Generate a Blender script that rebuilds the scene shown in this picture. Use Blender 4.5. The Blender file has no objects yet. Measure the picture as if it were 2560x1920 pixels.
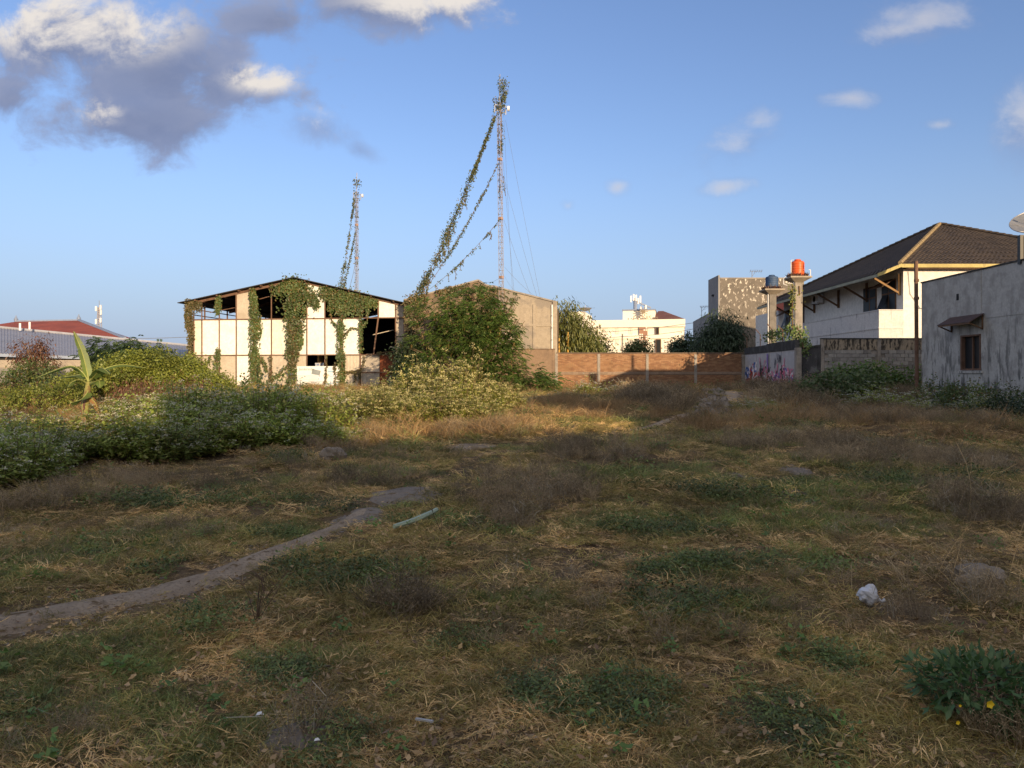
import bpy, math, random
import numpy as np
from mathutils import Vector, Matrix

random.seed(7)
rng = np.random.default_rng(11)
scene = bpy.context.scene
COL = scene.collection
R = math.radians

# ------------------------------------------------------------------ camera
EYE = 1.6
cam_data = bpy.data.cameras.new('camera')
cam_data.sensor_width = 36.0
cam_data.lens = 27.0
cam_data.shift_y = -20.0 / 2560.0
cam_data.clip_start = 0.1
cam_data.clip_end = 6000.0
cam = bpy.data.objects.new('camera', cam_data)
cam.location = (0, 0, EYE)
cam.rotation_euler = (R(90), 0, 0)
COL.objects.link(cam)
scene.camera = cam

# ------------------------------------------------------------------ light
SUN_EL = 9.2      # degrees above the horizon
SUN_AZ = 25.0     # degrees to the right of straight behind the camera
sdir = Vector((math.sin(R(SUN_AZ)) * math.cos(R(SUN_EL)), -math.cos(R(SUN_AZ)) * math.cos(R(SUN_EL)), math.sin(R(SUN_EL))))
sun_data = bpy.data.lights.new('sun', 'SUN')
sun_data.energy = 4.0
sun_data.angle = R(0.5)
sun_data.color = (1.0, 0.74, 0.45)
sun = bpy.data.objects.new('sun', sun_data)
sun.rotation_euler = sdir.to_track_quat('Z', 'Y').to_euler()
sun.location = (20, -40, 30)
COL.objects.link(sun)

scene.view_settings.view_transform = 'Standard'
scene.view_settings.look = 'None'
scene.view_settings.gamma = 1.0
scene.view_settings.use_curve_mapping = False
EXPOSURE = 0.75
scene.view_settings.exposure = EXPOSURE

world = bpy.data.worlds.new('World')
scene.world = world
world.use_nodes = True


def build_world():
    nt = world.node_tree
    nt.nodes.clear()
    N = nt.nodes.new
    L = nt.links.new

    def val(x):
        return x if isinstance(x, bpy.types.NodeSocket) else float(x)

    def put(sock, x):
        if isinstance(x, bpy.types.NodeSocket):
            L(x, sock)
        else:
            sock.default_value = x

    def m(op, a, b=0.0, clamp=False):
        n = N('ShaderNodeMath'); n.operation = op; n.use_clamp = clamp
        put(n.inputs[0], a); put(n.inputs[1], b)
        return n.outputs[0]

    def step(x, lo, hi):
        n = N('ShaderNodeMapRange'); n.interpolation_type = 'SMOOTHSTEP'
        put(n.inputs[0], x); n.inputs[1].default_value = lo; n.inputs[2].default_value = hi
        n.inputs[3].default_value = 0; n.inputs[4].default_value = 1
        return n.outputs[0]

    out = N('ShaderNodeOutputWorld')
    bg = N('ShaderNodeBackground')
    bg.inputs['Strength'].default_value = SKY_STRENGTH
    L(bg.outputs[0], out.inputs[0])
    sky = N('ShaderNodeTexSky')
    sky.sky_type = 'NISHITA'
    sky.sun_disc = False
    sky.sun_elevation = R(SUN_EL)
    sky.sun_rotation = R(180 - SUN_AZ)
    sky.altitude = 50
    sky.air_density = 1.0
    sky.dust_density = 1.2
    sky.ozone_density = 1.6
    tint = N('ShaderNodeMix'); tint.data_type = 'RGBA'; tint.blend_type = 'MULTIPLY'
    tint.inputs[0].default_value = 1.0
    L(sky.outputs[0], tint.inputs[6])
    tint.inputs[7].default_value = (*SKY_TINT, 1)
    # thin milky air towards the horizon, the same all the way round
    tc = N('ShaderNodeTexCoord')
    sep = N('ShaderNodeSeparateXYZ'); L(tc.outputs['Generated'], sep.inputs[0])
    dx, dy, dz = sep.outputs
    # clouds: positions are directions in the sky (tangent of azimuth, tangent of height)
    dyc = m('MAXIMUM', dy, 0.03)
    u = m('DIVIDE', dx, dyc)
    v = m('DIVIDE', dz, dyc)

    def field(du, dv):
        """cloud density at a direction moved by (du, dv): placed lobes broken up by noise"""
        uu = m('ADD', u, du) if du else u
        vv = m('ADD', v, dv) if dv else v
        comb = N('ShaderNodeCombineXYZ'); L(uu, comb.inputs[0]); L(m('MULTIPLY', vv, 1.25), comb.inputs[1])

        def noise(scale, detail, rough, off):
            mp = N('ShaderNodeVectorMath'); mp.operation = 'ADD'
            L(comb.outputs[0], mp.inputs[0]); mp.inputs[1].default_value = off
            n = N('ShaderNodeTexNoise'); n.inputs['Scale'].default_value = scale
            n.inputs['Detail'].default_value = detail; n.inputs['Roughness'].default_value = rough
            n.inputs['Distortion'].default_value = 0.25
            L(mp.outputs[0], n.inputs['Vector'])
            return n.outputs[0]

        def blob(px, py, rx, ry, ang=0.0):
            cu, cv = (px - 1280) / 1920, (940 - py) / 1920
            p0 = m('SUBTRACT', uu, cu); q0 = m('SUBTRACT', vv, cv)
            c, s = math.cos(R(ang)), math.sin(R(ang))
            p = m('ADD', m('MULTIPLY', p0, c), m('MULTIPLY', q0, s))
            q = m('SUBTRACT', m('MULTIPLY', q0, c), m('MULTIPLY', p0, s))
            p = m('DIVIDE', p, rx / 1920); q = m('DIVIDE', q, ry / 1920)
            return m('SUBTRACT', 1.0, m('SQRT', m('ADD', m('MULTIPLY', p, p), m('MULTIPLY', q, q))))

        def union(lst):
            o = lst[0]
            for x in lst[1:]:
                n = N('ShaderNodeMath'); n.operation = 'SMOOTH_MAX'
                put(n.inputs[0], o); put(n.inputs[1], x); n.inputs[2].default_value = 0.25
                o = n.outputs[0]
            return o

        n1 = noise(4.2, 2, 0.5, (1.3, 0.4, 0)); n2 = noise(10.0, 9, 0.62, (3, 1, 0))
        nn = m('ADD', m('MULTIPLY', m('SUBTRACT', n1, 0.5), 1.6), m('MULTIPLY', m('SUBTRACT', n2, 0.5), 3.2))
        big = union([blob(150, 120, 300, 120), blob(380, 190, 330, 130), blob(330, 300, 290, 80), blob(590, 220, 200, 80), blob(960, 5, 300, 75), blob(690, 55, 150, 50), blob(20, 250, 130, 90)])
        thin = union([blob(800, 325, 140, 55, -18), blob(900, 375, 70, 34, -20)])
        small = union([blob(1840, 360, 150, 52, 12), blob(1895, 305, 58, 48), blob(2310, 40, 130, 50), blob(2240, 75, 90, 30, 12), blob(1815, 468, 66, 20, 8),
                       blob(1418, 515, 28, 22), blob(1545, 468, 30, 20), blob(2560, 300, 70, 110), blob(2130, 245, 90, 28), blob(2350, 312, 55, 18)])
        return m('ADD', big, nn), m('ADD', thin, m('MULTIPLY', nn, 1.1)), m('ADD', small, m('MULTIPLY', nn, 1.0)), blob, union, n2

    fb, ft, fs, blob, union, n2 = field(0, 0)
    gb, gt, gs, _, _, _ = field(0.006, 0.030)
    gb2, _, gs2, _, _, _ = field(0.002, 0.012)
    dbig = step(fb, -0.32, 0.55)
    dthin = m('MULTIPLY', step(ft, -0.1, 1.2), 0.6)
    dsmall = m('MULTIPLY', step(fs, -0.40, 1.5), 0.62)
    front = step(dy, 0.05, 0.25)
    dens = m('MULTIPLY', m('MAXIMUM', m('MAXIMUM', dbig, dthin), dsmall), front)
    # brighter unseen cloud added behind the camera to lift and warm the shade
    gn = N('ShaderNodeTexNoise'); gn.inputs['Scale'].default_value = 2.3; gn.inputs['Detail'].default_value = 7; gn.inputs['Roughness'].default_value = 0.58
    L(tc.outputs['Generated'], gn.inputs['Vector'])
    rear = m('SUBTRACT', 1.0, step(dy, -0.15, 0.2))
    fill_cloud = m('MULTIPLY', m('MULTIPLY', m('MULTIPLY', step(gn.outputs[0], 0.34, 0.54), rear), step(dz, 0.0, 0.15)), 0.92)
    dens = m('MAXIMUM', dens, fill_cloud)
    # tops and edges towards the light are bright, undersides grey
    rise = m('MAXIMUM', m('SUBTRACT', fb, gb), m('MULTIPLY', m('SUBTRACT', fb, gb2), 1.4))
    where = step(union([blob(120, 50, 240, 110), blob(300, 70, 190, 90), blob(660, 195, 110, 45), blob(1080, 20, 230, 70), blob(250, 280, 60, 40), blob(800, 300, 80, 30, -18)]), -0.35, 0.55)
    lit_b = m('MULTIPLY', step(rise, -0.35, 0.75), m('ADD', m('MULTIPLY', where, 0.85), 0.10))
    thick = step(fb, -0.2, 1.5)
    lit_b = m('MULTIPLY', lit_b, m('SUBTRACT', 1.0, m('MULTIPLY', m('MULTIPLY', thick, m('SUBTRACT', 1.0, where)), 0.8)))
    lit_s = m('MULTIPLY', step(m('SUBTRACT', fs, gs), -0.5, 0.7), m('MULTIPLY', step(fs, -0.3, 0.6), 0.66))
    lit_all = m('MULTIPLY', m('MAXIMUM', lit_b, lit_s), step(dy, 0.02, 0.2))
    lit_all = m('MAXIMUM', lit_all, m('MULTIPLY', rear, step(gn.outputs[0], 0.36, 0.5)))
    cs = N('ShaderNodeMix'); cs.data_type = 'RGBA'
    L(m('ADD', m('MULTIPLY', step(n2, 0.35, 0.65), 0.55), m('MULTIPLY', m('SUBTRACT', 1.0, thick), 0.6), True), cs.inputs[0]); cs.inputs[6].default_value = (*CLOUD_DARK, 1); cs.inputs[7].default_value = (*CLOUD_MID, 1)
    cc = N('ShaderNodeMix'); cc.data_type = 'RGBA'
    L(lit_all, cc.inputs[0]); L(cs.outputs[2], cc.inputs[6]); cc.inputs[7].default_value = (*CLOUD_LIT, 1)
    hz = N('ShaderNodeMix'); hz.data_type = 'RGBA'
    L(m('MULTIPLY', m('SUBTRACT', 1.0, step(dz, -0.04, 0.30)), 0.92), hz.inputs[0])
    L(tint.outputs[2], hz.inputs[6]); hz.inputs[7].default_value = (*HORIZON, 1)
    fin = N('ShaderNodeMix'); fin.data_type = 'RGBA'
    L(dens, fin.inputs[0]); L(hz.outputs[2], fin.inputs[6]); L(cc.outputs[2], fin.inputs[7])
    L(fin.outputs[2], bg.inputs['Color'])


SKY_STRENGTH = 0.15
SKY_TINT = (0.70, 0.72, 0.93)
K = 1.0 / (SKY_STRENGTH * 2 ** EXPOSURE)
CLOUD_DARK = (0.165 * K, 0.21 * K, 0.36 * K)
CLOUD_MID = (0.27 * K, 0.33 * K, 0.52 * K)
CLOUD_LIT = (0.86 * K, 0.80 * K, 0.74 * K)
HORIZON = (0.345 * K, 0.455 * K, 0.70 * K)
build_world()

# ------------------------------------------------------------------ helpers
def tag(o, label=None, cat=None, group=None, kind=None):
    if label: o['label'] = label
    if cat: o['category'] = cat
    if group: o['group'] = group
    if kind: o['kind'] = kind
    return o


def thing(name, label, cat, loc=(0, 0, 0), group=None):
    o = bpy.data.objects.new(name, None)
    o.empty_display_size = 0.3
    o.location = loc
    COL.objects.link(o)
    return tag(o, label, cat, group)


def offset_of(o):
    v = Vector((0, 0, 0))
    while o is not None:
        v += o.location
        o = o.parent
    return v


def link_mesh(name, me, mat, parent=None):
    if mat is not None:
        me.materials.append(mat)
    o = bpy.data.objects.new(name, me)
    COL.objects.link(o)
    if parent is not None:
        o.parent = parent
    return o


def copy_tree(o, parent=None):
    c = o.copy()
    COL.objects.link(c)
    if parent is not None:
        c.parent = parent
    for ch in list(o.children):
        copy_tree(ch, c)
    return c


class MB:
    """collects polygons in world space and links them as one mesh object"""
    def __init__(s):
        s.v = []; s.f = []

    def poly(s, pts):
        i = len(s.v); s.v += [tuple(p) for p in pts]; s.f.append(list(range(i, i + len(pts)))); return s

    def prism(s, pts, ext):
        n = len(pts); i = len(s.v); e = Vector(ext)
        P = [Vector(p) for p in pts]
        nrm = Vector((0, 0, 0))
        for a in range(n):
            nrm += P[a].cross(P[(a + 1) % n])
        if nrm.dot(e) > 0:
            P = P[::-1]
        s.v += [tuple(p) for p in P] + [tuple(p + e) for p in P]
        s.f.append(list(range(i, i + n)))
        s.f.append(list(range(i + 2 * n - 1, i + n - 1, -1)))
        for a in range(n):
            b = (a + 1) % n
            s.f.append([i + a, i + n + a, i + n + b, i + b])
        return s

    def box(s, x0, x1, y0, y1, z0, z1):
        return s.prism([(x0, y0, z0), (x1, y0, z0), (x1, y1, z0), (x0, y1, z0)], (0, 0, z1 - z0))

    def bar(s, a, b, w, h=None, up=(0, 0, 1)):
        h = h or w
        a = Vector(a); b = Vector(b); d = (b - a).normalized()
        u = Vector(up)
        if abs(d.dot(u)) > 0.98: u = Vector((1, 0, 0))
        x = d.cross(u).normalized(); y = x.cross(d)
        pts = [a - x * w / 2 - y * h / 2, a + x * w / 2 - y * h / 2, a + x * w / 2 + y * h / 2, a - x * w / 2 + y * h / 2]
        return s.prism(pts, b - a)

    def tube(s, path, r, n=6, cap=True):
        P = [Vector(p) for p in path]
        rs = r if isinstance(r, (list, tuple)) else [r] * len(P)
        i0 = len(s.v)
        for k, p in enumerate(P):
            d = (P[min(k + 1, len(P) - 1)] - P[max(k - 1, 0)]).normalized()
            u = Vector((0, 0, 1)) if abs(d.z) < 0.9 else Vector((1, 0, 0))
            x = d.cross(u).normalized(); y = x.cross(d)
            for q in range(n):
                a = 2 * math.pi * q / n
                s.v.append(tuple(p + (x * math.cos(a) + y * math.sin(a)) * rs[k]))
        for k in range(len(P) - 1):
            for q in range(n):
                q2 = (q + 1) % n
                s.f.append([i0 + k * n + q, i0 + k * n + q2, i0 + (k + 1) * n + q2, i0 + (k + 1) * n + q])
        if cap:
            s.f.append([i0 + q for q in range(n)][::-1])
            s.f.append([i0 + (len(P) - 1) * n + q for q in range(n)])
        return s

    def lathe(s, c, prof, n=20):
        c = Vector(c); i0 = len(s.v)
        for (r, z) in prof:
            for q in range(n):
                a = 2 * math.pi * q / n
                s.v.append((c.x + r * math.cos(a), c.y + r * math.sin(a), c.z + z))
        for k in range(len(prof) - 1):
            for q in range(n):
                q2 = (q + 1) % n
                s.f.append([i0 + k * n + q, i0 + k * n + q2, i0 + (k + 1) * n + q2, i0 + (k + 1) * n + q])
        s.f.append([i0 + q for q in range(n)][::-1])
        s.f.append([i0 + (len(prof) - 1) * n + q for q in range(n)])
        return s

    def build(s, name, mat, parent=None, smooth=False):
        off = offset_of(parent)
        me = bpy.data.meshes.new(name)
        me.from_pydata([(x - off.x, y - off.y, z - off.z) for x, y, z in s.v], [], s.f)
        if smooth:
            me.polygons.foreach_set('use_smooth', [True] * len(me.polygons))
        me.update()
        return link_mesh(name, me, mat, parent)


class Frame:
    """a vertical wall plane: s runs along it, d towards the viewer's side, z up"""
    def __init__(f, ax, ay, bx, by):
        f.a = Vector((ax, ay, 0)); t = Vector((bx - ax, by - ay, 0)); f.L = t.length; f.t = t.normalized()
        f.n = Vector((f.t.y, -f.t.x, 0))

    def P(f, s, d, z):
        return f.a + f.t * s + f.n * d + Vector((0, 0, z))

    def s_of(f, px):
        k = (px - 1280) / 1920
        return (k * f.a.y - f.a.x) / (f.t.x - k * f.t.y)

    def z_of(f, px, py):
        p = f.P(f.s_of(px), 0, 0)
        return EYE + (940 - py) / 1920 * p.y

    def box(f, mb, s0, s1, d0, d1, z0, z1):
        return mb.prism([f.P(s0, d0, z0), f.P(s1, d0, z0), f.P(s1, d1, z0), f.P(s0, d1, z0)], (0, 0, z1 - z0))

    def slab(f, mb, sz, d0, d1):
        """outline in (s, z), from depth d0 to d1"""
        return mb.prism([f.P(s, d0, z) for s, z in sz], f.n * (d1 - d0))


def W(px, py, D):
    """a point D metres away in the direction read off the photograph"""
    return Vector(((px - 1280) / 1920 * D, D, EYE + (940 - py) / 1920 * D))


def lettering(txt, size, mat, parent, loc, yaw, extrude=0.0):
    c = bpy.data.curves.new('lettering', 'FONT'); c.body = txt; c.size = size; c.resolution_u = 2; c.extrude = extrude
    o = bpy.data.objects.new('lettering', c); COL.objects.link(o)
    me = bpy.data.meshes.new_from_object(o.evaluated_get(bpy.context.evaluated_depsgraph_get()))
    bpy.data.objects.remove(o); bpy.data.curves.remove(c)
    me.materials.clear()
    o = link_mesh('lettering', me, mat, parent)
    o['kind'] = 'stuff'
    o.location = Vector(loc) - offset_of(parent); o.rotation_euler = (R(90), 0, yaw)
    return o


# ---- value noise in numpy for the terrain and the scatter
def vnoise(x, y, seed=0):
    x = np.asarray(x, float); y = np.asarray(y, float)
    xi = np.floor(x).astype(np.int64); yi = np.floor(y).astype(np.int64)
    fx = x - xi; fy = y - yi
    fx = fx * fx * (3 - 2 * fx); fy = fy * fy * (3 - 2 * fy)

    def h(a, b):
        n = (a * 374761393 + b * 668265263 + seed * 974634777) & 0xFFFFFFFF
        n = ((n ^ (n >> 13)) * 1274126177) & 0xFFFFFFFF
        return ((n ^ (n >> 16)) & 0xFFFF) / 65535.0
    return (h(xi, yi) * (1 - fx) + h(xi + 1, yi) * fx) * (1 - fy) + (h(xi, yi + 1) * (1 - fx) + h(xi + 1, yi + 1) * fx) * fy


def fbm(x, y, seed=0, oct=4):
    t = 0; a = 0.5; s = 0
    for k in range(oct):
        t = t + a * vnoise(np.asarray(x) * 2 ** k, np.asarray(y) * 2 ** k, seed + 17 * k); s += a; a *= 0.5
    return t / s


MOUNDS = [(15.3, 34.0, 3.0, 2.4, 0.55), (8.2, 36.0, 2.2, 1.6, 0.35), (12.0, 37.5, 2.0, 1.5, 0.3), (11.0, 17.0, 3.0, 1.6, 0.28), (2.0, 13.0, 2.2, 1.2, 0.16), (-6.5, 9.0, 1.8, 1.0, 0.2), (5.0, 11.0, 2.0, 1.2, 0.14),
          (-1.2, 20.5, 2.0, 0.8, 0.12), (1.3, 22.0, 1.0, 0.7, 0.22), (4.0, 8.6, 1.4, 0.9, 0.1), (-9.0, 13.0, 3.0, 1.8, 0.15)]


def H(x, y):
    x = np.asarray(x, float); y = np.asarray(y, float)
    yy = np.clip(y, 0, 62)
    z = 0.0167 * yy
    near = np.clip((np.hypot(x, y) - 1.0) / 6.0, 0.15, 1)
    z = z + near * ((fbm(x * 0.22, y * 0.22, 3) - 0.5) * 0.34 + (fbm(x * 1.1, y * 1.1, 9, 3) - 0.5) * 0.10)
    far = np.clip((y - 55) / 20, 0, 1)
    z = z * (1 - far) + 1.0 * far
    for mx, my, sx, sy, a in MOUNDS:
        z = z + a * np.exp(-((x - mx) / sx) ** 2 - ((y - my) / sy) ** 2)
    return z


def Hs(x, y):
    return float(H(np.array([x]), np.array([y]))[0])


def G(px, py):
    """the spot on the ground seen at a place in the photograph"""
    d = 1.6 / ((py - 940) / 1920 + 0.0167)
    return Vector(((px - 1280) / 1920 * d, d, 0))


# ------------------------------------------------------------------ materials
MATS = {}


def new_mat(name):
    m = bpy.data.materials.new(name)
    m.use_nodes = True
    nt = m.node_tree
    nt.nodes.clear()
    out = nt.nodes.new('ShaderNodeOutputMaterial')
    MATS[name] = m
    return m, nt, out


def _pos(nt, scale=(1, 1, 1)):
    g = nt.nodes.new('ShaderNodeNewGeometry')
    mp = nt.nodes.new('ShaderNodeVectorMath'); mp.operation = 'MULTIPLY'
    nt.links.new(g.outputs['Position'], mp.inputs[0]); mp.inputs[1].default_value = scale
    return mp.outputs[0]


def _noise(nt, vec, scale, detail=4, rough=0.6):
    n = nt.nodes.new('ShaderNodeTexNoise')
    n.inputs['Scale'].default_value = scale; n.inputs['Detail'].default_value = detail; n.inputs['Roughness'].default_value = rough
    nt.links.new(vec, n.inputs['Vector'])
    return n.outputs[0]


def _range(nt, s, a, b, lo=0.0, hi=1.0):
    n = nt.nodes.new('ShaderNodeMapRange'); n.interpolation_type = 'SMOOTHSTEP'
    nt.links.new(s, n.inputs[0]); n.inputs[1].default_value = a; n.inputs[2].default_value = b
    n.inputs[3].default_value = lo; n.inputs[4].default_value = hi
    return n.outputs[0]


def _mix(nt, fac, a, b):
    n = nt.nodes.new('ShaderNodeMix'); n.data_type = 'RGBA'
    for sock, x in ((n.inputs[0], fac), (n.inputs[6], a), (n.inputs[7], b)):
        if isinstance(x, bpy.types.NodeSocket): nt.links.new(x, sock)
        elif isinstance(x, tuple): sock.default_value = (*x, 1)
        else: sock.default_value = x
    return n.outputs[2]


def _math(nt, op, a, b):
    n = nt.nodes.new('ShaderNodeMath'); n.operation = op
    for sock, x in ((n.inputs[0], a), (n.inputs[1], b)):
        if isinstance(x, bpy.types.NodeSocket): nt.links.new(x, sock)
        else: sock.default_value = x
    return n.outputs[0]


def worn(name, c, c2=None, stain=None, scale=1.0, rough=0.85, patch=(0.45, 0.65), streak=(0.58, 0.72), metal=0.0, bump=0.15, zfade=None, spec=0.25, run=0.16):
    """base colour broken up by patches (c2) and by streaks that run down (stain)"""
    m, nt, out = new_mat(name)
    b = nt.nodes.new('ShaderNodeBsdfPrincipled')
    nt.links.new(b.outputs[0], out.inputs[0])
    b.inputs['Roughness'].default_value = rough; b.inputs['Metallic'].default_value = metal
    b.inputs['Specular IOR Level'].default_value = spec
    p = _pos(nt)
    fine = _noise(nt, p, 9 * scale, 5, 0.65)
    col = _mix(nt, _range(nt, fine, 0.3, 0.7), tuple(x * 0.86 for x in c), tuple(min(1, x * 1.08) for x in c))
    if c2:
        col = _mix(nt, _range(nt, _noise(nt, p, 1.3 * scale, 7, 0.62), *patch), col, c2)
    if stain:
        s = _range(nt, _noise(nt, _pos(nt, (1.0, 1.0, run)), 3.2 * scale, 7, 0.68), *streak)
        if zfade:      # (z where the dirt is strongest, z where it is gone)
            g = nt.nodes.new('ShaderNodeNewGeometry'); sp = nt.nodes.new('ShaderNodeSeparateXYZ')
            nt.links.new(g.outputs['Position'], sp.inputs[0])
            zf = _range(nt, sp.outputs[2], min(zfade), max(zfade), 1.0 if zfade[0] < zfade[1] else 0.12, 0.12 if zfade[0] < zfade[1] else 1.0)
            s = _math(nt, 'MULTIPLY', s, zf)
        col = _mix(nt, s, col, stain)
    nt.links.new(col, b.inputs['Base Color'])
    if bump:
        bn = nt.nodes.new('ShaderNodeBump'); bn.inputs['Strength'].default_value = bump; bn.inputs['Distance'].default_value = 0.03
        nt.links.new(_noise(nt, p, 14 * scale, 6, 0.7), bn.inputs['Height']); nt.links.new(bn.outputs[0], b.inputs['Normal'])
    return m


def plain(name, c, rough=0.6, metal=0.0, spec=0.4, vary=0.12, emit=None):
    m, nt, out = new_mat(name)
    b = nt.nodes.new('ShaderNodeBsdfPrincipled'); nt.links.new(b.outputs[0], out.inputs[0])
    b.inputs['Roughness'].default_value = rough; b.inputs['Metallic'].default_value = metal; b.inputs['Specular IOR Level'].default_value = spec
    col = _mix(nt, _range(nt, _noise(nt, _pos(nt), 4, 5), 0.3, 0.7), tuple(x * (1 - vary) for x in c), tuple(min(1, x * (1 + vary)) for x in c))
    nt.links.new(col, b.inputs['Base Color'])
    return m


def leafy(name, c1, c2, c3=None, trans=0.35, inst=0.0, rough=0.6, gloss=0.06):
    """each leaf or blade gets its own mix of the colours; a little light comes through"""
    m, nt, out = new_mat(name)
    g = nt.nodes.new('ShaderNodeNewGeometry')
    r = g.outputs['Random Per Island']
    col = _mix(nt, r, c1, c2)
    if c3:
        col = _mix(nt, _range(nt, _math(nt, 'FRACT', _math(nt, 'MULTIPLY', r, 7.31), 0.0), 0.72, 0.95), col, c3)
    vn = _noise(nt, _pos(nt), 0.9, 3)
    hs = nt.nodes.new('ShaderNodeHueSaturation')
    nt.links.new(col, hs.inputs['Color'])
    v = _range(nt, vn, 0.3, 0.7, 0.75, 1.25)
    if inst:
        oi = nt.nodes.new('ShaderNodeObjectInfo')
        v = _math(nt, 'MULTIPLY', v, _range(nt, oi.outputs['Random'], 0, 1, 1 - inst, 1 + inst))
    nt.links.new(v, hs.inputs['Value'])
    d = nt.nodes.new('ShaderNodeBsdfDiffuse'); nt.links.new(hs.outputs[0], d.inputs[0])
    t = nt.nodes.new('ShaderNodeBsdfTranslucent'); nt.links.new(hs.outputs[0], t.inputs[0])
    mx = nt.nodes.new('ShaderNodeMixShader'); mx.inputs[0].default_value = trans
    nt.links.new(d.outputs[0], mx.inputs[1]); nt.links.new(t.outputs[0], mx.inputs[2])
    gl = nt.nodes.new('ShaderNodeBsdfGlossy'); gl.inputs['Roughness'].default_value = rough
    m2 = nt.nodes.new('ShaderNodeMixShader'); m2.inputs[0].default_value = gloss
    nt.links.new(mx.outputs[0], m2.inputs[1]); nt.links.new(gl.outputs[0], m2.inputs[2])
    nt.links.new(m2.outputs[0], out.inputs[0])
    return m


M_panel = worn('fibre_cement_panel', (0.84, 0.82, 0.77), (0.74, 0.70, 0.63), (0.56, 0.48, 0.38), 0.6, 0.8, (0.48, 0.72), (0.60, 0.80), bump=0.05)
M_panel_dirty = worn('stained_cement_panel', (0.50, 0.44, 0.36), (0.40, 0.34, 0.27), (0.24, 0.19, 0.14), 0.8, 0.85, (0.45, 0.7), (0.58, 0.78), bump=0.08)
M_panel_cream = worn('yellowed_cement_panel', (0.76, 0.71, 0.62), (0.66, 0.60, 0.50), (0.48, 0.38, 0.27), 0.7, 0.8, (0.45, 0.7), (0.56, 0.76), bump=0.05)
M_panel_grey = worn('grey_cement_panel', (0.36, 0.32, 0.27), (0.46, 0.40, 0.33), (0.2, 0.16, 0.13), 1.2, 0.85, (0.5, 0.62), (0.6, 0.75))
M_rust = worn('rusty_steel', (0.17, 0.10, 0.07), (0.11, 0.065, 0.045), (0.25, 0.13, 0.07), 2.0, 0.8, metal=0.0, bump=0.1)
M_rust_sheet = worn('rusty_corrugated_sheet', (0.24, 0.075, 0.035), (0.12, 0.04, 0.025), (0.36, 0.2, 0.12), 1.0, 0.8)
M_tin = worn('pale_corrugated_sheet', (0.55, 0.50, 0.42), (0.45, 0.40, 0.33), (0.28, 0.2, 0.13), 1.0, 0.6)
M_darkroof = worn('dark_roof_sheet', (0.045, 0.045, 0.05), (0.06, 0.055, 0.055), None, 1.0, 0.7)
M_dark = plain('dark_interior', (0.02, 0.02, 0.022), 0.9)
M_gable = worn('weathered_grey_render', (0.34, 0.29, 0.23), (0.24, 0.21, 0.18), (0.40, 0.35, 0.27), 0.55, 0.9, (0.44, 0.56), (0.6, 0.72))
M_gable_brown = worn('moss_browned_render', (0.22, 0.16, 0.11), (0.13, 0.1, 0.075), (0.28, 0.22, 0.16), 0.9, 0.9, (0.42, 0.6), (0.58, 0.75))
M_concrete = worn('raw_concrete', (0.30, 0.27, 0.24), (0.20, 0.18, 0.16), (0.12, 0.105, 0.09), 1.2, 0.9)
M_mortar = worn('old_mortar', (0.27, 0.20, 0.15), (0.19, 0.14, 0.105), (0.08, 0.065, 0.055), 1.0, 0.95, zfade=(3.2, 1.6))
M_plaster_brown = worn('brown_plaster', (0.24, 0.17, 0.12), (0.19, 0.135, 0.1), (0.07, 0.06, 0.05), 1.0, 0.95, zfade=(3.4, 2.3))
M_white_wall = worn('white_painted_wall', (0.72, 0.70, 0.66), (0.62, 0.60, 0.57), (0.40, 0.38, 0.36), 0.5, 0.85, (0.55, 0.75), (0.7, 0.85))
M_balcony = worn('streaked_white_parapet', (0.62, 0.60, 0.58), (0.52, 0.50, 0.5), (0.24, 0.23, 0.24), 1.2, 0.85, (0.5, 0.7), (0.56, 0.7))
M_right = worn('mouldy_grey_plaster', (0.45, 0.435, 0.41), (0.34, 0.325, 0.305), (0.12, 0.118, 0.114), 1.3, 0.9, (0.45, 0.60), (0.485, 0.61), zfade=(1.0, 4.9), run=.24)
M_wall_graff = worn('grey_painted_wall', (0.46, 0.46, 0.48), (0.40, 0.40, 0.42), (0.16, 0.16, 0.17), 0.9, 0.85, streak=(0.64, 0.78))
M_black = worn('black_mould_concrete', (0.045, 0.045, 0.045), (0.08, 0.08, 0.08), None, 1.5, 0.95)
M_yellow_fascia = worn('yellow_fascia_board', (0.44, 0.37, 0.15), (0.36, 0.30, 0.12), (0.2, 0.16, 0.08), 1.0, 0.7)
M_timber = worn('brown_timber', (0.16, 0.09, 0.05), (0.1, 0.06, 0.04), None, 2.0, 0.8)
M_glass = plain('dark_window_glass', (0.02, 0.022, 0.025), 0.45, 0, 0.15)
M_tankorange = plain('orange_plastic_tank', (0.62, 0.10, 0.02), 0.38, 0, 0.45, 0.06)
M_tankblue = worn('faded_blue_tank', (0.03, 0.07, 0.17), (0.05, 0.085, 0.16), (0.14, 0.15, 0.17), 1.5, 0.55)
M_hotel = plain('cream_white_paint', (0.80, 0.74, 0.64), 0.8, vary=0.04)
M_hotelroof = worn('maroon_tile_roof', (0.16, 0.075, 0.065), (0.2, 0.1, 0.08), None, 0.3, 0.8)
M_redroof = worn('red_tile_roof', (0.32, 0.085, 0.055), (0.24, 0.065, 0.045), None, 0.35, 0.8)
M_shed = worn('blue_grey_metal_roof', (0.30, 0.31, 0.36), (0.26, 0.27, 0.31), None, 0.2, 0.55)
M_steel = plain('galvanised_steel', (0.32, 0.32, 0.33), 0.5, 0.6)
M_mast = worn('faded_mast_paint', (0.30, 0.285, 0.30), (0.24, 0.19, 0.18), None, 2.0, 0.6)
M_band = plain('faded_orange_band', (0.46, 0.29, 0.21), 0.6)
M_wire = plain('steel_wire', (0.16, 0.17, 0.19), 0.6)
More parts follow.
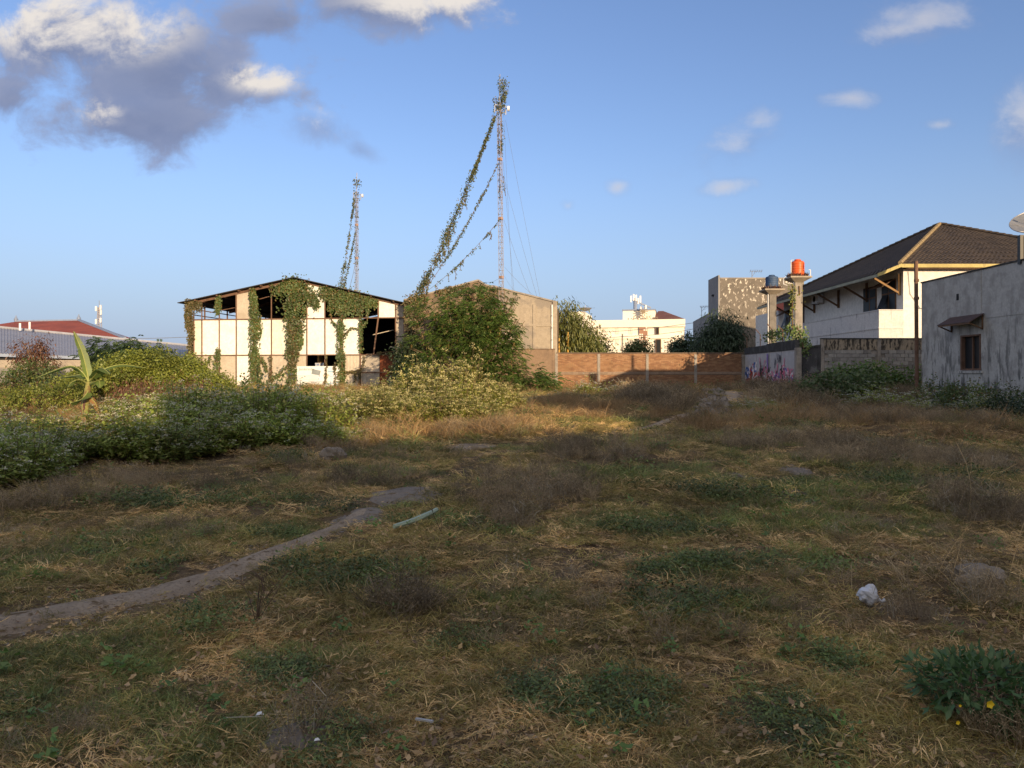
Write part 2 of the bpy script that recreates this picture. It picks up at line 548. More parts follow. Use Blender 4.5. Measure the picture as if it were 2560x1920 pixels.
M_black_plastic = plain('black_plastic', (0.03, 0.03, 0.03), 0.5)
M_white_plastic = plain('white_plastic', (0.72, 0.72, 0.72), 0.5)
M_bag = plain('pale_plastic_bag', (0.50, 0.51, 0.55), 0.45, 0, 0.4, 0.25)
M_bagblue = worn('blue_white_sack', (0.55, 0.57, 0.62), (0.16, 0.22, 0.4), None, 4.0, 0.6, (0.5, 0.6))
M_stone = worn('broken_stone', (0.25, 0.21, 0.17), (0.18, 0.155, 0.13), None, 3.0, 0.9)
M_bark = worn('grey_brown_bark', (0.14, 0.095, 0.065), (0.09, 0.06, 0.045), None, 4.0, 0.95)
M_vinestem = worn('woody_vine_stem', (0.17, 0.10, 0.055), (0.11, 0.07, 0.04), None, 5.0, 0.95)
M_bamboo = plain('golden_bamboo', (0.5, 0.30, 0.07), 0.5)
M_leaf_vine = leafy('vine_leaf', (0.06, 0.11, 0.022), (0.12, 0.165, 0.04), (0.2, 0.13, 0.035))
M_leaf_guy = leafy('dark_creeper_leaf', (0.035, 0.06, 0.014), (0.07, 0.095, 0.025), (0.13, 0.09, 0.03), 0.25)
M_leaf_vine_dry = leafy('drying_vine_leaf', (0.13, 0.10, 0.035), (0.085, 0.095, 0.03), (0.2, 0.12, 0.04))
M_leaf_tree = leafy('feathery_tree_leaf', (0.075, 0.15, 0.022), (0.13, 0.22, 0.04), (0.19, 0.20, 0.045))
M_leaf_dark = leafy('dark_glossy_leaf', (0.022, 0.045, 0.014), (0.04, 0.07, 0.02), None, 0.25)
M_leaf_deep = leafy('deep_green_leaf', (0.03, 0.065, 0.03), (0.05, 0.085, 0.035), None, 0.3)
M_leaf_olive = leafy('olive_bamboo_leaf', (0.13, 0.155, 0.03), (0.20, 0.20, 0.045), (0.07, 0.10, 0.025))
M_leaf_shrub = leafy('weed_shrub_leaf', (0.21, 0.28, 0.045), (0.33, 0.40, 0.075), (0.40, 0.36, 0.09), inst=0.2)
M_leaf_mound = leafy('yellow_green_creeper_leaf', (0.16, 0.20, 0.022), (0.25, 0.27, 0.035), (0.11, 0.15, 0.02))
M_leaf_dryred = leafy('dry_red_brown_leaf', (0.18, 0.07, 0.035), (0.12, 0.055, 0.03), (0.2, 0.1, 0.05))
M_pod = leafy('seed_pod', (0.24, 0.19, 0.04), (0.2, 0.11, 0.035), None, 0.25)
M_flower_lit = leafy('sunlit_flower_head', (0.48, 0.44, 0.17), (0.60, 0.54, 0.26), (0.34, 0.30, 0.10), 0.3)  # sunlit copy of the shrub flowers, warm light put into the colour
M_flower_pale = leafy('pale_flower_head', (0.52, 0.52, 0.46), (0.66, 0.65, 0.58), (0.34, 0.35, 0.26), 0.3)
M_flower_shade = leafy('shaded_flower_head', (0.46, 0.45, 0.33), (0.60, 0.58, 0.46), (0.30, 0.31, 0.15), 0.3)  # the same flowers for the thicket, its shade put into the colour
M_leaf_lit = leafy('sunlit_weed_leaf', (0.19, 0.22, 0.03), (0.27, 0.29, 0.045), (0.26, 0.19, 0.05), inst=0.12)  # sunlit copy of the shrub leaf, the sun's yellow put into the colour
M_banana = leafy('banana_leaf', (0.12, 0.18, 0.03), (0.15, 0.21, 0.035), None, 0.4)
M_banana_stem = worn('banana_stem', (0.26, 0.26, 0.08), (0.16, 0.11, 0.05), (0.1, 0.065, 0.04), 3.0, 0.7)
M_petal = plain('yellow_petal', (0.75, 0.52, 0.02), 0.6, vary=0.05)

# ================================================================== GROUND
PATH_PX = [(-260, 1625, .62), (0, 1562, .58), (180, 1528, .56), (330, 1495, .54), (480, 1455, .5), (620, 1408, .42), (700, 1374, .3), (800, 1336, .28), (870, 1304, .34), (950, 1268, .45), (1010, 1240, .5), (1080, 1222, .3), (1130, 1190, .1), (1170, 1160, .08),
           (1230, 1125, .1), (1330, 1108, .12), (1450, 1092, .12), (1560, 1075, .15), (1660, 1050, .3), (1750, 1030, 1.1), (1800, 1010, 1.5), (1835, 992, 1.4)]
PATH = []
for px, py, w in PATH_PX:
    g = G(px, py); PATH.append((g.x, g.y, w * .31))
BARE_PX = [(1015, 1248, 95, 24), (905, 1300, 70, 24), (1170, 1115, 75, 8), (1830, 1207, 62, 19), (1985, 1196, 40, 14), (1428, 1064, 30, 9), (835, 1148, 26, 7), (740, 1860, 90, 40), (1990, 1262, 48, 10)]
BARE = []
for px, py, rx, ry in BARE_PX:
    a = G(px, py); b0 = G(px, py - ry); b1 = G(px, py + ry)
    BARE.append((a.x, a.y, rx / 1920 * a.y, (b0.y - b1.y) / 2))


def path_dist(x, y):
    """distance to the path's edge (negative inside)"""
    x = np.asarray(x, float); y = np.asarray(y, float)
    best = np.full(x.shape, 1e9)
    for (ax, ay, aw), (bx, by, bw) in zip(PATH[:-1], PATH[1:]):
        dx, dy = bx - ax, by - ay
        t = np.clip(((x - ax) * dx + (y - ay) * dy) / (dx * dx + dy * dy), 0, 1)
        best = np.minimum(best, np.hypot(x - ax - t * dx, y - ay - t * dy) - (aw + (bw - aw) * t))
    return best


def build_ground():
    xs = np.concatenate([[-3000, -1200, -500, -220, -120, -80], np.arange(-50, 50.01, 0.45), [80, 120, 220, 500, 1200, 3000]])
    ys = np.concatenate([[-3000, -800, -200, -80, -40, -20, -10], np.arange(-4, 60.01, 0.45), [64, 70, 80, 100, 150, 220, 400, 900, 1800, 3000]])
    X, Y = np.meshgrid(xs, ys)
    Z = H(X, Y)
    nx, ny = len(xs), len(ys)
    V = np.stack([X.ravel(), Y.ravel(), Z.ravel()], 1)
    i = np.arange(nx * ny).reshape(ny, nx)
    F = np.stack([i[:-1, :-1].ravel(), i[:-1, 1:].ravel(), i[1:, 1:].ravel(), i[1:, :-1].ravel()], 1)
    me = np_mesh('ground', V, F, smooth=True)
    m, nt, out = new_mat('dry_soil_and_litter')
    b = nt.nodes.new('ShaderNodeBsdfPrincipled'); nt.links.new(b.outputs[0], out.inputs[0])
    b.inputs['Roughness'].default_value = 0.95; b.inputs['Specular IOR Level'].default_value = 0.1
    p = _pos(nt)
    c = _mix(nt, _range(nt, _noise(nt, p, 0.7, 6), 0.38, 0.62), (0.13, 0.09, 0.05), (0.20, 0.14, 0.08))
    c = _mix(nt, _range(nt, _noise(nt, p, 0.33, 5), 0.5, 0.66), c, (0.10, 0.085, 0.035))
    c = _mix(nt, _range(nt, _noise(nt, p, 30, 4, 0.7), 0.45, 0.7), c, (0.07, 0.05, 0.03))
    nt.links.new(c, b.inputs['Base Color'])
    bn = nt.nodes.new('ShaderNodeBump'); bn.inputs['Strength'].default_value = 0.6; bn.inputs['Distance'].default_value = 0.05
    nt.links.new(_noise(nt, p, 22, 6, 0.7), bn.inputs['Height']); nt.links.new(bn.outputs[0], b.inputs['Normal'])
    tag(link_mesh('ground', me, m), kind='structure')


def np_mesh(name, V, F, smooth=False):
    V = np.asarray(V, np.float32); F = np.asarray(F, np.int32)
    me = bpy.data.meshes.new(name)
    k = F.shape[1]
    me.vertices.add(len(V)); me.vertices.foreach_set('co', V.ravel())
    me.loops.add(F.size); me.loops.foreach_set('vertex_index', F.ravel())
    me.polygons.add(len(F)); me.polygons.foreach_set('loop_start', np.arange(0, F.size, k, dtype=np.int32))
    if smooth: me.polygons.foreach_set('use_smooth', np.ones(len(F), bool))
    me.update(calc_edges=True); me.validate()
    return me


build_ground()


def soil(name, c1, c2):
    m, nt, out = new_mat(name)
    b = nt.nodes.new('ShaderNodeBsdfPrincipled'); nt.links.new(b.outputs[0], out.inputs[0])
    b.inputs['Roughness'].default_value = 0.95; b.inputs['Specular IOR Level'].default_value = 0.1
    p = _pos(nt)
    c = _mix(nt, _range(nt, _noise(nt, p, 2.5, 7, 0.65), 0.35, 0.65), c1, c2)
    c = _mix(nt, _range(nt, _noise(nt, p, 40, 4, 0.7), 0.5, 0.7), c, tuple(x * 0.6 for x in c1))
    c = _mix(nt, _range(nt, _noise(nt, p, 6, 6, 0.7), 0.54, 0.66), c, (0.17, 0.115, 0.06))
    nt.links.new(c, b.inputs['Base Color'])
    bn = nt.nodes.new('ShaderNodeBump'); bn.inputs['Strength'].default_value = 0.9; bn.inputs['Distance'].default_value = 0.04
    nt.links.new(_noise(nt, p, 25, 7, 0.75), bn.inputs['Height']); nt.links.new(bn.outputs[0], b.inputs['Normal'])
    return m


M_path = soil('grey_trodden_dirt', (0.35, 0.27, 0.195), (0.47, 0.37, 0.27))
M_bare = soil('bare_grey_sand', (0.24, 0.20, 0.165), (0.32, 0.27, 0.22))


def path_ribbon(k0, k1):
    # a ribbon that follows the ground
    pts = []
    for k in range(k0, k1):
        a, b = PATH[k], PATH[k + 1]
        n = max(2, int(math.hypot(b[0] - a[0], b[1] - a[1]) / 0.3))
        for i in range(n):
            t = i / n; pts.append([a[j] + (b[j] - a[j]) * t for j in range(3)])
    P = np.array(pts)
    ker = np.ones(7) / 7
    for j in range(3):
        P[3:-3, j] = np.convolve(P[:, j], ker, 'valid')
    T = np.gradient(P[:, :2], axis=0); T /= np.linalg.norm(T, axis=1)[:, None]
    Nn = np.stack([-T[:, 1], T[:, 0]], 1)
    rows = []
    for q in np.linspace(-1, 1, 7):
        wob = 1 + 0.5 * (fbm(np.arange(len(P)) * 0.35, np.full(len(P), 5.0 + np.sign(q) * 9), 21) - 0.5)
        XY = P[:, :2] + Nn * (P[:, 2] * wob * 1.15 * q)[:, None]
        Z = H(XY[:, 0], XY[:, 1]) + 0.03 * (1 - abs(q)) - 0.012 * (abs(q) > 0.9) + 0.012
        rows.append(np.stack([XY[:, 0], XY[:, 1], Z], 1))
    V = np.concatenate(rows); n = len(P)
    F = []
    for r in range(6):
        for k in range(n - 1):
            F.append([r * n + k, (r + 1) * n + k, (r + 1) * n + k + 1, r * n + k + 1])
    tag(link_mesh('dirt_path', np_mesh('dirt_path', V, F, True), M_path), kind='structure')


def build_path():
    path_ribbon(0, 9)
    path_ribbon(17, len(PATH) - 1)
    for i, (x, y, rx, ry) in enumerate(BARE):
        Vv = [(x, y, 0)]; Ff = []
        rings, seg = 5, 26
        for r in range(1, rings + 1):
            for s in range(seg):
                a = 2 * math.pi * s / seg
                w = 1 + 0.55 * (float(fbm(math.cos(a) * 1.9 + 5 * i, math.sin(a) * 1.9, 4, 3)) - 0.5) * 2
                Vv.append((x + rx * 1.1 * r / rings * w * math.cos(a), y + ry * 1.1 * r / rings * w * math.sin(a), 0))
        for s in range(seg):
            Ff.append([0, 1 + s, 1 + (s + 1) % seg, 1 + (s + 1) % seg])
        for r in range(rings - 1):
            for s in range(seg):
                a, b2 = 1 + r * seg + s, 1 + r * seg + (s + 1) % seg
                Ff.append([a, a + seg, b2 + seg, b2])
        Vv = np.array(Vv)
        ringk = np.concatenate([[0], np.repeat(np.arange(1, rings + 1), seg)]) / rings
        Vv[:, 2] = H(Vv[:, 0], Vv[:, 1]) + 0.014 + 0.02 * (1 - ringk ** 2) + 0.03 * (fbm(Vv[:, 0] * 5, Vv[:, 1] * 5, 71, 3) - .5) - 0.05 * (ringk > 0.95)
        me = bpy.data.meshes.new('dirt_patch'); me.from_pydata([tuple(v) for v in Vv], [], [f if f[2] != f[3] else f[:3] for f in Ff])
        me.polygons.foreach_set('use_smooth', [True] * len(me.polygons))
        tag(link_mesh('dirt_patch', me, M_bare if i in (0, 1, 3, 4, 7, 8) else M_path), kind='structure')


build_path()


# ================================================================== BUILDINGS BEHIND THE CAMERA (unseen, added and sized to shade the lot)
def uv(u, v):
    c, s = math.cos(R(SUN_AZ)), math.sin(R(SUN_AZ))
    return (c * u - s * v, s * u + c * v)


def add_shade_house(u0, u1, v0, v1, h, label):
    a = uv(u0, v1); b = uv(u1, v1)
    f = Frame(a[0], a[1], b[0], b[1])
    f.n = -f.n
    t = thing('shade_house', label, 'building', (a[0], a[1], 0))
    dep = v1 - v0
    w = MB(); f.box(w, 0, f.L, -dep, 0, -0.5, h); w.build('wall', M_white_wall, t)
    r = MB(); f.box(r, 0.001, f.L - 0.001, -dep - 0.3, 0.3, h, h + 0.25); r.build('roof_slab', M_concrete, t)
    for k in range(int(f.L // 4)):
        for z in (1.0, 4.2):
            g = MB(); f.box(g, 1.2 + k * 4, 2.8 + k * 4, 0.002, 0.05, z, z + 1.4); wi = g.build('window', M_timber, t)
            g = MB(); f.box(g, 1.3 + k * 4, 2.7 + k * 4, 0.05, 0.06, z + .1, z + 1.3); g.build('pane', M_glass, wi)
    return t


add_shade_house(-46, -2.9, -34, -25, 8.75, 'long two storey white building added for shade behind the viewer on the left')
add_shade_house(-2.9, 0.1, -34, -25, 6.95, 'narrow lower white block added for shade behind the viewer, between two taller ones')
add_shade_house(0.1, 3.4, -34, -25, 8.6, 'narrow tall white block added for shade behind the viewer, right of the lowest unit')
add_shade_house(3.4, 11.9, -34, -25, 6.5, 'low wide white building added for shade behind the viewer, right of the narrow tall unit')
add_shade_house(11.9, 22.5, -34, -25, 9.4, 'tallest white building added for shade behind the viewer, behind the mouldy grey building')

# ================================================================== WAREHOUSE
def build_warehouse():
    f = Frame(-22.5, 54.0, -7.31, 52.0)
    Z1, Z2, Z0 = 5.55, 3.05, 0.70
    px = lambda zx: 400 + zx / 3.3515
    cols = [f.s_of(px(q)) for q in (285, 352, 498, 640, 787, 935, 1083, 1232, 1383, 1530, 1680, 1830, 1975, 2045)]
    sA = f.s_of(px(1140)); sL, sR = f.s_of(px(225)), f.s_of(px(2062))
    zA, zL, zR = 8.34, 6.78, 6.50

    def roofz(s):
        return zL + (zA - zL) * (s - sL) / (sA - sL) if s < sA else zA + (zR - zA) * (s - sA) / (sR - sA)

    t = thing('warehouse', 'white panelled gabled warehouse with open bays, overgrown with creepers', 'warehouse', f.P(0, 0, 0.5))
    g = 0.03

    def panel(i, z0, z1, mat, s0=None, s1=None, name='panel'):
        a = (cols[i] if s0 is None else s0) + g; b = (cols[i + 1] if s1 is None else s1) - g
        m = MB(); tilt = random.uniform(-.012, .012)
        f.slab(m, [(a, z0 + g), (b, z0 + g), (b, z1 - g), (a, z1 - g)], -0.035 + tilt, -0.015 + tilt)
        return m.build(name, mat, t)

    for i in range(0, 10):
        panel(i, Z2, Z1, M_panel_cream if i in (0, 5) else M_panel)
    panel(12, Z2 + 1.2, Z1, M_panel_grey)
    panel(12, Z2, Z2 + 1.2, M_panel_grey)
    for i in range(0, 7):
        panel(i, Z0, Z2, M_panel if i == 3 else M_panel_dirty)
    # gable panels
    for i, mat, z0 in ((3, M_panel_dirty, Z1), (7, M_panel, Z1), (11, M_panel, Z1), (12, M_panel_grey, Z1)):
        a, b = cols[i] + g, cols[i + 1] - g
        m = MB(); f.slab(m, [(a, z0 + g), (b, z0 + g), (b, roofz(b) - .2), (a, roofz(a) - .2)], -0.035, -0.015)
        m.build('panel', mat, t)
    # corrugated sheets bottom right
    def corr(s0, s1, z0, z1, mat, name):
        m = MB(); n = int((s1 - s0) / 0.05); V = []
        for k in range(n + 1):
            s = s0 + (s1 - s0) * k / n
            d = -0.02 + (0.02 if k % 2 else -0.02)
            V.append((s, d))
        for k in range(n):
            m.poly([f.P(V[k][0], V[k][1], z0), f.P(V[k + 1][0], V[k + 1][1], z0), f.P(V[k + 1][0], V[k + 1][1], z1), f.P(V[k][0], V[k][1], z1)])
        return m.build(name, mat, t)
    s = lambda q: f.s_of(px(q))
    corr(s(1545), s(1728), Z0, Z2 - .05, M_tin, 'corrugated_sheet')
    m = MB(); f.box(m, s(1728), s(1838), -0.03, 0.0, Z0, Z2 + .05); m.build('metal_sheet', M_panel_grey, t)
    corr(s(1840), s(1975), Z0, Z2 - .02, M_rust_sheet, 'rusty_sheet')
    m = MB(); f.box(m, s(1905), s(1922), 0.03, 0.05, Z0, Z0 + .75); m.build('sheet_gap', M_dark, t)
    m = MB(); f.box(m, s(1924), s(1942), 0.05, 0.09, Z0, Z0 + .9); m.build('plank', M_tin, t)
    # posts and rails
    for i, q in enumerate(cols):
        m = MB(); top = roofz(q) - .12
        if i == 11: m.bar(f.P(s(1790), 0.02, Z2), f.P(q, 0.02, Z1), .09); m.bar(f.P(q, .02, Z1), f.P(q, .02, top), .09)
        elif i == 10: m.bar(f.P(q, 0.02, Z0), f.P(q, 0.02, Z1), .09)
        else: m.bar(f.P(q, .02, Z0), f.P(q, .02, top), .065)
        m.build('post', M_rust, t)
    for z, a, b in ((Z1, sL + .2, cols[13]), (Z2, sL + .2, cols[12]), (Z0 + .0, sL + .3, cols[12]), (Z0 + 1.15, s(1545), s(1975))):
        m = MB(); f.box(m, a, b, 0.005, 0.075, z - .035, z + .035); m.build('rail', M_rust, t)
    for (a, b) in ((sL, sA), (sA, sR)):
        m = MB(); m.bar(f.P(a, 0.0, roofz(a) - .14), f.P(b, 0.0, roofz(b) - .14), .09, .16); m.build('rafter', M_rust, t)
        m = MB(); m.bar(f.P(a, -6.0, roofz(a) - .2), f.P(b, -6.0, roofz(b) - .2), .09, .2); m.build('rafter', M_rust, t)
        m = MB(); o = 0.12 if a == sL else -0.0
        lo = f.P(a - (.35 if a == sL else 0), 0, 0); 
        a2 = a - .45 if a == sL else a; b2 = b + .3 if b == sR else b
        sl = (roofz(b) - roofz(a)) / (b - a)
        za, zb = roofz(a) + sl * (a2 - a), roofz(b) + sl * (b2 - b)
        n = 20
        f.slab(m, [(a2, za), (b2, zb), (b2, zb + .05), (a2, za + .05)], -26, 0.45)
        m.build('roof', M_darkroof, t)
        for k in range(5):
            q = a + (b - a) * (k + .5) / 5
            m = MB(); m.bar(f.P(q, .4, roofz(q) - .05), f.P(q, -25.5, roofz(q) - .05), .06, .1); m.build('purlin', M_rust, t)
    # body behind the open bays
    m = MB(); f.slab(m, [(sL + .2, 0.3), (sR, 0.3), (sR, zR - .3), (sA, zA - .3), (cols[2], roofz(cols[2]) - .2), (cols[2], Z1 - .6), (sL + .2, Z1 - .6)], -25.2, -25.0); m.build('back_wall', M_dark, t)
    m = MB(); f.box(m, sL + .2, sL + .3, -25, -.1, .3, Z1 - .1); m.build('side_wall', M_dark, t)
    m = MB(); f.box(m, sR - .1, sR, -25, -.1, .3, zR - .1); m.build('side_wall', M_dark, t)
    for z in (Z1 + .35, Z1 + .75):
        m = MB(); f.box(m, sL + .2, sL + .27, -25, -.1, z, z + .06); m.build('rail', M_rust, t)
    for k in range(7):
        m = MB(); f.box(m, sL + .2, sL + .28, -2 - 3.3 * k, -1.92 - 3.3 * k, Z1 - .1, roofz(sL + .2) - .1); m.build('post', M_rust, t)
    m = MB(); f.box(m, s(1212), s(1246), -2.6, -2.2, .3, Z1); m.build('column', M_bamboo_col, t)
    m = MB(); f.box(m, s(1246), s(1316), -1.2, -1.15, 2.0, 2.52); m.build('inner_sign', M_bagblue, t)
    m = MB(); m.bar(f.P(s(1740), -1.0, 4.45), f.P(s(1915), -1.2, 4.8), .05); m.build('tube_rail', M_panel_dirty, t)
    m = MB(); m.bar(f.P(s(1905), -.8, 3.62), f.P(s(1955), -.6, 3.5), .12, .06); m.build('light_patch', M_panel_dirty, t)  # pale bar standing in for a patch of light inside the bay
    m = MB(); m.bar(f.P(s(380), -.6, 6.1), f.P(s(610), -.6, 6.45), .05); m.build('brace', M_rust, t)
    m = MB(); m.bar(f.P(s(800), -.6, 7.0), f.P(s(1010), -.6, 7.45), .05); m.build('brace', M_rust, t)
    # banner hung over the lower opening
    b = thing('banner', 'printed white advertising banner hung under the dark window opening of the warehouse', 'banner', f.P(s(1150), .1, Z0))
    s0, s1, z0, z1 = s(1152), s(1512), 0.78, 2.27
    m = MB(); f.box(m, s0, s1, .09, .10, z0, z1); m.build('banner_sheet', M_banner, b)
    w_, h_ = s1 - s0, z1 - z0
    SZ = lambda u_, v_: (s0 + u_ * w_, z0 + (1 - v_) * h_)
    dd = [0.104]

    def flat(name, pts, mat):
        dd[0] += .0015
        m = MB(); m.poly([f.P(*(SZ(*p)[0], dd[0], SZ(*p)[1])) for p in pts][::-1]); 
        return m.build(name, mat, b)
    flat('print_shape', [(.36, .12), (.56, .21), (.53, .42), (.34, .36)], M_print_grey)
    flat('print_shape', [(.72, .20), (.86, .22), (.86, .28), (.72, .27)], M_print_blue)
    flat('print_shape', [(.45, .88), (.7, .78), (1.0, .70), (1.0, .76), (.72, .83), (.45, .92)], M_print_blue)
    flat('print_shape', [(.60, .40), (.66, .34), (.74, .36), (.77, .44), (.7, .5), (.62, .48)], M_print_skin)
    flat('print_shape', [(.76, .45), (1.0, .44), (1.0, .47), (.76, .48)], M_print_blue)
    flat('print_shape', [(.86, .86), (.93, .8), (1.0, .84), (1.0, .98), (.88, .98)], M_print_blue)
    for v_, u1, ws in ((.455, .52, (.15, .15)), (.585, .50, (.18, .30)), (.735, .78, (.30, .44)), (.875, .72, (.36, .48))):
        flat('print_bar', [(.01, v_ - .04), (u1, v_ - .04), (u1 + .015, v_ - .02), (u1 + .015, v_ + .02), (u1, v_ + .04), (.01, v_ + .04)], M_print_ink)
        flat('print_bar', [(.012, v_ - .028), (u1, v_ - .028), (u1, v_ + .028), (.012, v_ + .028)], M_banner)
    for txt, u_, v_, size, mat in (('Jamkrindo', .05, .19, .27, M_print_grey), ('KREDIT UMUM', .33, .755, .085, M_print_ink), ('UMUM', .40, .90, .085, M_print_ink)):
        dd[0] += .002
        sz = SZ(u_, v_)
        lettering(txt, size, mat, b, f.P(sz[0], dd[0], sz[1]), math.atan2(f.t.y, f.t.x))
    return f, cols, roofz, s, (Z0, Z2, Z1), (sL, sA, sR)


M_bamboo_col = plain('ochre_column', (0.42, 0.26, 0.1), 0.8)
M_banner = plain('printed_vinyl', (0.76, 0.76, 0.76), 0.5, vary=0.03)
M_print_grey = plain('grey_print', (0.24, 0.27, 0.28), 0.6)
M_print_blue = plain('light_blue_print', (0.30, 0.45, 0.58), 0.6)
M_print_skin = plain('pale_pink_print', (0.60, 0.50, 0.44), 0.6)
M_print_ink = plain('slate_print', (0.20, 0.25, 0.36), 0.6)
WH = build_warehouse()

# ================================================================== GREY GABLED BUILDING
def build_gable():
    Y = 51.0
    x0, x1 = W(1010, 0, Y).x, W(1392, 0, Y).x
    zz = lambda py: EYE + (940 - py) / 1920 * Y
    t = thing('gabled_building', 'weathered grey rendered building with a low gable behind the feathery tree', 'building', (x0, Y, .5))
    xa = W(1196, 0, Y).x; xb = W(1214, 0, Y).x; xm = W(1262, 0, Y).x
    m = MB(); m.prism([(x0, Y, .2), (xm, Y, .2), (xm, Y, zz(725)), (xb, Y, zz(714)), (xa, Y, zz(702)), (x0, Y, zz(752))], (0, .3, 0)); m.build('wall', M_gable_brown, t)
    m = MB(); m.prism([(xm, Y + .004, .2), (x1, Y + .004, .2), (x1, Y + .004, zz(757)), (xm, Y + .004, zz(725))], (0, .3, 0)); m.build('wall', M_gable, t)
    # the receding side wall and roof
    xs, ys = W(1404, 0, 61).x, 61.0
    m = MB(); m.prism([(x1, Y + .31, .2), (xs, ys, .2), (xs, ys, zz(757) - .5), (x1, Y + .31, zz(757) - .15)], (-.3, 0, 0)); m.build('side_wall', M_gable_brown, t)
    m = MB(); m.prism([(x0, Y + .3, zz(752) - .1), (xa, Y + .3, zz(702) - .15), (x1 - .1, Y + .3, zz(757) - .1), (x1 - .1, Y + .3, zz(757) - .18), (xa, Y + .3, zz(702) - .25), (x0, Y + .3, zz(752) - .2)], (0, 14, 0)); m.build('roof', M_darkroof, t)
    for a, b in (((x0, zz(752)), (xa, zz(702))), ((xa, zz(702)), (xb, zz(714))), ((xb, zz(714)), (xm, zz(725))), ((xm, zz(725)), (x1, zz(757)))):
        m = MB(); m.bar((a[0], Y + .14, a[1] + .05), (b[0], Y + .14, b[1] + .05), .44, .1); m.build('coping', M_concrete, t)
    xp = W(1380, 0, Y).x
    m = MB(); m.tube([(xp, Y - .07, zz(872)), (xp, Y - .07, zz(762))], .055, 8); pi = m.build('downpipe', M_white_plastic, t)
    for py in (790, 820, 850):
        m = MB(); m.tube([(xp, Y - .07, zz(py) - .03), (xp, Y - .07, zz(py) + .03)], .068, 8); m.build('bracket', M_steel, pi)
    m = MB(); m.box(x1 - .28, x1 + .02, Y - .1, Y - .002, .2, zz(757) + .1); m.build('corner_pier', M_gable, t)
    for q, p in ((1284, 0), (1336, 0)):
        xx = W(q, 0, Y).x
        m = MB(); m.box(xx - .1, xx + .1, Y - .05, Y - .003, .2, zz(757) - .1); m.build('rib', M_gable, t)
    m = MB(); m.box(W(1290, 0, Y).x, x1 - .3, Y - .045, Y - .004, zz(816), zz(810)); m.build('beam', M_gable, t)
    # flat vent cowl peeping over the ridge
    c = W(1232, 716, 53)
    t2 = thing('roof_vent', 'small round pale vent cowl on the gable ridge', 'vent', c)
    m = MB(); m.lathe((c.x, c.y, c.z - .5), [(.3, 0), (.3, .35), (.42, .36), (.36, .5), (.1, .58)], 14); m.build('cowl', M_panel_grey, t2)


build_gable()

# ================================================================== BRICK WALL
def build_brick_wall():
    Y = 48.0
    z0, z1 = 0.55, EYE + (940 - 884) / 1920 * Y
    xs = [W(q, 0, Y).x for q in (1391, 1497, 1618, 1739, 1858)]
    t = thing('brick_wall', 'long unplastered orange brick boundary wall with grey concrete pillars', 'wall', (xs[0], Y, z0))
    m = MB(); m.box(xs[0], xs[-1], Y + .03, Y + .13, z0, z1); m.build('mortar', M_mortar, t)
    zc = z0 + (z1 - z0) * .5
    m = MB(); m.box(xs[0], xs[-1], Y - .012, Y + .03, zc - .06, zc + .08); m.build('tie_beam', M_mortar, t)
    m = MB(); m.box(xs[0], xs[-1], Y - .02, Y + .16, z1, z1 + .07); m.build('coping', M_black_brown, t)
    for i, x in enumerate(xs):
        m = MB(); m.box(x - .085, x + .085, Y - .03, Y + .15, z0, z1 - .02 * i % 3); m.build('pillar', M_concrete, t)
    mats = (M_brick1, M_brick2, M_brick3)
    mbs = [MB(), MB(), MB()]
    rows = int((z1 - z0) / .066)
    for r in range(rows):
        z = z0 + r * .066 + .004
        if abs(z + .028 - zc) < .10: continue
        for i in range(4):
            x = xs[i] + .088 + (.11 if r % 2 else 0) * 0
            off = -.115 if r % 2 else 0
            while x + off < xs[i + 1] - .09:
                a, b = max(x + off, xs[i] + .088), min(x + off + .215, xs[i + 1] - .088)
                if b - a > .04:
                    d = random.uniform(0, .012)
                    random.choice(mbs).box(a, b, Y + d, Y + .03, z + random.uniform(-.003, .003), z + .055)
                x += .23
    for mb, mt in zip(mbs, mats):
        tag(mb.build('brick_courses', mt, t), kind='stuff')
    # plastered stretch left of it
    xl, xr = W(1180, 0, Y).x, xs[0] - .1
    zt = EYE + (940 - 874) / 1920 * Y
    t2 = thing('plastered_wall', 'brown plastered boundary wall with a blackened top, left of the brick wall', 'wall', (xl, Y, z0))
    m = MB(); m.box(xl, xr, Y + .01, Y + .16, z0, zt); m.build('wall_face', M_plaster_brown, t2)
    m = MB(); m.box(xl, xr + .02, Y - .01, Y + .18, zt, zt + .06); m.build('coping', M_black_brown, t2)
    m = MB(); m.box(xr - .16, xr, Y - .015, Y + .009, z0, zt); m.build('pillar', M_plaster_brown, t2)


M_black_brown = worn('blackened_wall_top', (0.12, 0.09, 0.07), (0.2, 0.14, 0.1), None, 2.0, 0.95)
M_brick1 = worn('orange_brick', (0.30, 0.165, 0.09), (0.25, 0.135, 0.072), (0.09, 0.065, 0.05), 1.3, 0.95, zfade=(3.4, 2.1))
M_brick2 = worn('dull_red_brick', (0.25, 0.13, 0.076), (0.20, 0.105, 0.06), (0.09, 0.065, 0.05), 1.3, 0.95, zfade=(3.4, 2.1))
M_brick3 = worn('pale_brick', (0.34, 0.20, 0.115), (0.28, 0.165, 0.09), (0.09, 0.065, 0.05), 1.3, 0.95, zfade=(3.4, 2.1))
build_brick_wall()

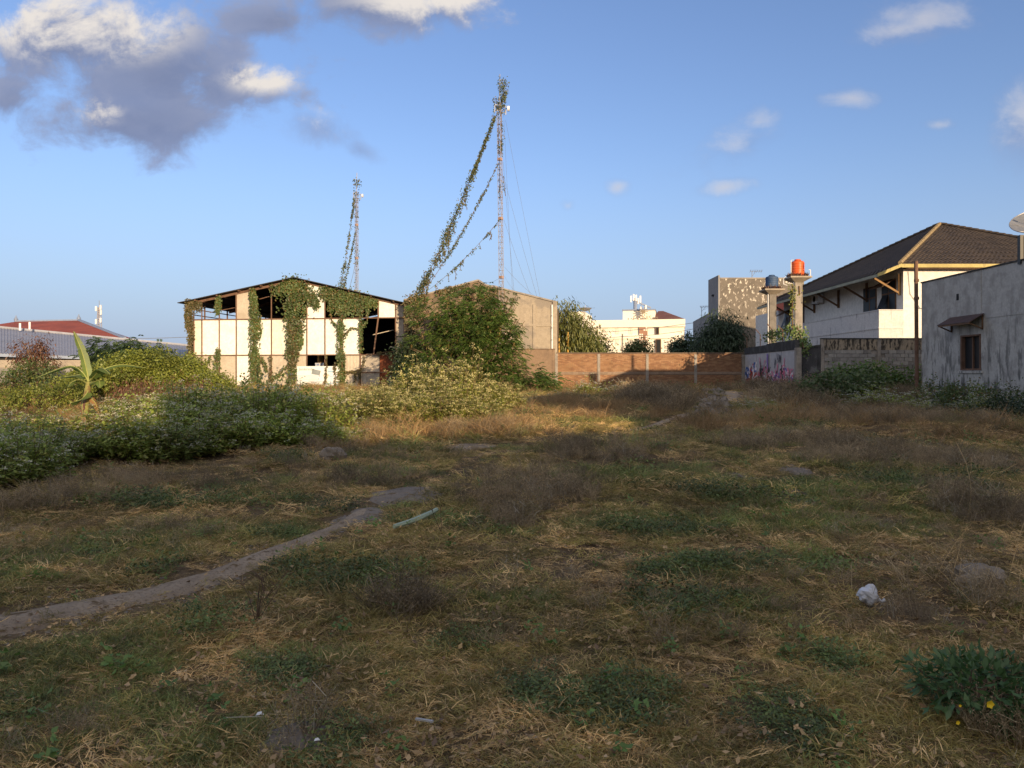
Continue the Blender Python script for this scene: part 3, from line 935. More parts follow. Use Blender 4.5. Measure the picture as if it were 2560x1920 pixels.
# ================================================================== GRAFFITI WALL
def build_graffiti_wall():
    f = Frame(14.56, 48.0, 14.36, 38.9)
    z0 = .4; zt = 2.93; zb = 3.44
    t = thing('graffiti_wall', 'grey plastered side wall sprayed with red and pink graffiti under a black coping band', 'wall', f.P(0, 0, z0))
    m = MB(); f.box(m, 0, f.L, -.15, 0, z0, zt); m.build('wall_face', M_wall_graff, t)
    n = 12
    sz = [(0, zt)] + [(f.L, zt)] + [(f.L, zb)] + [(f.L * .5, zb - .02), (f.L * .48, zb - .08), (0, zb - .1)]
    m = MB(); f.slab(m, sz, -.2, .03); m.build('coping', M_black, t)
    m = MB(); f.box(m, f.L, f.L + .3, -.2, .06, z0, zt + .1); m.build('pillar', M_concrete, t)
    for q in (2.4, 4.9, 6.9):
        m = MB(); f.box(m, q, q + .03, .0, .004, zt - random.uniform(.6, 1.4), zt); m.build('drip_stain', M_black, t)
    # sprayed strokes, each a thin film of paint
    cols = {'red': (0.42, 0.05, 0.04), 'blue': (0.05, 0.14, 0.42), 'pink': (0.66, 0.19, 0.30), 'pale': (0.75, 0.68, 0.72), 'black': (0.03, 0.025, 0.035), 'violet': (0.22, 0.14, 0.42)}
    mats = {k: plain(k + '_spray_paint', c, 0.6, vary=.2) for k, c in cols.items()}
    mbs = {k: MB() for k in cols}
    d = [0.003]
    rr = random.Random(5)

    def stroke(col, s, z, ang, ln, w, bend):
        d[0] += .00012
        pts = []
        a = ang
        p = (s, z)
        k = 7
        for i in range(k):
            pts.append((p[0], p[1], a)); a += bend / k
            p = (p[0] + math.cos(a) * ln / k, p[1] + math.sin(a) * ln / k)
        for i in range(k - 1):
            (s0, za, a0), (s1, zb_, a1) = pts[i], pts[i + 1]
            q = [(s0 - math.sin(a0) * w, za + math.cos(a0) * w), (s0 + math.sin(a0) * w, za - math.cos(a0) * w), (s1 + math.sin(a1) * w, zb_ - math.cos(a1) * w), (s1 - math.sin(a1) * w, zb_ + math.cos(a1) * w)]
            q = [(min(max(x, .02), f.L - .02), max(y, z0 + .05)) for x, y in q]
            mbs[col].poly([f.P(x, d[0], y) for x, y in q])
    for (sa, sb, za, zb2, n, cs, wl) in ((0.05, 2.4, .75, 1.95, 80, ('red', 'red', 'red', 'blue', 'pale', 'black'), .13), (0.2, 2.6, 1.7, 2.3, 14, ('blue', 'blue', 'pale'), .09),
                                        (2.4, 5.3, .6, 2.05, 150, ('pink', 'pale', 'black', 'pink', 'red', 'black'), .05), (5.5, 8.8, .6, 2.05, 170, ('pink', 'pink', 'pale', 'black', 'pink', 'violet'), .06),
                                        (3.2, 4.6, 1.8, 2.35, 10, ('black', 'pink'), .05)):
        for i in range(n):
            s = rr.uniform(sa, sb); mid = abs((s - (sa + sb) / 2) / ((sb - sa) / 2))
            z = za + (zb2 - za) * rr.random() * (1 - .35 * mid)
            stroke(rr.choice(cs), s, z, rr.choice((1.57, 1.3, 1.9, -1.4, .4)) + rr.uniform(-.3, .3), rr.uniform(.25, .75), wl * rr.uniform(.5, 1.1), rr.uniform(-3.2, 3.2))
    for i in range(3):
        stroke('violet', 4.6 + .05 * i, 2.85, -1.57, .8 + .1 * i, .06, .1)
    for i in range(9):
        stroke('black', 5.9 + rr.uniform(0, 1.0), rr.uniform(2.3, 2.85), -1.57, rr.uniform(.2, .6), .035, rr.uniform(-1, 1))
    for k, mb in mbs.items():
        mb.build('graffiti', mats[k], t)
    # bent fence posts on the coping
    for q, up in ((.15, .9), (2.9, 1.0), (5.1, 1.1), (6.9, .9)):
        zt2 = zb - (.1 if q < 4 else .03)
        p = thing('fence_post', {.15: 'thin bent iron post at the far end of the graffiti wall top', 2.9: 'bent hooked iron post on the graffiti wall, left of the blue tank column', 5.1: 'straight iron post right beside the blue tank column', 6.9: 'rusty iron post on the graffiti wall between the two tank columns'}[q], 'post', f.P(q, -.08, zt2), 'iron posts on the graffiti wall')
        m = MB(); m.tube([f.P(q, -.08, zt2 - .05), f.P(q, -.08, zt2 + up * .7), f.P(q + .05, .2, zt2 + up)], .025, 6); m.build('rod', M_rust, p)
    # dark mould-black return wall
    t3 = thing('blackened_wall', 'blackened concrete block wall between the graffiti wall and the grey block wall', 'wall', (14.7, 39.2, z0))
    xa, xb = 14.62, 15.68
    m = MB(); m.prism([(xa, 39.25, z0), (xb + .0, 39.0, z0), (xb, 39.0, 3.1), (xa, 39.25, 2.95)], (0, .15, 0)); m.build('wall_face', M_blackwall, t3)
    m = MB(); m.prism([(xa, 39.2, 2.95), (xb, 38.95, 3.1), (xb, 38.95, 3.2), (xa, 39.2, 3.05)], (0, .22, 0)); m.build('coping', M_black, t3)


M_blackwall = worn('blackened_block', (0.07, 0.07, 0.075), (0.15, 0.15, 0.155), (0.03, 0.03, 0.03), 1.4, 0.95, (0.5, 0.62), (0.5, 0.65))
build_graffiti_wall()

# ================================================================== GREY BLOCK WALL
def build_block_wall():
    Y = 39.0
    x0, x1 = 15.70, 21.2
    z0, z1 = .45, EYE + (940 - 848) / 1920 * Y
    t = thing('block_wall', 'grey concrete block wall with a soot-streaked top in front of the two storey house', 'wall', (x0, Y, z0))
    m = MB(); m.box(x0, x1, Y + .03, Y + .14, z0, z1 - .55); m.build('mortar', M_concrete, t)
    m = MB(); m.box(x0, x1, Y - .01, Y + .15, z1 - .55, z1); m.build('tie_beam', M_sooty, t)
    m = MB(); m.box(x0, x1, Y - .04, Y + .18, z1, z1 + .06); m.build('coping', M_black, t)
    m = MB(); m.box(x0 - .02, x0 + .14, Y - .03, Y - .012, z0, z1); m.build('pillar', M_concrete, t)
    m = MB(); m.box(18.55, 18.72, Y - .02, Y - .008, z0, z1 - .02); m.build('pillar', M_concrete, t)
    base = MB(); base.box(-.19, .19, -.02, .03, 0, .175); mesh0 = None
    variants = []
    for mt in (M_block1, M_block2, M_block3):
        o = base.build('block', mt, None); variants.append(o.data); bpy.data.objects.remove(o)
    r = 0; z = z0 + .01
    rr = random.Random(3)
    while z + .18 < z1 - .54:
        for (a, b) in ((x0 + .16, 18.54), (18.74, x1)):
            x = a + (.2 if r % 2 else 0)
            while x + .38 < b:
                o = bpy.data.objects.new('block', rr.choice(variants)); COL.objects.link(o); o.parent = t
                o.location = Vector((x + .19, Y + rr.uniform(-.004, .008), z + rr.uniform(-.003, .003))) - t.location
                o.rotation_euler = (0, rr.uniform(-.008, .008), rr.uniform(-.01, .01))
                x += .4
        z += .19; r += 1
    # a mound-side pale slab leaning on it
    p = Vector((16.15, 38.4, .75))
    t2 = thing('concrete_slab', 'pale rectangular slab leaning at the foot of the grey block wall', 'slab', p)
    m = MB(); m.prism([(15.75, 38.3, .6), (17.35, 38.25, .6), (17.3, 38.45, 1.37), (15.8, 38.5, 1.40)], (0, .09, 0)); m.build('slab_face', M_whiteslab, t2)
    c = Vector((15.45, 37.9, Hs(15.45, 37.9)))
    t3 = thing('plastic_sack', 'crumpled blue and white plastic sack at the left end of the pale slab', 'sack', c)
    blob_mesh('sack_body', c + Vector((0, 0, .3)), (.55, .35, .42), 5, .35, M_bagblue, t3)


def blob_mesh(name, c, rad, seed, amp, mat, parent):
    V = []; F = []
    nu, nv = 16, 9
    rr = random.Random(seed)
    for j in range(nv + 1):
        th = math.pi * j / nv
        for i in range(nu):
            ph = 2 * math.pi * i / nu
            d = Vector((math.sin(th) * math.cos(ph), math.sin(th) * math.sin(ph), math.cos(th)))
            w = 1 + amp * (float(fbm(d.x * 2.3 + seed * 3, d.y * 2.3 + d.z * 3.1, seed, 3)) - .5) * 2
            V.append((c[0] + d.x * rad[0] * w, c[1] + d.y * rad[1] * w, c[2] + d.z * rad[2] * w))
    m = MB(); m.v = V
    for j in range(nv):
        for i in range(nu):
            a, b = j * nu + i, j * nu + (i + 1) % nu
            m.f.append([a, a + nu, b + nu, b])
    return m.build(name, mat, parent, smooth=False)


M_sooty = worn('soot_streaked_render', (0.30, 0.25, 0.19), (0.22, 0.19, 0.15), (0.045, 0.04, 0.035), 2.6, 0.95, (0.5, 0.62), (0.46, 0.58), run=.3)
M_block1 = worn('grey_block', (0.26, 0.25, 0.24), (0.2, 0.19, 0.185), (0.11, 0.105, 0.1), 1.5, 0.95)
M_block2 = worn('light_grey_block', (0.31, 0.30, 0.285), (0.25, 0.24, 0.23), (0.14, 0.13, 0.125), 1.5, 0.95)
M_block3 = worn('dark_grey_block', (0.21, 0.20, 0.19), (0.16, 0.15, 0.145), (0.09, 0.085, 0.08), 1.5, 0.95)
M_whiteslab = worn('pale_slab', (0.40, 0.40, 0.36), (0.34, 0.34, 0.3), (0.2, 0.2, 0.18), 2.0, 0.9)
build_block_wall()

# ================================================================== MOULDY GREY BUILDING (right foreground)
def wxx(px, D): return (px - 1280) / 1920 * D


def build_right():
    f = Frame(16.0, 30.0, 16.0, -12.0)
    z0, zt = -.3, 5.22
    t = thing('grey_building', 'windowed grey rendered building streaked with black mould, nearest on the right', 'building', f.P(0, 0, 0))
    s0, s1, za, zb = 2.62, 3.80, 1.80, 3.04
    m = MB()
    f.box(m, 0, s0, -.15, 0, z0, zt); f.box(m, s1, f.L, -.15, 0, z0, zt); f.box(m, s0, s1, -.15, 0, z0, za); f.box(m, s0, s1, -.15, 0, zb, zt)
    m.build('wall', M_right, t)
    m = MB(); m.box(16.16, 29, 29.85, 30.0, z0, zt); m.build('rear_wall', M_right, t)
    m = MB(); m.box(16.16, 29, -12, 29.84, zt - .3, zt - .05); m.build('roof_slab', M_concrete, t)
    m = MB(); m.box(29.01, 29.15, -12, 30, z0, zt); m.build('side_wall', M_right, t)
    m = MB(); m.box(16.16, 29, -12.2, -12.01, z0, zt); m.build('front_wall', M_right, t)
    m = MB(); f.box(m, -.03, f.L, -.2, .03, zt, zt + .05); m.build('coping', M_black, t)
    # window: frame, dark louvred glass
    w = MB()
    f.box(w, s0, s0 + .07, -.13, .02, za, zb); f.box(w, s1 - .07, s1, -.13, .02, za, zb); f.box(w, s0 + .07, s1 - .07, -.13, .02, za, za + .06); f.box(w, s0 + .07, s1 - .07, -.13, .02, zb - .06, zb)
    wo = w.build('window', M_rust, t)
    m = MB(); f.box(m, s0 + .07, s1 - .07, -.14, -.12, za + .06, zb - .06); m.build('pane', M_glass, wo)
    m = MB(); f.box(m, (s0 + s1) / 2 - .02, (s0 + s1) / 2 + .02, -.119, -.06, za + .06, zb - .06); m.build('mullion', M_rust, wo)
    m = MB(); f.box(m, s0 - .1, s1 + .1, .003, .05, za - .1, za - .02); m.build('sill', M_right, t)
    # rendered bands and a narrow rib, slightly proud
    for a, b, z, zz in ((.0, 2.4, 1.15, 1.22), (4.1, 9, 1.15, 1.22), (4.1, 9, 3.55, 3.62)):
        m = MB(); f.box(m, a, b, 0.003, .015, z, zz); m.build('band', M_right, t)
    m = MB(); f.box(m, 2.6, 2.68, 0.003, .02, .2, 1.15); m.build('rib', M_right, t)
    m = MB(); f.box(m, 3.72, 3.82, 0.003, .02, 3.2, zt - .02); m.build('rib', M_right, t)
    m = MB(); f.box(m, 2.36, 2.5, 0.003, .01, 4.32, 4.55); m.build('vent_hole', M_dark, t)
    # awning
    a = thing('awning', 'small rust brown sheet awning above the window of the mouldy grey building', 'awning', f.P(1.9, 0, 3.3))
    m = MB(); pts = [f.P(2.0, .5, 3.42), f.P(4.0, .5, 3.42), f.P(4.0, .02, 3.70), f.P(2.0, .02, 3.70)]; m.prism(pts, (0, 0, .03)); m.build('sheet', M_awning, a)
    for q in (2.08, 3.92):
        m = MB(); m.bar(f.P(q, .02, 3.2), f.P(q, .47, 3.40), .04); m.bar(f.P(q, .03, 3.2), f.P(q, .03, 3.68), .04); m.build('bracket', M_timber, a)
    m = MB(); m.bar(f.P(2.04, .48, 3.40), f.P(3.96, .48, 3.40), .03, .06); m.build('front_rail', M_timber, a)
    # rusty stack pipe on the corner
    p = thing('rusty_pipe', 'tall rusty brown iron pipe standing at the corner of the mouldy grey building', 'pipe', (15.93, 30.15, 0))
    m = MB(); m.tube([(15.9, 30.15, .2), (15.88, 30.15, 3.2), (15.86, 30.15, 6.1)], .075, 8); m.build('pipe_shaft', M_rust, p)
    for z in (1.5, 3.0, 4.6, 5.3):
        m = MB(); m.tube([(15.88, 30.15, z), (15.88, 30.15, z + .1)], .1, 8); m.build('collar', M_rust, p)
    # concrete stub and pipe on the roof
    x = 15.95 + .18
    c = thing('roof_pier', 'short square concrete pier on the roof edge of the mouldy grey building', 'pier', (x, 24.2, zt))
    m = MB(); m.box(x - .03, x + .25, 24.0, 24.35, zt - .1, 6.0); m.build('pier_shaft', M_concrete, c)
    m = MB(); m.box(x - .18, x - .04, 24.1, 24.24, zt - .1, 6.03); m.build('duct', M_black_plastic, c)
    # satellite dish at the frame's edge
    cx = Vector((wxx(2618, 33), 33.0, 1.6 + 372 / 1920 * 33))
    m = MB(); m.box(19.2, 29, 30.01, 34.5, z0, 4.95); m.build('rear_wing', M_right, t)
    d = thing('satellite_dish', 'large pale mesh satellite dish on the roof at the right edge of the picture', 'satellite dish', (cx.x, cx.y, 4.95))
    ax = Vector((-.35, -.42, .84)).normalized(); e1 = ax.cross(Vector((0, 1, 0))).normalized(); e2 = ax.cross(e1)
    rad = 1.35; nr, ns = 5, 24
    def dp(r, a): return cx + (e1 * math.cos(a) + e2 * math.sin(a)) * (rad * r) + ax * (.36 * r * r)
    for k in range(8):
        m = MB()
        for i in range(nr):
            for j in range(3):
                a0, a1 = 2 * math.pi * (k + j / 3) / 8, 2 * math.pi * (k + (j + 1) / 3) / 8
                m.poly([dp(i / nr, a0), dp((i + 1) / nr, a0), dp((i + 1) / nr, a1), dp(i / nr, a1)][(1 if i == 0 else 0):] if i else [dp(0, 0), dp(1 / nr, a0), dp(1 / nr, a1)])
        m.build('dish_panel', M_dish, d)
        m = MB(); m.tube([dp(.05, 2 * math.pi * k / 8) - ax * .01, dp(.5, 2 * math.pi * k / 8) - ax * .01, dp(1, 2 * math.pi * k / 8) - ax * .01], .015, 5); m.build('rib', M_steel, d)
    m = MB(); m.tube([dp(1, 2 * math.pi * k / 36) for k in range(37)], .018, 5, False); m.build('rim', M_steel, d)
    m = MB(); m.tube([cx, cx + ax * .75], .015, 5); m.tube([cx + ax * .7, cx + ax * .85], .05, 8); m.build('feed', M_steel, d)
    m = MB(); m.tube([(cx.x, cx.y, 4.9), (cx.x, cx.y, cx.z - .02)], .05, 8); m.build('mast', M_steel, d)


M_awning = worn('rust_brown_sheet', (0.085, 0.05, 0.04), (0.06, 0.035, 0.03), None, 2.0, 0.6)
M_dish = plain('dish_mesh', (0.22, 0.23, 0.25), 0.5, 0.3)
build_right()

# ================================================================== TWO STOREY HOUSE
def roof_face(A, B, C, name, mat, parent, row=.33, rib=.26):
    """tiled triangle A (apex), B-C (eave): stepped courses with raised ribs"""
    A, B, C = Vector(A), Vector(B), Vector(C)
    n = (B - A).cross(C - A).normalized()
    if n.z < 0: n = -n
    mid = (B + C) / 2
    e = (C - B).normalized()
    foot = B + e * (A - B).dot(e)
    Hh = (A - foot).length
    rows = int(Hh / row)
    m = MB()
    for r in range(rows):
        t0, t1 = r / rows, (r + 1) / rows
        p0, p1 = B.lerp(A, t0), C.lerp(A, t0); q0, q1 = B.lerp(A, t1), C.lerp(A, t1)
        up = n * .022
        L = (p1 - p0).length; k = max(1, int(L / rib))
        for i in range(k):
            a0, a1 = i / k, (i + 1) / k; am = (a0 + a1) / 2
            P0, P1, Pm = p0.lerp(p1, a0) + up, p0.lerp(p1, a1) + up, p0.lerp(p1, am) + up * 2.0
            Q0, Q1, Qm = q0.lerp(q1, a0), q0.lerp(q1, a1), q0.lerp(q1, am) + up * 1.3
            m.poly([P0, Pm, Qm, Q0]); m.poly([Pm, P1, Q1, Qm])
    m.prism([B - n * .02, C - n * .02, A - n * .02], -n * .06)
    o = m.build(name, mat, parent)
    return tag(o, kind='stuff')


def build_house():
    X, Y = 21.4, 42.0
    Yb = 60.5; zE = 7.62
    t = thing('house', 'two storey white house with a dark tiled hip roof and yellow eaves', 'house', (X, Y, .6))
    m = MB(); m.box(X, 34.5, Y, Yb, .3, zE - .1); m.build('wall', M_white_wall, t)
    # balcony wing
    Xb = 20.06; zb = EYE + (940 - 776) / 1920 * Y
    m = MB(); m.box(Xb, X - .003, Y - .02, 55, .3, zb); m.build('parapet', M_balcony, t)
    m = MB(); m.box(Xb - .03, X - .003, Y - .06, 55, zb, zb + .05); m.build('parapet_cap', M_balcony, t)
    m = MB(); m.box(Xb - .035, X - .003, Y - .055, 55, zb - 1.0, zb - .92); m.build('ledge', M_balcony, t)
    # roof
    A = (28.7, 51.5, 11.75)
    fl, fr, bl, br = (20.95, 41.45, zE), (35.2, 41.45, zE), (20.95, 61.2, zE), (35.2, 61.2, zE)
    roof_face(A, fl, fr, 'roof_slope', M_tile, t)
    roof_face(A, bl, fl, 'roof_slope', M_tile, t)
    roof_face(A, br, bl, 'roof_slope', M_tile, t, .6, .5)
    roof_face(A, fr, br, 'roof_slope', M_tile, t, .6, .5)
    lo = (19.75, 41.4, 7.10); lb = (19.75, 61.7, 7.10)
    m = MB()
    n = 44; sx = 5
    for i in range(n):
        for j in range(sx):
            y0, y1 = 41.4 + 20.3 * i / n, 41.4 + 20.3 * (i + 1) / n
            a, b = j / sx, (j + 1) / sx
            xa, xb2 = 19.75 + 1.3 * a, 19.75 + 1.3 * b
            za, zb2 = 7.10 + .56 * a, 7.10 + .56 * b
            ym = (y0 + y1) / 2
            m.poly([(xa, y0, za + .03), (xb2, y0, zb2), (xb2, ym, zb2 + .04), (xa, ym, za + .07)]); m.poly([(xa, ym, za + .07), (xb2, ym, zb2 + .04), (xb2, y1, zb2), (xa, y1, za + .03)])
    tag(m.build('eave_slope', M_tile, t), kind='stuff')
    m = MB(); m.prism([(19.8, 41.5, 7.02), (21.3, 41.5, 7.64), (21.3, 41.5, 7.60), (19.8, 41.5, 6.98)], (0, 20, 0)); m.build('soffit', M_timber, t)
    m = MB(); m.bar((19.72, 41.36, 7.03), (20.98, 41.36, 7.56), .05, .17, (0, 1, 0)); 
    m2 = MB(); m2.prism([(19.70, 41.34, 6.95), (20.98, 41.34, 7.48), (20.98, 41.34, 7.66), (19.70, 41.34, 7.13)], (0, .05, 0)); m2.build('barge_board', M_yellow_fascia, t)
    m = MB(); m.box(20.99, 35.2, 41.36, 41.41, zE - .17, zE + .02); m.build('fascia', M_yellow_fascia, t)
    m = MB(); m.box(21.4, 35.0, 41.44, 41.98, zE - .20, zE - .12); m.build('soffit', M_timber, t)
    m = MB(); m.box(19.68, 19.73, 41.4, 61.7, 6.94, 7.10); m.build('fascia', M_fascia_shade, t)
    for p, q, w in ((A, fl, .2), (A, fr, .2), (A, bl, .2)):
        m = MB(); P, Q = Vector(p), Vector(q); k = 30
        for i in range(k):
            a, b = P.lerp(Q, i / k), P.lerp(Q, (i + 1.08) / k)
            m.tube([a + Vector((0, 0, .06)), b + Vector((0, 0, .10))], .11, 6)
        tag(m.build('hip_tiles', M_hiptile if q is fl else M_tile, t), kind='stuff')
    # timber brackets under the eave
    for y in (42.3, 46.2, 50.2, 54.2, 58.6):
        m = MB(); m.bar((X - .07, y, 6.05), (X - .07, y, 7.2), .12); m.bar((X - .06, y, 6.15), (19.95, y, 6.98), .1); m.build('eave_bracket', M_timber_light if y < 43 else M_timber, t)
    # windows on the shaded side: x along Y
    f = Frame(X, 60, X, Y)
    def win(pa, pb, ya, yb, open_=False):
        sa, sb = f.s_of(pa), f.s_of(pb)
        zb_, za_ = f.z_of(pa, ya), f.z_of(pb, yb)
        m = MB(); f.box(m, sa, sb, .004, .05, za_, zb_); w = m.build('window', M_timber, t)
        n = 2
        for k in range(n):
            a = sa + (sb - sa) * k / n + .05; b = sa + (sb - sa) * (k + 1) / n - .05
            m = MB(); f.box(m, a, b, .05, .06, za_ + .06, za_ + (zb_ - za_) * .55); m.build('pane', M_glass, w)
            m = MB(); f.box(m, a, b, .05, .06, za_ + (zb_ - za_) * .6, zb_ - .06); m.build('pane', M_glass, w)
        if open_:
            m = MB(); m.prism([f.P(sa, .06, zb_), f.P(sb, .06, zb_), f.P(sb, .8, zb_ - .45), f.P(sa, .8, zb_ - .45)], (0, 0, .04)); m.build('open_shutter', M_timber, w)
            m = MB(); m.prism([f.P(sa + .1, .06, za_ + .9), f.P((sa + sb) / 2, .06, za_ + .9), f.P((sa + sb) / 2, .42, za_ + .05), f.P(sa + .1, .42, za_ + .05)], (0, 0, .03)); m.build('open_sash', M_glass, w)
    win(2160, 2192, 722, 782); win(2206, 2241, 706, 775, True); win(2003, 2011, 768, 815); win(1963, 1975, 778, 820, True)
    # cable on the lit front
    m = MB(); m.tube([(22.1, Y - .03, 5.3), (22.6, Y - .04, 5.28), (23.1, Y - .03, 5.27)], .02, 5); m.build('cable', M_wire, t)
    m = MB(); m.tube([(X + .25, Y - .03, 7.3), (X + .35, Y - .04, 6.1), (X + .9, Y - .03, 5.3)], .012, 5); m.build('cable', M_wire, t)
    # air conditioner
    a = thing('air_conditioner', 'white outdoor air conditioner unit hung on the shaded wall of the two storey house', 'air conditioner', f.P(f.s_of(2055), 0, 5.9))
    sa, sb = f.s_of(2046), f.s_of(2062); zz = f.z_of(2055, 758)
    m = MB(); f.box(m, sa, sb, .12, .48, zz, zz + .58); b = m.build('casing', M_white_plastic, a)
    m = MB()
    c = f.P((sa + sb) / 2 - .1, .482, zz + .29)
    for q in range(16):
        a0, a1 = 2 * math.pi * q / 16, 2 * math.pi * (q + 1) / 16
        m.poly([c, c + f.t * .22 * math.cos(a1) + Vector((0, 0, .22 * math.sin(a1))), c + f.t * .22 * math.cos(a0) + Vector((0, 0, .22 * math.sin(a0)))])
    m.build('fan_grille', M_dark, a)
    m = MB(); m.bar(f.P(sa + .1, 0, zz - .04), f.P(sa + .1, .5, zz - .02), .04); m.bar(f.P(sb - .1, 0, zz - .04), f.P(sb - .1, .5, zz - .02), .04); m.build('bracket', M_rust, a)
    # a red tile roof peeping past the house
    r = thing('red_roofed_house', 'red tiled roof end peeping out behind the left eave of the two storey house', 'house', (23, 66, 1))
    p1, p2, p3 = W(1938, 730, 66), W(1965, 738, 66), W(1990, 790, 66)
    m = MB(); m.prism([W(1925, 732, 66), W(1990, 760, 66), W(1990, 779, 63), W(1925, 771, 63)], (0, 0, -.1)); m.build('roof', M_redroof, r)
    m = MB(); m.box(W(1926, 0, 66).x, W(1990, 0, 66).x, 64, 70, .8, W(0, 776, 64).z); m.build('wall', M_white_wall, r)


M_tile = worn('dark_brown_roof_tile', (0.095, 0.073, 0.056), (0.06, 0.048, 0.04), None, 1.4, 0.8, (0.42, 0.62))
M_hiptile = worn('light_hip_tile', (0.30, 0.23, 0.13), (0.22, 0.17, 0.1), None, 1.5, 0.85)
M_fascia_shade = worn('shaded_fascia_board', (0.34, 0.34, 0.26), (0.25, 0.26, 0.2), None, 1.5, 0.8)  # greyer copy of the yellow fascia, the side's shade put into its colour
M_timber_light = worn('orange_brown_timber', (0.28, 0.17, 0.08), (0.22, 0.13, 0.065), None, 2.0, 0.8)
build_house()

# ================================================================== WATER TANKS ON CONCRETE COLUMNS
def build_tank(px0, px1, Y, pyc0, py_plat, py_top, pxa, pxb, mat, orange, name_l, col_l):
    xa, xb = W(px0, 0, Y).x, W(px1, 0, Y).x
    cx = (xa + xb) / 2; w = (xb - xa)
    zt = W(0, py_plat, Y).z
    t = thing('tank_column', col_l, 'concrete column', (cx, Y, .5), 'water tank columns')
    m = MB(); m.box(xa, xb, Y - w / 2, Y + w / 2, .5, zt - .28); m.build('shaft', M_concrete if orange else M_concrete_shade, t)
    pw = (W(pxb, 0, Y).x - W(pxa, 0, Y).x) / 2
    m = MB(); i0 = len(m.v)
    lo = [(cx - w * .55, Y - w * .55), (cx + w * .55, Y - w * .55), (cx + w * .55, Y + w * .55), (cx - w * .55, Y + w * .55)]
    hi = [(cx - pw, Y - pw), (cx + pw, Y - pw), (cx + pw, Y + pw), (cx - pw, Y + pw)]
    m.v = [(x, y, zt - .30) for x, y in lo] + [(x, y, zt - .08) for x, y in hi] + [(x, y, zt) for x, y in hi]
    for b in (0, 4):
        for k in range(4): m.f.append([b + k, b + (k + 1) % 4, b + 4 + (k + 1) % 4, b + 4 + k])
    m.f += [[3, 2, 1, 0], [8, 9, 10, 11]]
    m.build('platform', M_concrete_warm, t)
    m = MB(); m.tube([(xa - .07, Y - w * .4, .6), (xa - .07, Y - w * .4, zt)], .03, 6); m.build('water_pipe', M_white_plastic if not orange else M_steel, t)
    if orange:
        m = MB(); p = [(cx - pw - .1, Y - .1, zt + .02), (cx - pw - .22, Y - .1, zt - .1), (cx - pw - .22, Y - .1, zt - .4), (cx - pw - .05, Y - .1, zt - .45), (cx - pw + .1, Y - .1, zt - .3)]
        m.tube(p, .025, 6); m.build('water_pipe', M_white_plastic, t)
        m = MB(); q = cx + pw - .06
        m.tube([(q, Y - pw + .1, zt), (q, Y - pw + .1, zt + .34), (q - .1, Y - pw + .1, zt + .34)], .018, 5); m.build('handrail', M_steel, t)
    # the tank
    r = (W(pxb, 0, Y).x - W(pxa, 0, Y).x) * (.30 if orange else .31); h = W(0, py_top, Y).z - zt
    k = thing('water_tank', name_l, 'water tank', (cx, Y, zt))
    prof = [(r * .96, 0.0), (r, .02)]
    nb = 6
    for i in range(nb):
        z = h * .80 * (i + .5) / nb
        prof += [(r, z - .045), (r * 1.03, z - .02), (r * 1.03, z + .02), (r, z + .045)]
    prof += [(r, h * .80), (r * .93, h * .85), (r * .55, h * .91)]
    m = MB(); m.lathe((cx, Y, zt), prof, 28); b = m.build('tank_body', mat, k, True)
    m = MB(); m.lathe((cx, Y, zt + h * .9), [(r * .5, 0), (r * .5, h * .05), (r * .42, h * .085), (r * .1, h * .1)], 20); m.build('lid', mat, k, True)
    if orange:
        # the printed mark on the drum: a drop shape over a bar
        for (z0, z1, a0, a1) in ((.42, .62, .50, .70), (.62, .74, .55, .65), (.32, .37, .44, .76)):
            m = MB(); n = 5
            for i in range(n):
                t0, t1 = -math.pi / 2 + a0 + (a1 - a0) * i / n, -math.pi / 2 + a0 + (a1 - a0) * (i + 1) / n
                rr = r * 1.03 + .006
                m.poly([(cx + rr * math.cos(t0), Y + rr * math.sin(t0), zt + h * z0), (cx + rr * math.cos(t1), Y + rr * math.sin(t1), zt + h * z0), (cx + rr * math.cos(t1), Y + rr * math.sin(t1), zt + h * z1), (cx + rr * math.cos(t0), Y + rr * math.sin(t0), zt + h * z1)])
            m.build('printed_mark', M_tankmark, k)
        m = MB(); m.tube([(cx - r * 1.14, Y - .1, zt), (cx - r * 1.14, Y - .1, zt + h * .93), (cx - r * .8, Y - .1, zt + h * .95)], .022, 6); m.build('inlet_pipe', M_white_plastic, k)
    return cx, zt, pw, w


M_concrete_shade = worn('shade_darkened_concrete', (0.19, 0.175, 0.16), (0.13, 0.12, 0.11), (0.08, 0.075, 0.07), 1.2, 0.9)  # darker copy of the raw concrete, standing in for shade on the blue tank's shaft
M_concrete_warm = worn('pale_concrete_slab', (0.36, 0.31, 0.25), (0.28, 0.24, 0.2), (0.18, 0.14, 0.11), 1.5, 0.9)
M_tankmark = plain('dark_print', (0.10, 0.02, 0.015), 0.5)
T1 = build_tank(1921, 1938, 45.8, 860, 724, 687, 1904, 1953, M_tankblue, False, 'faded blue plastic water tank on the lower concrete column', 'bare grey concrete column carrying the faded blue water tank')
T2 = build_tank(1985, 2003, 41.7, 850, 693, 648, 1964, 2017, M_tankorange, True, 'bright orange plastic water tank on the taller concrete column', 'creeper-covered concrete column carrying the orange water tank')

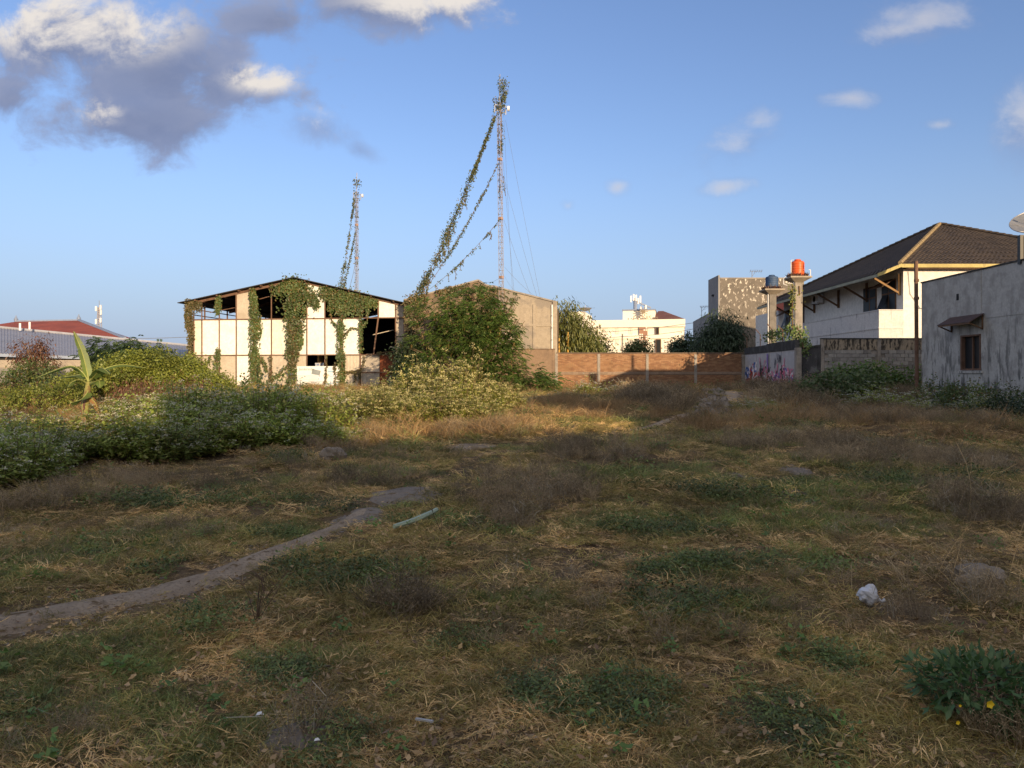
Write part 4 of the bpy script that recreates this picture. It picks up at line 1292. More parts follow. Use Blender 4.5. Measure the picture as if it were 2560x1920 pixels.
# ================================================================== TALL GREY BUILDING
def yagi(name, label, base, h, mat, L=.9, group=None, az=0.0):
    t = thing(name, label, 'antenna', base, group)
    b = Vector(base); top = b + Vector((0, 0, h))
    m = MB(); m.tube([b - Vector((0, 0, .1)), top], .03, 6); m.build('mast', mat, t)
    d = Vector((math.cos(az), math.sin(az), 0))
    m = MB(); m.tube([top - d * L * .2, top + d * L], .02, 5)
    s = Vector((-d.y, d.x, 0))
    for k in range(6):
        c = top + d * L * (-.15 + k * .22)
        m.tube([c - s * .25 + Vector((0, 0, .12)), c + s * .25 - Vector((0, 0, .12))], .013, 4)
        m.tube([c, c + Vector((0, 0, .16))], .013, 4)
    m.build('boom', mat, t)
    m = MB(); m.tube([top - Vector((0, 0, .5)), top + d * .4], .015, 4); m.build('strut', mat, t)


def build_tall():
    X, Y = 20.3, 75.0
    zt = W(0, 697, Y).z
    t = thing('tall_building', 'tall blank grey building with peeling white paint behind the water tanks', 'building', (X, Y, 1))
    x1 = W(2010, 0, Y).x
    m = MB(); m.box(X, x1, Y, 78.8, .5, zt); m.build('wall', M_peeled, t)
    m = MB(); m.box(X, x1, 78.81, 85.4, .5, W(0, 806, 84.7).z); m.build('rear_block', M_bluegrey, t)
    zl = W(0, 688, Y).z
    m = MB(); m.box(X - .16, X - .003, Y - .02, 78.8, .5, zl); m.build('side_wall', M_bluegrey, t)
    m = MB(); m.prism([(X - .15, 78.81, .5), (X - .15, 85.5, .5), (X - .15, 85.5, W(0, 803, 84.7).z), (X - .15, 78.81, W(0, 783, 78.8).z)], (.14, 0, 0)); m.build('side_wall', M_bluegrey, t)
    m = MB(); m.box(X, x1, Y - .05, Y + .2, zt, zt + .12); m.build('coping', M_concrete, t)
    p = W(1788, 738, 76.9)
    m = MB(); m.box(X - .28, X - .17, 76.6, 77.1, p.z - .1, p.z + .05); m.build('stub', M_dark, t)
    yagi('tv_antenna', 'spiky television antenna on a pale pole on the roof of the tall grey building', (W(1880, 0, 76).x, 76, zt), (695 - 673) / 1920 * 76, M_steel, 1.0)
    yagi('tv_antenna', 'thin bent television antenna on the low roof left of the tall grey building', (W(1754, 0, 83).x, 83, W(0, 800, 83).z - .3), 1.7, M_steel, .8, None, -.5)


M_peeled = worn('peeling_painted_render', (0.165, 0.145, 0.125), (0.135, 0.12, 0.105), (0.62, 0.57, 0.5), .95, 0.95, (0.5, 0.6), (0.562, 0.58), zfade=(11.0, 6.0), bump=0.1, run=.6)
M_bluegrey = worn('grey_side_render', (0.30, 0.29, 0.29), (0.25, 0.245, 0.245), None, 0.6, 0.9)
build_tall()

# ================================================================== HOTEL
def build_hotel():
    D = 150.0
    f = Frame(W(1425, 0, 153).x, 153, W(1712, 0, 148).x, 148)
    t = thing('hotel', 'large cream white hotel with rooftop letters far behind the brick wall', 'hotel', f.P(0, 0, 1))
    s = f.s_of
    def zpx(px, py): return f.z_of(px, py)
    def blk(name, a, b, py0, d0, d1, mat, zlo=0.9, par=t):
        m = MB(); z = zpx((a + b) / 2, py0)
        f.box(m, s(a), s(b), d0, d1, zlo, z); return m.build(name, mat, par), z
    _, zm = blk('main_block', 1462, 1710, 803, -20, 0, M_hotel)
    m = MB(); f.box(m, s(1455), s(1713), 0.002, .5, zm - 1.2, zm + .25); m.build('parapet', M_hotel, t)
    m = MB(); f.box(m, s(1462), s(1710), .003, .3, zpx(1580, 847), zpx(1580, 838)); m.build('ledge', M_hotel, t)
    blk('stair_block', 1424, 1461, 779, -12, .2, M_hotel)
    for q in (1429, 1448):
        m = MB(); f.box(m, s(q - 2), s(q + 2.5), .205, .25, zpx(q, 790), zpx(q, 788)); m.build('vent', M_dark, t)
    p, zp = blk('penthouse', 1554, 1636, 773, -14, -3, M_hotel)
    m = MB(); f.box(m, s(1552), s(1637), -14.2, -2.8, zp, zp + .25); m.build('roof_slab', M_print_ink, t)
    # hip roof
    m = MB()
    a, b = s(1632), s(1712)
    zr0, zr1 = zpx(1670, 797), zpx(1642, 768)
    P = [f.P(a, -1, zr0), f.P(b, -1, zr0), f.P(b, -18, zr0), f.P(a, -18, zr0)]
    r1, r2 = f.P(s(1641), -9, zr1), f.P(s(1641) + 1, -9, zr1)
    m.poly([P[0], P[1], r2, r1]); m.poly([P[1], P[2], r2]); m.poly([P[2], P[3], r1, r2]); m.poly([P[3], P[0], r1])
    m.build('roof', M_hotelroof, t)
    m = MB(); f.box(m, a, b, -18, -1.2, zr0 - .8, zr0 - .003); m.build('eave_block', M_hotel, t)
    # carved screen
    sc = MB(); a, b = s(1598), s(1619); z0, z1 = zpx(1608, 866), zpx(1608, 817)
    f.box(sc, a, b, .302, .35, z0, z1); so = sc.build('carved_screen', M_screen, t)
    rr = random.Random(4)
    n = 0
    for i in range(4):
        for j in range(9):
            if rr.random() < .55:
                u0 = a + (b - a) * (i + .15) / 4; v0 = z0 + (z1 - z0) * (j + .15) / 9
                m = MB(); f.box(m, u0, u0 + (b - a) * .17, .352, .37, v0, v0 + (z1 - z0) * .07); m.build('cutout', M_hotel, so)
    for (pa, pb, ya, yb) in ((1639, 1648, 818, 837), (1639, 1653, 848, 884)):
        m = MB(); f.box(m, s(pa), s(pb), .303, .36, zpx(pa, yb), zpx(pa, ya)); w = m.build('window', M_timber, t)
        m = MB(); f.box(m, s(pa) + .15, s(pb) - .15, .36, .37, zpx(pa, yb) + .15, zpx(pa, ya) - .15); m.build('pane', M_glass, w)
    for q in (1478, 1510, 1538, 1572):
        for ya, yb in ((820, 836), (849, 864)):
            if q == 1478 and ya > 840: continue
            m = MB(); f.box(m, s(q), s(q + 9), .004, .06, zpx(q, yb), zpx(q, ya)); w = m.build('window', M_winframe, t)
            for e in (0, 1):
                c0 = s(q) + .1 + e * (s(q + 9) - s(q)) / 2
                m = MB(); f.box(m, c0, c0 + (s(q + 9) - s(q)) / 2 - .2, .06, .07, zpx(q, yb) + .1, zpx(q, ya) - .1); m.build('shutter', M_hotel, w)
    # rooftop letters and crest
    g = thing('rooftop_sign', "serif rooftop letters under a round crest on the hotel", 'sign', f.P(s(1580), -2, zm))
    lettering("L'GNISon", 1.25, M_signgold, g, f.P(s(1581), -1.5, zpx(1600, 799)), math.atan2(f.t.y, f.t.x), .08)
    cc = f.P(s(1607), -1.6, zpx(1607, 777))
    for k in range(10):
        a0 = 2 * math.pi * k / 10
        q = cc + f.t * .45 * math.cos(a0) + Vector((0, 0, .45 * math.sin(a0)))
        m = MB(); m.bar(q, q + f.t * .5 * math.cos(a0) + Vector((0, 0, .5 * math.sin(a0))), .34, .12); m.build('crest_petal', M_signgold, g)
    m = MB(); m.tube([cc - f.n * .1, cc + f.n * .15], .42, 12); m.build('crest_disc', M_signgold, g)
    for q in (1590, 1604, 1618, 1630):
        m = MB(); m.bar(f.P(s(q), -1.6, zm), f.P(s(q), -1.6, zpx(q, 799)), .12); m.build('leg', M_steel, g)
    m = MB(); m.bar(f.P(s(1583), -1.6, zpx(1600, 800)), f.P(s(1650), -1.6, zpx(1600, 800)), .14); m.build('rail', M_steel, g)
    # telecom pole
    k = f.P(s(1583), -6, zp)
    g = thing('cell_antenna_pole', 'dark pole with white panel antennas on the hotel penthouse', 'antenna', k)
    zt = zpx(1583, 728)
    m = MB(); m.tube([k, (k.x, k.y, zt - .8)], .38, 8); m.build('pole', M_print_ink, g)
    for dx, z0, z1 in ((-.9, -1.6, -.3), (-.4, -1.3, 0), (.1, -1.4, -.15), (1.0, -1.7, -.3), (.55, -2.0, -.8)):
        q = Vector((k.x + dx, k.y - .5 + .3 * abs(dx), zt))
        m = MB(); m.box(q.x - .15, q.x + .15, q.y - .1, q.y + .1, zt + z0, zt + z1); m.build('panel_antenna', M_white_plastic, g)
        m = MB(); m.bar((k.x, k.y, zt - 1.6), (q.x, q.y, zt + (z0 + z1) / 2), .1); m.build('arm', M_steel, g)
    m = MB(); m.bar((k.x + 1.2, k.y, zp - .3), (k.x + 1.2, k.y, zt - 1.5), .14); m.bar((k.x, k.y, zp + 2.2), (k.x + 3.2, k.y, zp + .8), .3); m.build('stay', M_print_ink, g)
    for q, top, w in ((1597, 762, 4), (1610, 758, 6)):
        g = thing('rooftop_tank', {1597: 'small white box tank on the hotel penthouse next to the antenna pole', 1610: 'taller white cylinder tank on the hotel penthouse above the crest'}[q], 'tank', f.P(s(q), -6, zp))
        r = (s(q + w / 2) - s(q - w / 2)) / 2
        c0 = f.P(s(q), -6, zp + .2)
        m = MB(); m.lathe(c0, [(r, 0), (r, (zpx(q, top) - zp) * .85), (r * .5, zpx(q, top) - zp)], 12); m.build('tank_body', M_white_plastic, g)
    # dish
    c = f.P(s(1463), .0, zpx(1463, 778))
    g = thing('satellite_dish', 'small upturned satellite dish on the hotel stair block', 'satellite dish', c)
    m = MB(); m.lathe((c.x, c.y, c.z + .0), [(.1, 0), (.6, .1), (1.1, .35), (1.35, .62), (1.3, .64), (1.0, .4), (.05, .15)], 18); m.build('dish', M_steel, g)
    m = MB(); m.tube([(c.x, c.y, c.z - .8), (c.x, c.y, c.z + 1.2)], .06, 5); m.build('mast', M_steel, g)


M_screen = worn('carved_brown_screen', (0.34, 0.19, 0.13), (0.26, 0.14, 0.1), None, 1.0, 0.8)
M_signgold = plain('gold_sign_metal', (0.26, 0.20, 0.14), 0.5, .2)
M_winframe = plain('greyish_window_line', (0.56, 0.52, 0.46), 0.7)
build_hotel()

# ================================================================== LEFT BACKGROUND
def build_left():
    # metal roofed shed
    D0, D1 = 52.0, 66.0
    pts = [W(-120, 873, D0), W(212, 903, 50.0), W(480, 925, 48.5)]
    t = thing('metal_roofed_shed', 'long low shed with a blue grey ribbed metal roof behind the left thicket', 'shed', (pts[0].x, D0, .6))
    a0, a1 = W(-150, 880, 52), W(500, 900, 60)
    r0, r1 = W(-150, 806, 68), W(500, 868, 78)
    n = 90
    m = MB()
    for k in range(n):
        u0, u1 = k / n, (k + 1) / n; um = u0 + (u1 - u0) * .78
        up = Vector((0, 0, .05))
        A0, A1, Am = a0.lerp(a1, u0), a0.lerp(a1, u1), a0.lerp(a1, um); B0, B1, Bm = r0.lerp(r1, u0), r0.lerp(r1, u1), r0.lerp(r1, um)
        m.poly([A0, Am, Bm, B0]); m.poly([Am, A1 + up, B1 + up, Bm]); m.poly([A1 + up, A1, B1, B1 + up])
    tag(m.build('roof', M_shed, t), kind='stuff')
    m = MB(); m.tube([r0 + Vector((0, 0, .05)), r1 + Vector((0, 0, .05))], .16, 6); m.build('ridge_cap', M_shed, t)
    m = MB(); m.prism([(a0.x, a0.y + .5, .3), (a1.x, a1.y + .5, .3), (a1.x, a1.y + .5, a1.z - .2), (a0.x, a0.y + .5, a0.z - .2)], (0, .2, 0)); m.build('wall', M_dark, t)
    m = MB(); m.bar(a0 + Vector((0, -.05, -.1)), a1 + Vector((0, -.05, -.1)), .1, .2); m.build('gutter', M_print_ink, t)
    for q in (50, 74):
        p = W(q, 812 if q > 60 else 815, 69)
        v = thing('vent_pipe', {50: 'shorter pale vent pipe standing against the red roof', 74: 'taller pale vent pipe standing against the red roof'}[q], 'pipe', p - Vector((0, 0, .3)))
        m = MB(); m.tube([p - Vector((0, 0, .4)), p + Vector((0, 0, .25))], .09, 6); m.build('pipe_shaft', M_white_plastic, v)
    # red roofed hall behind
    D = 86.0
    h = thing('red_roofed_hall', 'large hall with a red tiled hip roof far on the left', 'hall', (W(120, 0, D).x, D, 1))
    L1, L2 = W(40, 804, 96), W(197, 801, 96)
    e0, e1, e2, e3 = W(-260, 850, 82), W(312, 846, 82), W(330, 846, 112), W(-220, 850, 112)
    m = MB(); m.poly([e0, e1, L2, L1]); m.build('roof_slope', M_redroof, h)
    m = MB(); m.poly([e1, e2, L2]); m.build('roof_slope', M_redroof, h)
    m = MB(); m.poly([e2, e3, L1, L2]); m.build('roof_slope', M_redroof, h)
    m = MB(); m.poly([e3, e0, L1]); m.build('roof_slope', M_redroof, h)
    m = MB(); m.tube([L1, L2], .18, 6); m.tube([L2, e1], .2, 6); m.build('ridge_cap', M_print_ink, h)
    for q in (L1, L2):
        m = MB(); m.lathe(q, [(.2, 0), (.25, .3), (.1, .55), (.03, .8)], 8); m.build('finial', M_print_ink, h)
    m = MB(); m.box(e0.x + 1, e1.x - 1, 83, 110, .5, e1.z - .2); m.build('wall', M_white_wall, h)
    # grey block wall on the far left
    Y = 45.0
    xa, xb = W(-80, 0, Y).x, W(212, 0, Y).x
    z0, z1 = .3, W(0, 900, Y).z
    t = thing('block_wall', 'low grey block boundary wall at the far left edge behind the shrubs', 'wall', (xa, Y, z0))
    m = MB(); m.box(xa, xb, Y + .03, Y + .14, z0, z1 - .45); m.build('mortar', M_concrete, t)
    m = MB(); m.box(xa, xb, Y - .01, Y + .15, z1 - .45, z1); m.build('tie_beam', M_concrete_warm, t)
    base = MB(); base.box(-.19, .19, -.02, .03, 0, .175)
    vs = []
    for mt in (M_block1, M_block3):
        o = base.build('block', mt, None); vs.append(o.data); bpy.data.objects.remove(o)
    z = z0 + .02; r = 0
    while z + .18 < z1 - .45:
        x = W(0, 0, Y).x + (.2 if r % 2 else 0) - .8
        while x + .2 < xb:
            o = bpy.data.objects.new('block', random.choice(vs)); COL.objects.link(o); o.parent = t
            o.location = Vector((x, Y + random.uniform(-.004, .008), z)) - t.location; x += .4
        z += .19; r += 1
    for q in (45,):
        x = W(q, 0, Y).x
        m = MB(); m.box(x - .09, x + .09, Y - .03, Y - .012, z0, z1); m.build('pillar', M_concrete, t)


build_left()


# ================================================================== MASTS
def lattice_mast(name, label, x, y, z0, z1, w, lean, mat, bands, thick=1.0):
    t = thing(name, label, 'mast', (x, y, z0), 'guyed lattice masts')
    def C(k, z):
        a = math.pi / 6 + k * 2 * math.pi / 3 + .2
        q = (z - z0) / (z1 - z0)
        return Vector((x + lean * q + w * .58 * math.cos(a), y + w * .58 * math.sin(a), z))
    for k in range(3):
        m = MB(); m.tube([C(k, z0), C(k, z1)], .017 * thick, 6); m.build('mast_leg', mat, t)
    m = MB(); n = int((z1 - z0) / .36)
    for i in range(n):
        za, zb = z0 + (z1 - z0) * i / n, z0 + (z1 - z0) * (i + 1) / n
        for k in range(3):
            m.bar(C(k, za), C((k + 1) % 3, za), .018 * thick)
            m.bar(C(k, za), C((k + 1) % 3, zb), .016 * thick) if i % 2 else m.bar(C((k + 1) % 3, za), C(k, zb), .016 * thick)
    tag(m.build('bracing', mat, t), kind='stuff')
    for z in bands:
        m = MB()
        for k in range(3):
            m.bar(C(k, z), C((k + 1) % 3, z), .05, .16 * thick)
        m.build('clamp_band', M_band, t)
    top = Vector((x + lean, y, z1))
    m = MB(); m.tube([top, top + Vector((0.03, 0, 1.8))], .03, 6); m.build('top_pole', M_steel, t)
    # antenna frame
    for (dx, dz, s) in ((.42, -.35, 1), (-.3, -.2, -1)):
        a = top + Vector((dx, -.05, dz))
        m = MB(); m.bar(top + Vector((0, 0, dz)), a, .04); m.bar(top + Vector((0, 0, dz - .35)), a + Vector((0, 0, -.35)), .04); m.bar(a + Vector((0, 0, .1)), a + Vector((0, 0, -.5)), .05); ar = m.build('antenna_arm', M_steel, t)
        if s > 0:
            m = MB(); m.tube([a + Vector((.1, 0, -.1)), a + Vector((.24, 0, -.1))], .17, 10); m.build('antenna_drum', M_white_plastic, ar)
    return t, C


def guy(t, a, b, r=.012, sag=.25):
    a, b = Vector(a), Vector(b)
    P = [a.lerp(b, k / 10) - Vector((0, 0, sag * 4 * (k / 10) * (1 - k / 10))) for k in range(11)]
    m = MB(); m.tube(P, r, 4); m.build('guy_wire', M_wire, t)
    return P


DM = 50.0
zM = lambda py: EYE + (940 - py) / 1920 * DM
xM = W(1257, 0, DM).x
MT, MC = lattice_mast('lattice_mast', 'tall guyed red and white lattice mast with a creeper-covered tip before the grey gabled building', xM, DM, .8, zM(255), .30, -.22, M_mast, [zM(q) for q in (398, 546, 693)], 1.0)
GUYS = []
for (p0, p1, sag) in (((1237, 290), (1040, 742), .55), ((1246, 408), (1052, 738), .5), ((1249, 550), (1048, 742), .35)):
    GUYS.append(guy(MT, W(*p0, DM), W(*p1, DM + .9), .014, sag))
for (p0, p1) in (((1264, 300), (1351, 746)), ((1258, 405), (1285, 728)), ((1259, 440), (1343, 744)), ((1260, 550), (1326, 737)), ((1262, 668), (1342, 744)), ((1260, 300), (1281, 727)), ((1261, 690), (1290, 729)), ((1249, 695), (1213, 705))):
    guy(MT, W(*p0, DM), W(*p1, DM + 1.1), .007, .12)
D2 = 75.0
zM2 = lambda py: EYE + (940 - py) / 1920 * D2
MT2, MC2 = lattice_mast('lattice_mast', 'shorter guyed lattice mast overgrown with creeper behind the white warehouse', W(891.5, 0, D2).x, D2, 1.0, zM2(478), .30, .0, M_mast, [zM2(q) for q in (562, 645)], 1.25)
GUYS2 = []
for (p0, p1) in (((886, 495), (852, 722)), ((888, 582), (858, 722)), ((888, 660), (871, 728))):
    GUYS2.append(guy(MT2, W(*p0, D2), W(*p1, D2 + .5), .018, .2))
# far telecom tower on the left
p = W(248, 848, 300)
TT = thing('telecom_tower', 'tiny red and white telecom tower far behind the red roofed hall', 'tower', (p.x, p.y, 1))
for k, (sx, sy) in enumerate(((-1, -1), (1, -1), (1, 1), (-1, 1))):
    m = MB(); m.tube([(p.x + sx * 1.4, p.y + sy * 1.4, 1), (p.x + sx * .35, p.y + sy * .35, W(0, 768, 300).z)], .13, 5); m.build('tower_leg', M_mast, TT)
m = MB()
zt_ = W(0, 768, 300).z
for i in range(14):
    z = 3 + (zt_ - 3) * i / 14; q = 1.4 - 1.05 * (z - 1) / (zt_ - 1); q2 = 1.4 - 1.05 * (z + 1.6 - 1) / (zt_ - 1)
    m.bar((p.x - q, p.y - q, z), (p.x + q, p.y - q, z), .14); m.bar((p.x - q, p.y - q, z), (p.x + q2, p.y - q2, z + 1.8), .12); m.bar((p.x + q, p.y - q, z), (p.x - q2, p.y - q2, z + 1.8), .12)
tag(m.build('bracing', M_mast, TT), kind='stuff')
m = MB(); m.tube([(p.x, p.y, zt_), (p.x, p.y, zt_ + 2.6)], .1, 5); m.build('top_pole', M_steel, TT)
for z, dx in ((-1, .9), (-1.5, -.9), (-6, .9), (-6.5, -.9), (-3, 1.0)):
    m = MB(); m.box(p.x + dx - .3, p.x + dx + .3, p.y - .8, p.y - .4, zt_ + z, zt_ + z + 1.8); m.build('panel_antenna', M_white_plastic, TT)

# utility poles and wires
p = W(1556, 884, 110)
UP = thing('utility_pole', 'grey utility pole with a crossarm in front of the hotel', 'utility pole', (p.x, p.y, 1))
zt_ = W(0, 834, 110).z
m = MB(); m.tube([(p.x, p.y, 1), (p.x, p.y, zt_)], [.16, .11], 8); m.build('pole', M_concrete, UP)
m = MB(); m.box(p.x - .7, p.x + .5, p.y - .06, p.y + .06, zt_ - .1, zt_); m.box(p.x - .3, p.x + .8, p.y - .06, p.y + .06, W(0, 841, 110).z - .05, W(0, 841, 110).z + .05); m.build('crossarm', M_steel, UP)
def wire(label, pts, r=.03, group='overhead wires before the hotel'):
    m = MB(); m.tube(pts, r, 4); o = m.build('overhead_wire', M_wire); tag(o, label, 'wire', group)
def sagline(a, b, sag):
    a, b = Vector(a), Vector(b)
    return [a.lerp(b, k / 12) - Vector((0, 0, sag * 4 * k / 12 * (1 - k / 12))) for k in range(13)]
wire('upper overhead wire rising to the right across the hotel front', sagline(W(1470, 832, 112), W(1760, 803, 100), .25))
wire('lower overhead wire running from the utility pole to the tall grey building', sagline(W(1552, 841, 110), W(1760, 817, 100), .3))
wire('lower overhead wire running from the utility pole towards the bamboo clump', sagline(W(1480, 846, 112), W(1556, 841, 110), .1))
wire('faint overhead wire left of the warehouse above the far shed', sagline(W(330, 846, 90), W(480, 842, 90), .05), .03, None)

# ================================================================== VEGETATION
def unit(v):
    return v / np.maximum(np.linalg.norm(v, axis=1, keepdims=True), 1e-9)


def leaf_quads(base, axis, side, L, Wd, fold=0.15, droop=0.0):
    """one four-cornered leaf per row: base, two shoulders, tip"""
    base = np.asarray(base, float); axis = unit(np.asarray(axis, float))
    side = np.asarray(side, float); side = unit(side - axis * (side * axis).sum(1, keepdims=True))
    nrm = np.cross(axis, side)
    L = np.broadcast_to(np.asarray(L, float), (len(base),))[:, None]; Wd = np.broadcast_to(np.asarray(Wd, float), (len(base),))[:, None]
    mid = base + axis * L * .45 + nrm * (L * fold * .3)
    tip = base + axis * L - np.array([0, 0, 1.0]) * (L * droop)
    V = np.stack([base, mid + side * Wd / 2, tip, mid - side * Wd / 2], 1).reshape(-1, 3)
    F = np.arange(len(V)).reshape(-1, 4)
    return V, F


def rand_unit(n, r=rng):
    v = r.normal(size=(n, 3)); return unit(v)


def join(parts):
    Vs, Fs, o = [], [], 0
    for V, F in parts:
        Vs.append(V); Fs.append(F + o); o += len(V)
    return np.concatenate(Vs), np.concatenate(Fs)


def part(name, VF, mat, parent, stuff=True):
    V, F = VF
    off = np.array(offset_of(parent)) if parent is not None else 0
    o = link_mesh(name, np_mesh(name, V - off, F), mat, parent)
    if stuff and parent is not None: o['kind'] = 'stuff'
    return o


def stems_mb(mb, base, tips, r):
    for b, t in zip(base, tips):
        b = Vector(b); t = Vector(t); mid = b.lerp(t, .5) + Vector((random.uniform(-.05, .05), random.uniform(-.05, .05), .06))
        mb.tube([b, mid, t], [r, r * .8, r * .4], 4, False)


# ---- white-flowered weed shrubs
def shrub_proto(seed, n_stem=150, rad=.85, h=1.15, flowers=.75, leafL=.105, leaf=None, fmat=None):
    r = np.random.default_rng(seed)
    t = thing('flowering_shrub', None, 'shrub')
    a = r.uniform(0, 2 * np.pi, n_stem); q = np.sqrt(r.uniform(0, 1, n_stem))
    tip = np.stack([np.cos(a) * q * rad, np.sin(a) * q * rad, h * (1 - .5 * q ** 2.2) * np.where(r.random(n_stem) < .12, r.uniform(1.1, 1.42, n_stem), r.uniform(.5, 1.08, n_stem))], 1)
    base = tip * np.array([.45, .45, 0]) + r.normal(0, .04, (n_stem, 3)) * [1, 1, 0]
    LV = []
    k = 22
    u = r.uniform(.18, 1.0, (n_stem, k)) ** .8
    P = base[:, None] + (tip - base)[:, None] * u[..., None]
    P = P.reshape(-1, 3) + r.normal(0, .035, (n_stem * k, 3))
    out = r.normal(size=P.shape) * [1, 1, .35]
    ax = unit(out) + np.array([0, 0, .05]) - np.array([0, 0, .35]) * r.random((len(P), 1))
    V1 = leaf_quads(P, ax, np.cross(ax, [0, 0, 1.0]) + r.normal(0, .25, P.shape), leafL * r.uniform(.6, 1.3, len(P)), leafL * .55 * r.uniform(.7, 1.2, len(P)), .4, .15)
    part('foliage', V1, leaf or M_leaf_shrub, t)
    mb = MB(); stems_mb(mb, base[::2], tip[::2], .008); tag(mb.build('stems', M_bark, t), kind='stuff')
    if flowers:
        sel = r.random(n_stem) < flowers
        T = tip[sel]
        m = 12
        C = T[:, None] + np.clip(r.normal(0, 1, (len(T), m, 3)), -1.5, 1.5) * [.045, .045, .018]
        C = C.reshape(-1, 3) + [0, 0, .03]
        ax = unit(r.normal(size=C.shape) * [1, 1, .5] + [0, 0, .2])
        sd = np.cross(ax, r.normal(size=C.shape))
        part('flower_heads', leaf_quads(C, ax, sd, .036, .03, .3), fmat or M_flower_lit, t)
    return t


def place_copies(protos, spots, group):
    """spots: (x, y, scale, height, proto index, label)"""
    used = set()
    for (x, y, s, hs, pi, lab) in spots:
        o = protos[pi] if pi not in used else copy_tree(protos[pi])
        used.add(pi)
        o.location = (x, y, Hs(x, y) - .03)
        o.rotation_euler = (0, 0, random.uniform(0, 6.28))
        o.scale = (s, s, hs)
        o['label'] = lab; o['group'] = group
    for i, p in enumerate(protos):
        if i not in used:
            for ch in list(p.children): bpy.data.objects.remove(ch)
            bpy.data.objects.remove(p)


ORD = ['first', 'second', 'third', 'fourth', 'fifth', 'sixth', 'seventh', 'eighth', 'ninth', 'tenth', 'eleventh', 'twelfth', 'thirteenth', 'fourteenth']


SHRUBS = []


def shrub_row(out, lab, pts, nproto, jit=1.0):
    """pts: (px, D, width scale, picture height of its top); the label counts from the left"""
    for i, (px, D, s, top) in enumerate(sorted(pts)):
        x = (px - 1280) / 1920 * D
        top -= 8 * (jit == .45) + 10 * (jit == 1.0)
        top += jit * random.choice((-42, -24, -8, 4, 10)); s *= .85
        SHRUBS.append((x, D, .75 * s))
        hs = max(.25, (EYE + (940 - top) / 1920 * D - Hs(x, D)) / 1.12)
        out.append((x, D, s, hs, random.randrange(nproto), lab % ORD[i]))


shade_protos = [shrub_proto(1, flowers=.36, fmat=M_flower_shade), shrub_proto(2, 130, .8, 1.1, .3, fmat=M_flower_shade), shrub_proto(3, 160, .95, 1.05, .36, fmat=M_flower_shade)]
spots = []
shrub_row(spots, 'shaded white-flowered shrub, %s from the left in the front row of the thicket',
          [(255, 12.7, .9, 1075), (330, 12.4, .95, 1060), (410, 12.4, 1.05, 1050), (495, 13.2, 1.0, 1050), (575, 13.6, 1.0, 1045), (650, 14.2, 1.0, 1035), (725, 14.7, 1.0, 1035), (800, 15.2, .9, 1045), (870, 15.8, .8, 1065)], 3)
shrub_row(spots, 'shaded white-flowered shrub, %s from the left in the middle row of the thicket',
          [(290, 15.0, 1.1, 1012), (385, 15.0, 1.15, 1000), (475, 15.6, 1.1, 1005), (570, 16.2, 1.15, 1000), (655, 16.8, 1.15, 992), (735, 17.2, 1.1, 995), (810, 17.8, 1.0, 1015), (880, 18.4, .8, 1045)], 3)
shrub_row(spots, 'shaded white-flowered shrub, %s from the left in the back row of the thicket',
          [(350, 18.0, 1.2, 985), (450, 19.0, 1.2, 985), (545, 19.6, 1.2, 970), (635, 20.2, 1.2, 972), (715, 20.8, 1.1, 968), (785, 21.4, 1.0, 990)], 3)
shrub_row(spots, 'white-flowered shrub between the thicket and the warehouse corner, %s from the left',
          [(300, 22.5, 1.3, 1005), (380, 24.0, 1.4, 985), (460, 24.5, 1.4, 975), (540, 25.0, 1.5, 972), (620, 25.5, 1.5, 976), (690, 26.0, 1.4, 982)], 3, .3)
shrub_row(spots, 'white-flowered shrub at the left picture edge, %s from the left in its front row',
          [(-60, 9.6, .8, 1115), (10, 9.3, .75, 1120), (75, 9.7, .75, 1122), (-70, 10.8, .95, 1080), (-5, 10.4, .9, 1070), (60, 11.0, .9, 1062), (130, 11.6, .9, 1070), (195, 12.4, .85, 1090)], 3)
shrub_row(spots, 'white-flowered shrub at the left picture edge, %s from the left in its back row',
          [(-40, 13.0, 1.0, 1045), (45, 13.6, .9, 1030), (125, 14.2, .8, 1022), (215, 14.8, .9, 1050)], 3)
place_copies(shade_protos, spots, 'white-flowered shrubs in the shaded thicket')
lit_protos = [shrub_proto(4, 190, .95, 1.15, .95, leaf=M_leaf_lit), shrub_proto(5, 170, .9, 1.1, .9, leaf=M_leaf_lit), shrub_proto(6, 200, 1.05, 1.2, .95, leaf=M_leaf_lit)]
spots = []
shrub_row(spots, 'tall sunlit cream-flowered shrub before the feathery tree, %s from the left of the hump',
          [(985, 26.5, 1.3, 955), (1045, 26.5, 1.4, 938), (1105, 26.0, 1.5, 925), (1165, 26.3, 1.4, 930), (1220, 26.5, 1.2, 960), (1262, 27.0, .9, 995)], 3, .45)
shrub_row(spots, 'sunlit cream-flowered shrub at the foot of the hump, %s from the left',
          [(930, 23.2, 1.1, 1010), (1000, 23.0, 1.2, 985), (1075, 23.2, 1.3, 965), (1145, 23.4, 1.3, 965), (1205, 23.8, 1.1, 990), (1250, 24.4, .8, 1015)], 3, .45)
shrub_row(spots, 'low sunlit cream-flowered shrub in the front fringe, %s from the left',
          [(800, 22.4, 1.0, 1018), (870, 21.4, 1.0, 1012), (940, 20.6, 1.0, 1005), (1010, 20.0, 1.0, 1000), (1080, 19.8, 1.05, 995), (1150, 20.2, 1.0, 1002), (1205, 21.2, .9, 1020)], 3, .45)
shrub_row(spots, 'sunlit cream-flowered shrub just below the warehouse banner and sheets, %s from the left',
          [(715, 27.0, 1.1, 985), (775, 26.5, 1.2, 980), (835, 26.0, 1.2, 978), (895, 25.6, 1.2, 984), (950, 26.0, 1.1, 986)], 3, .2)
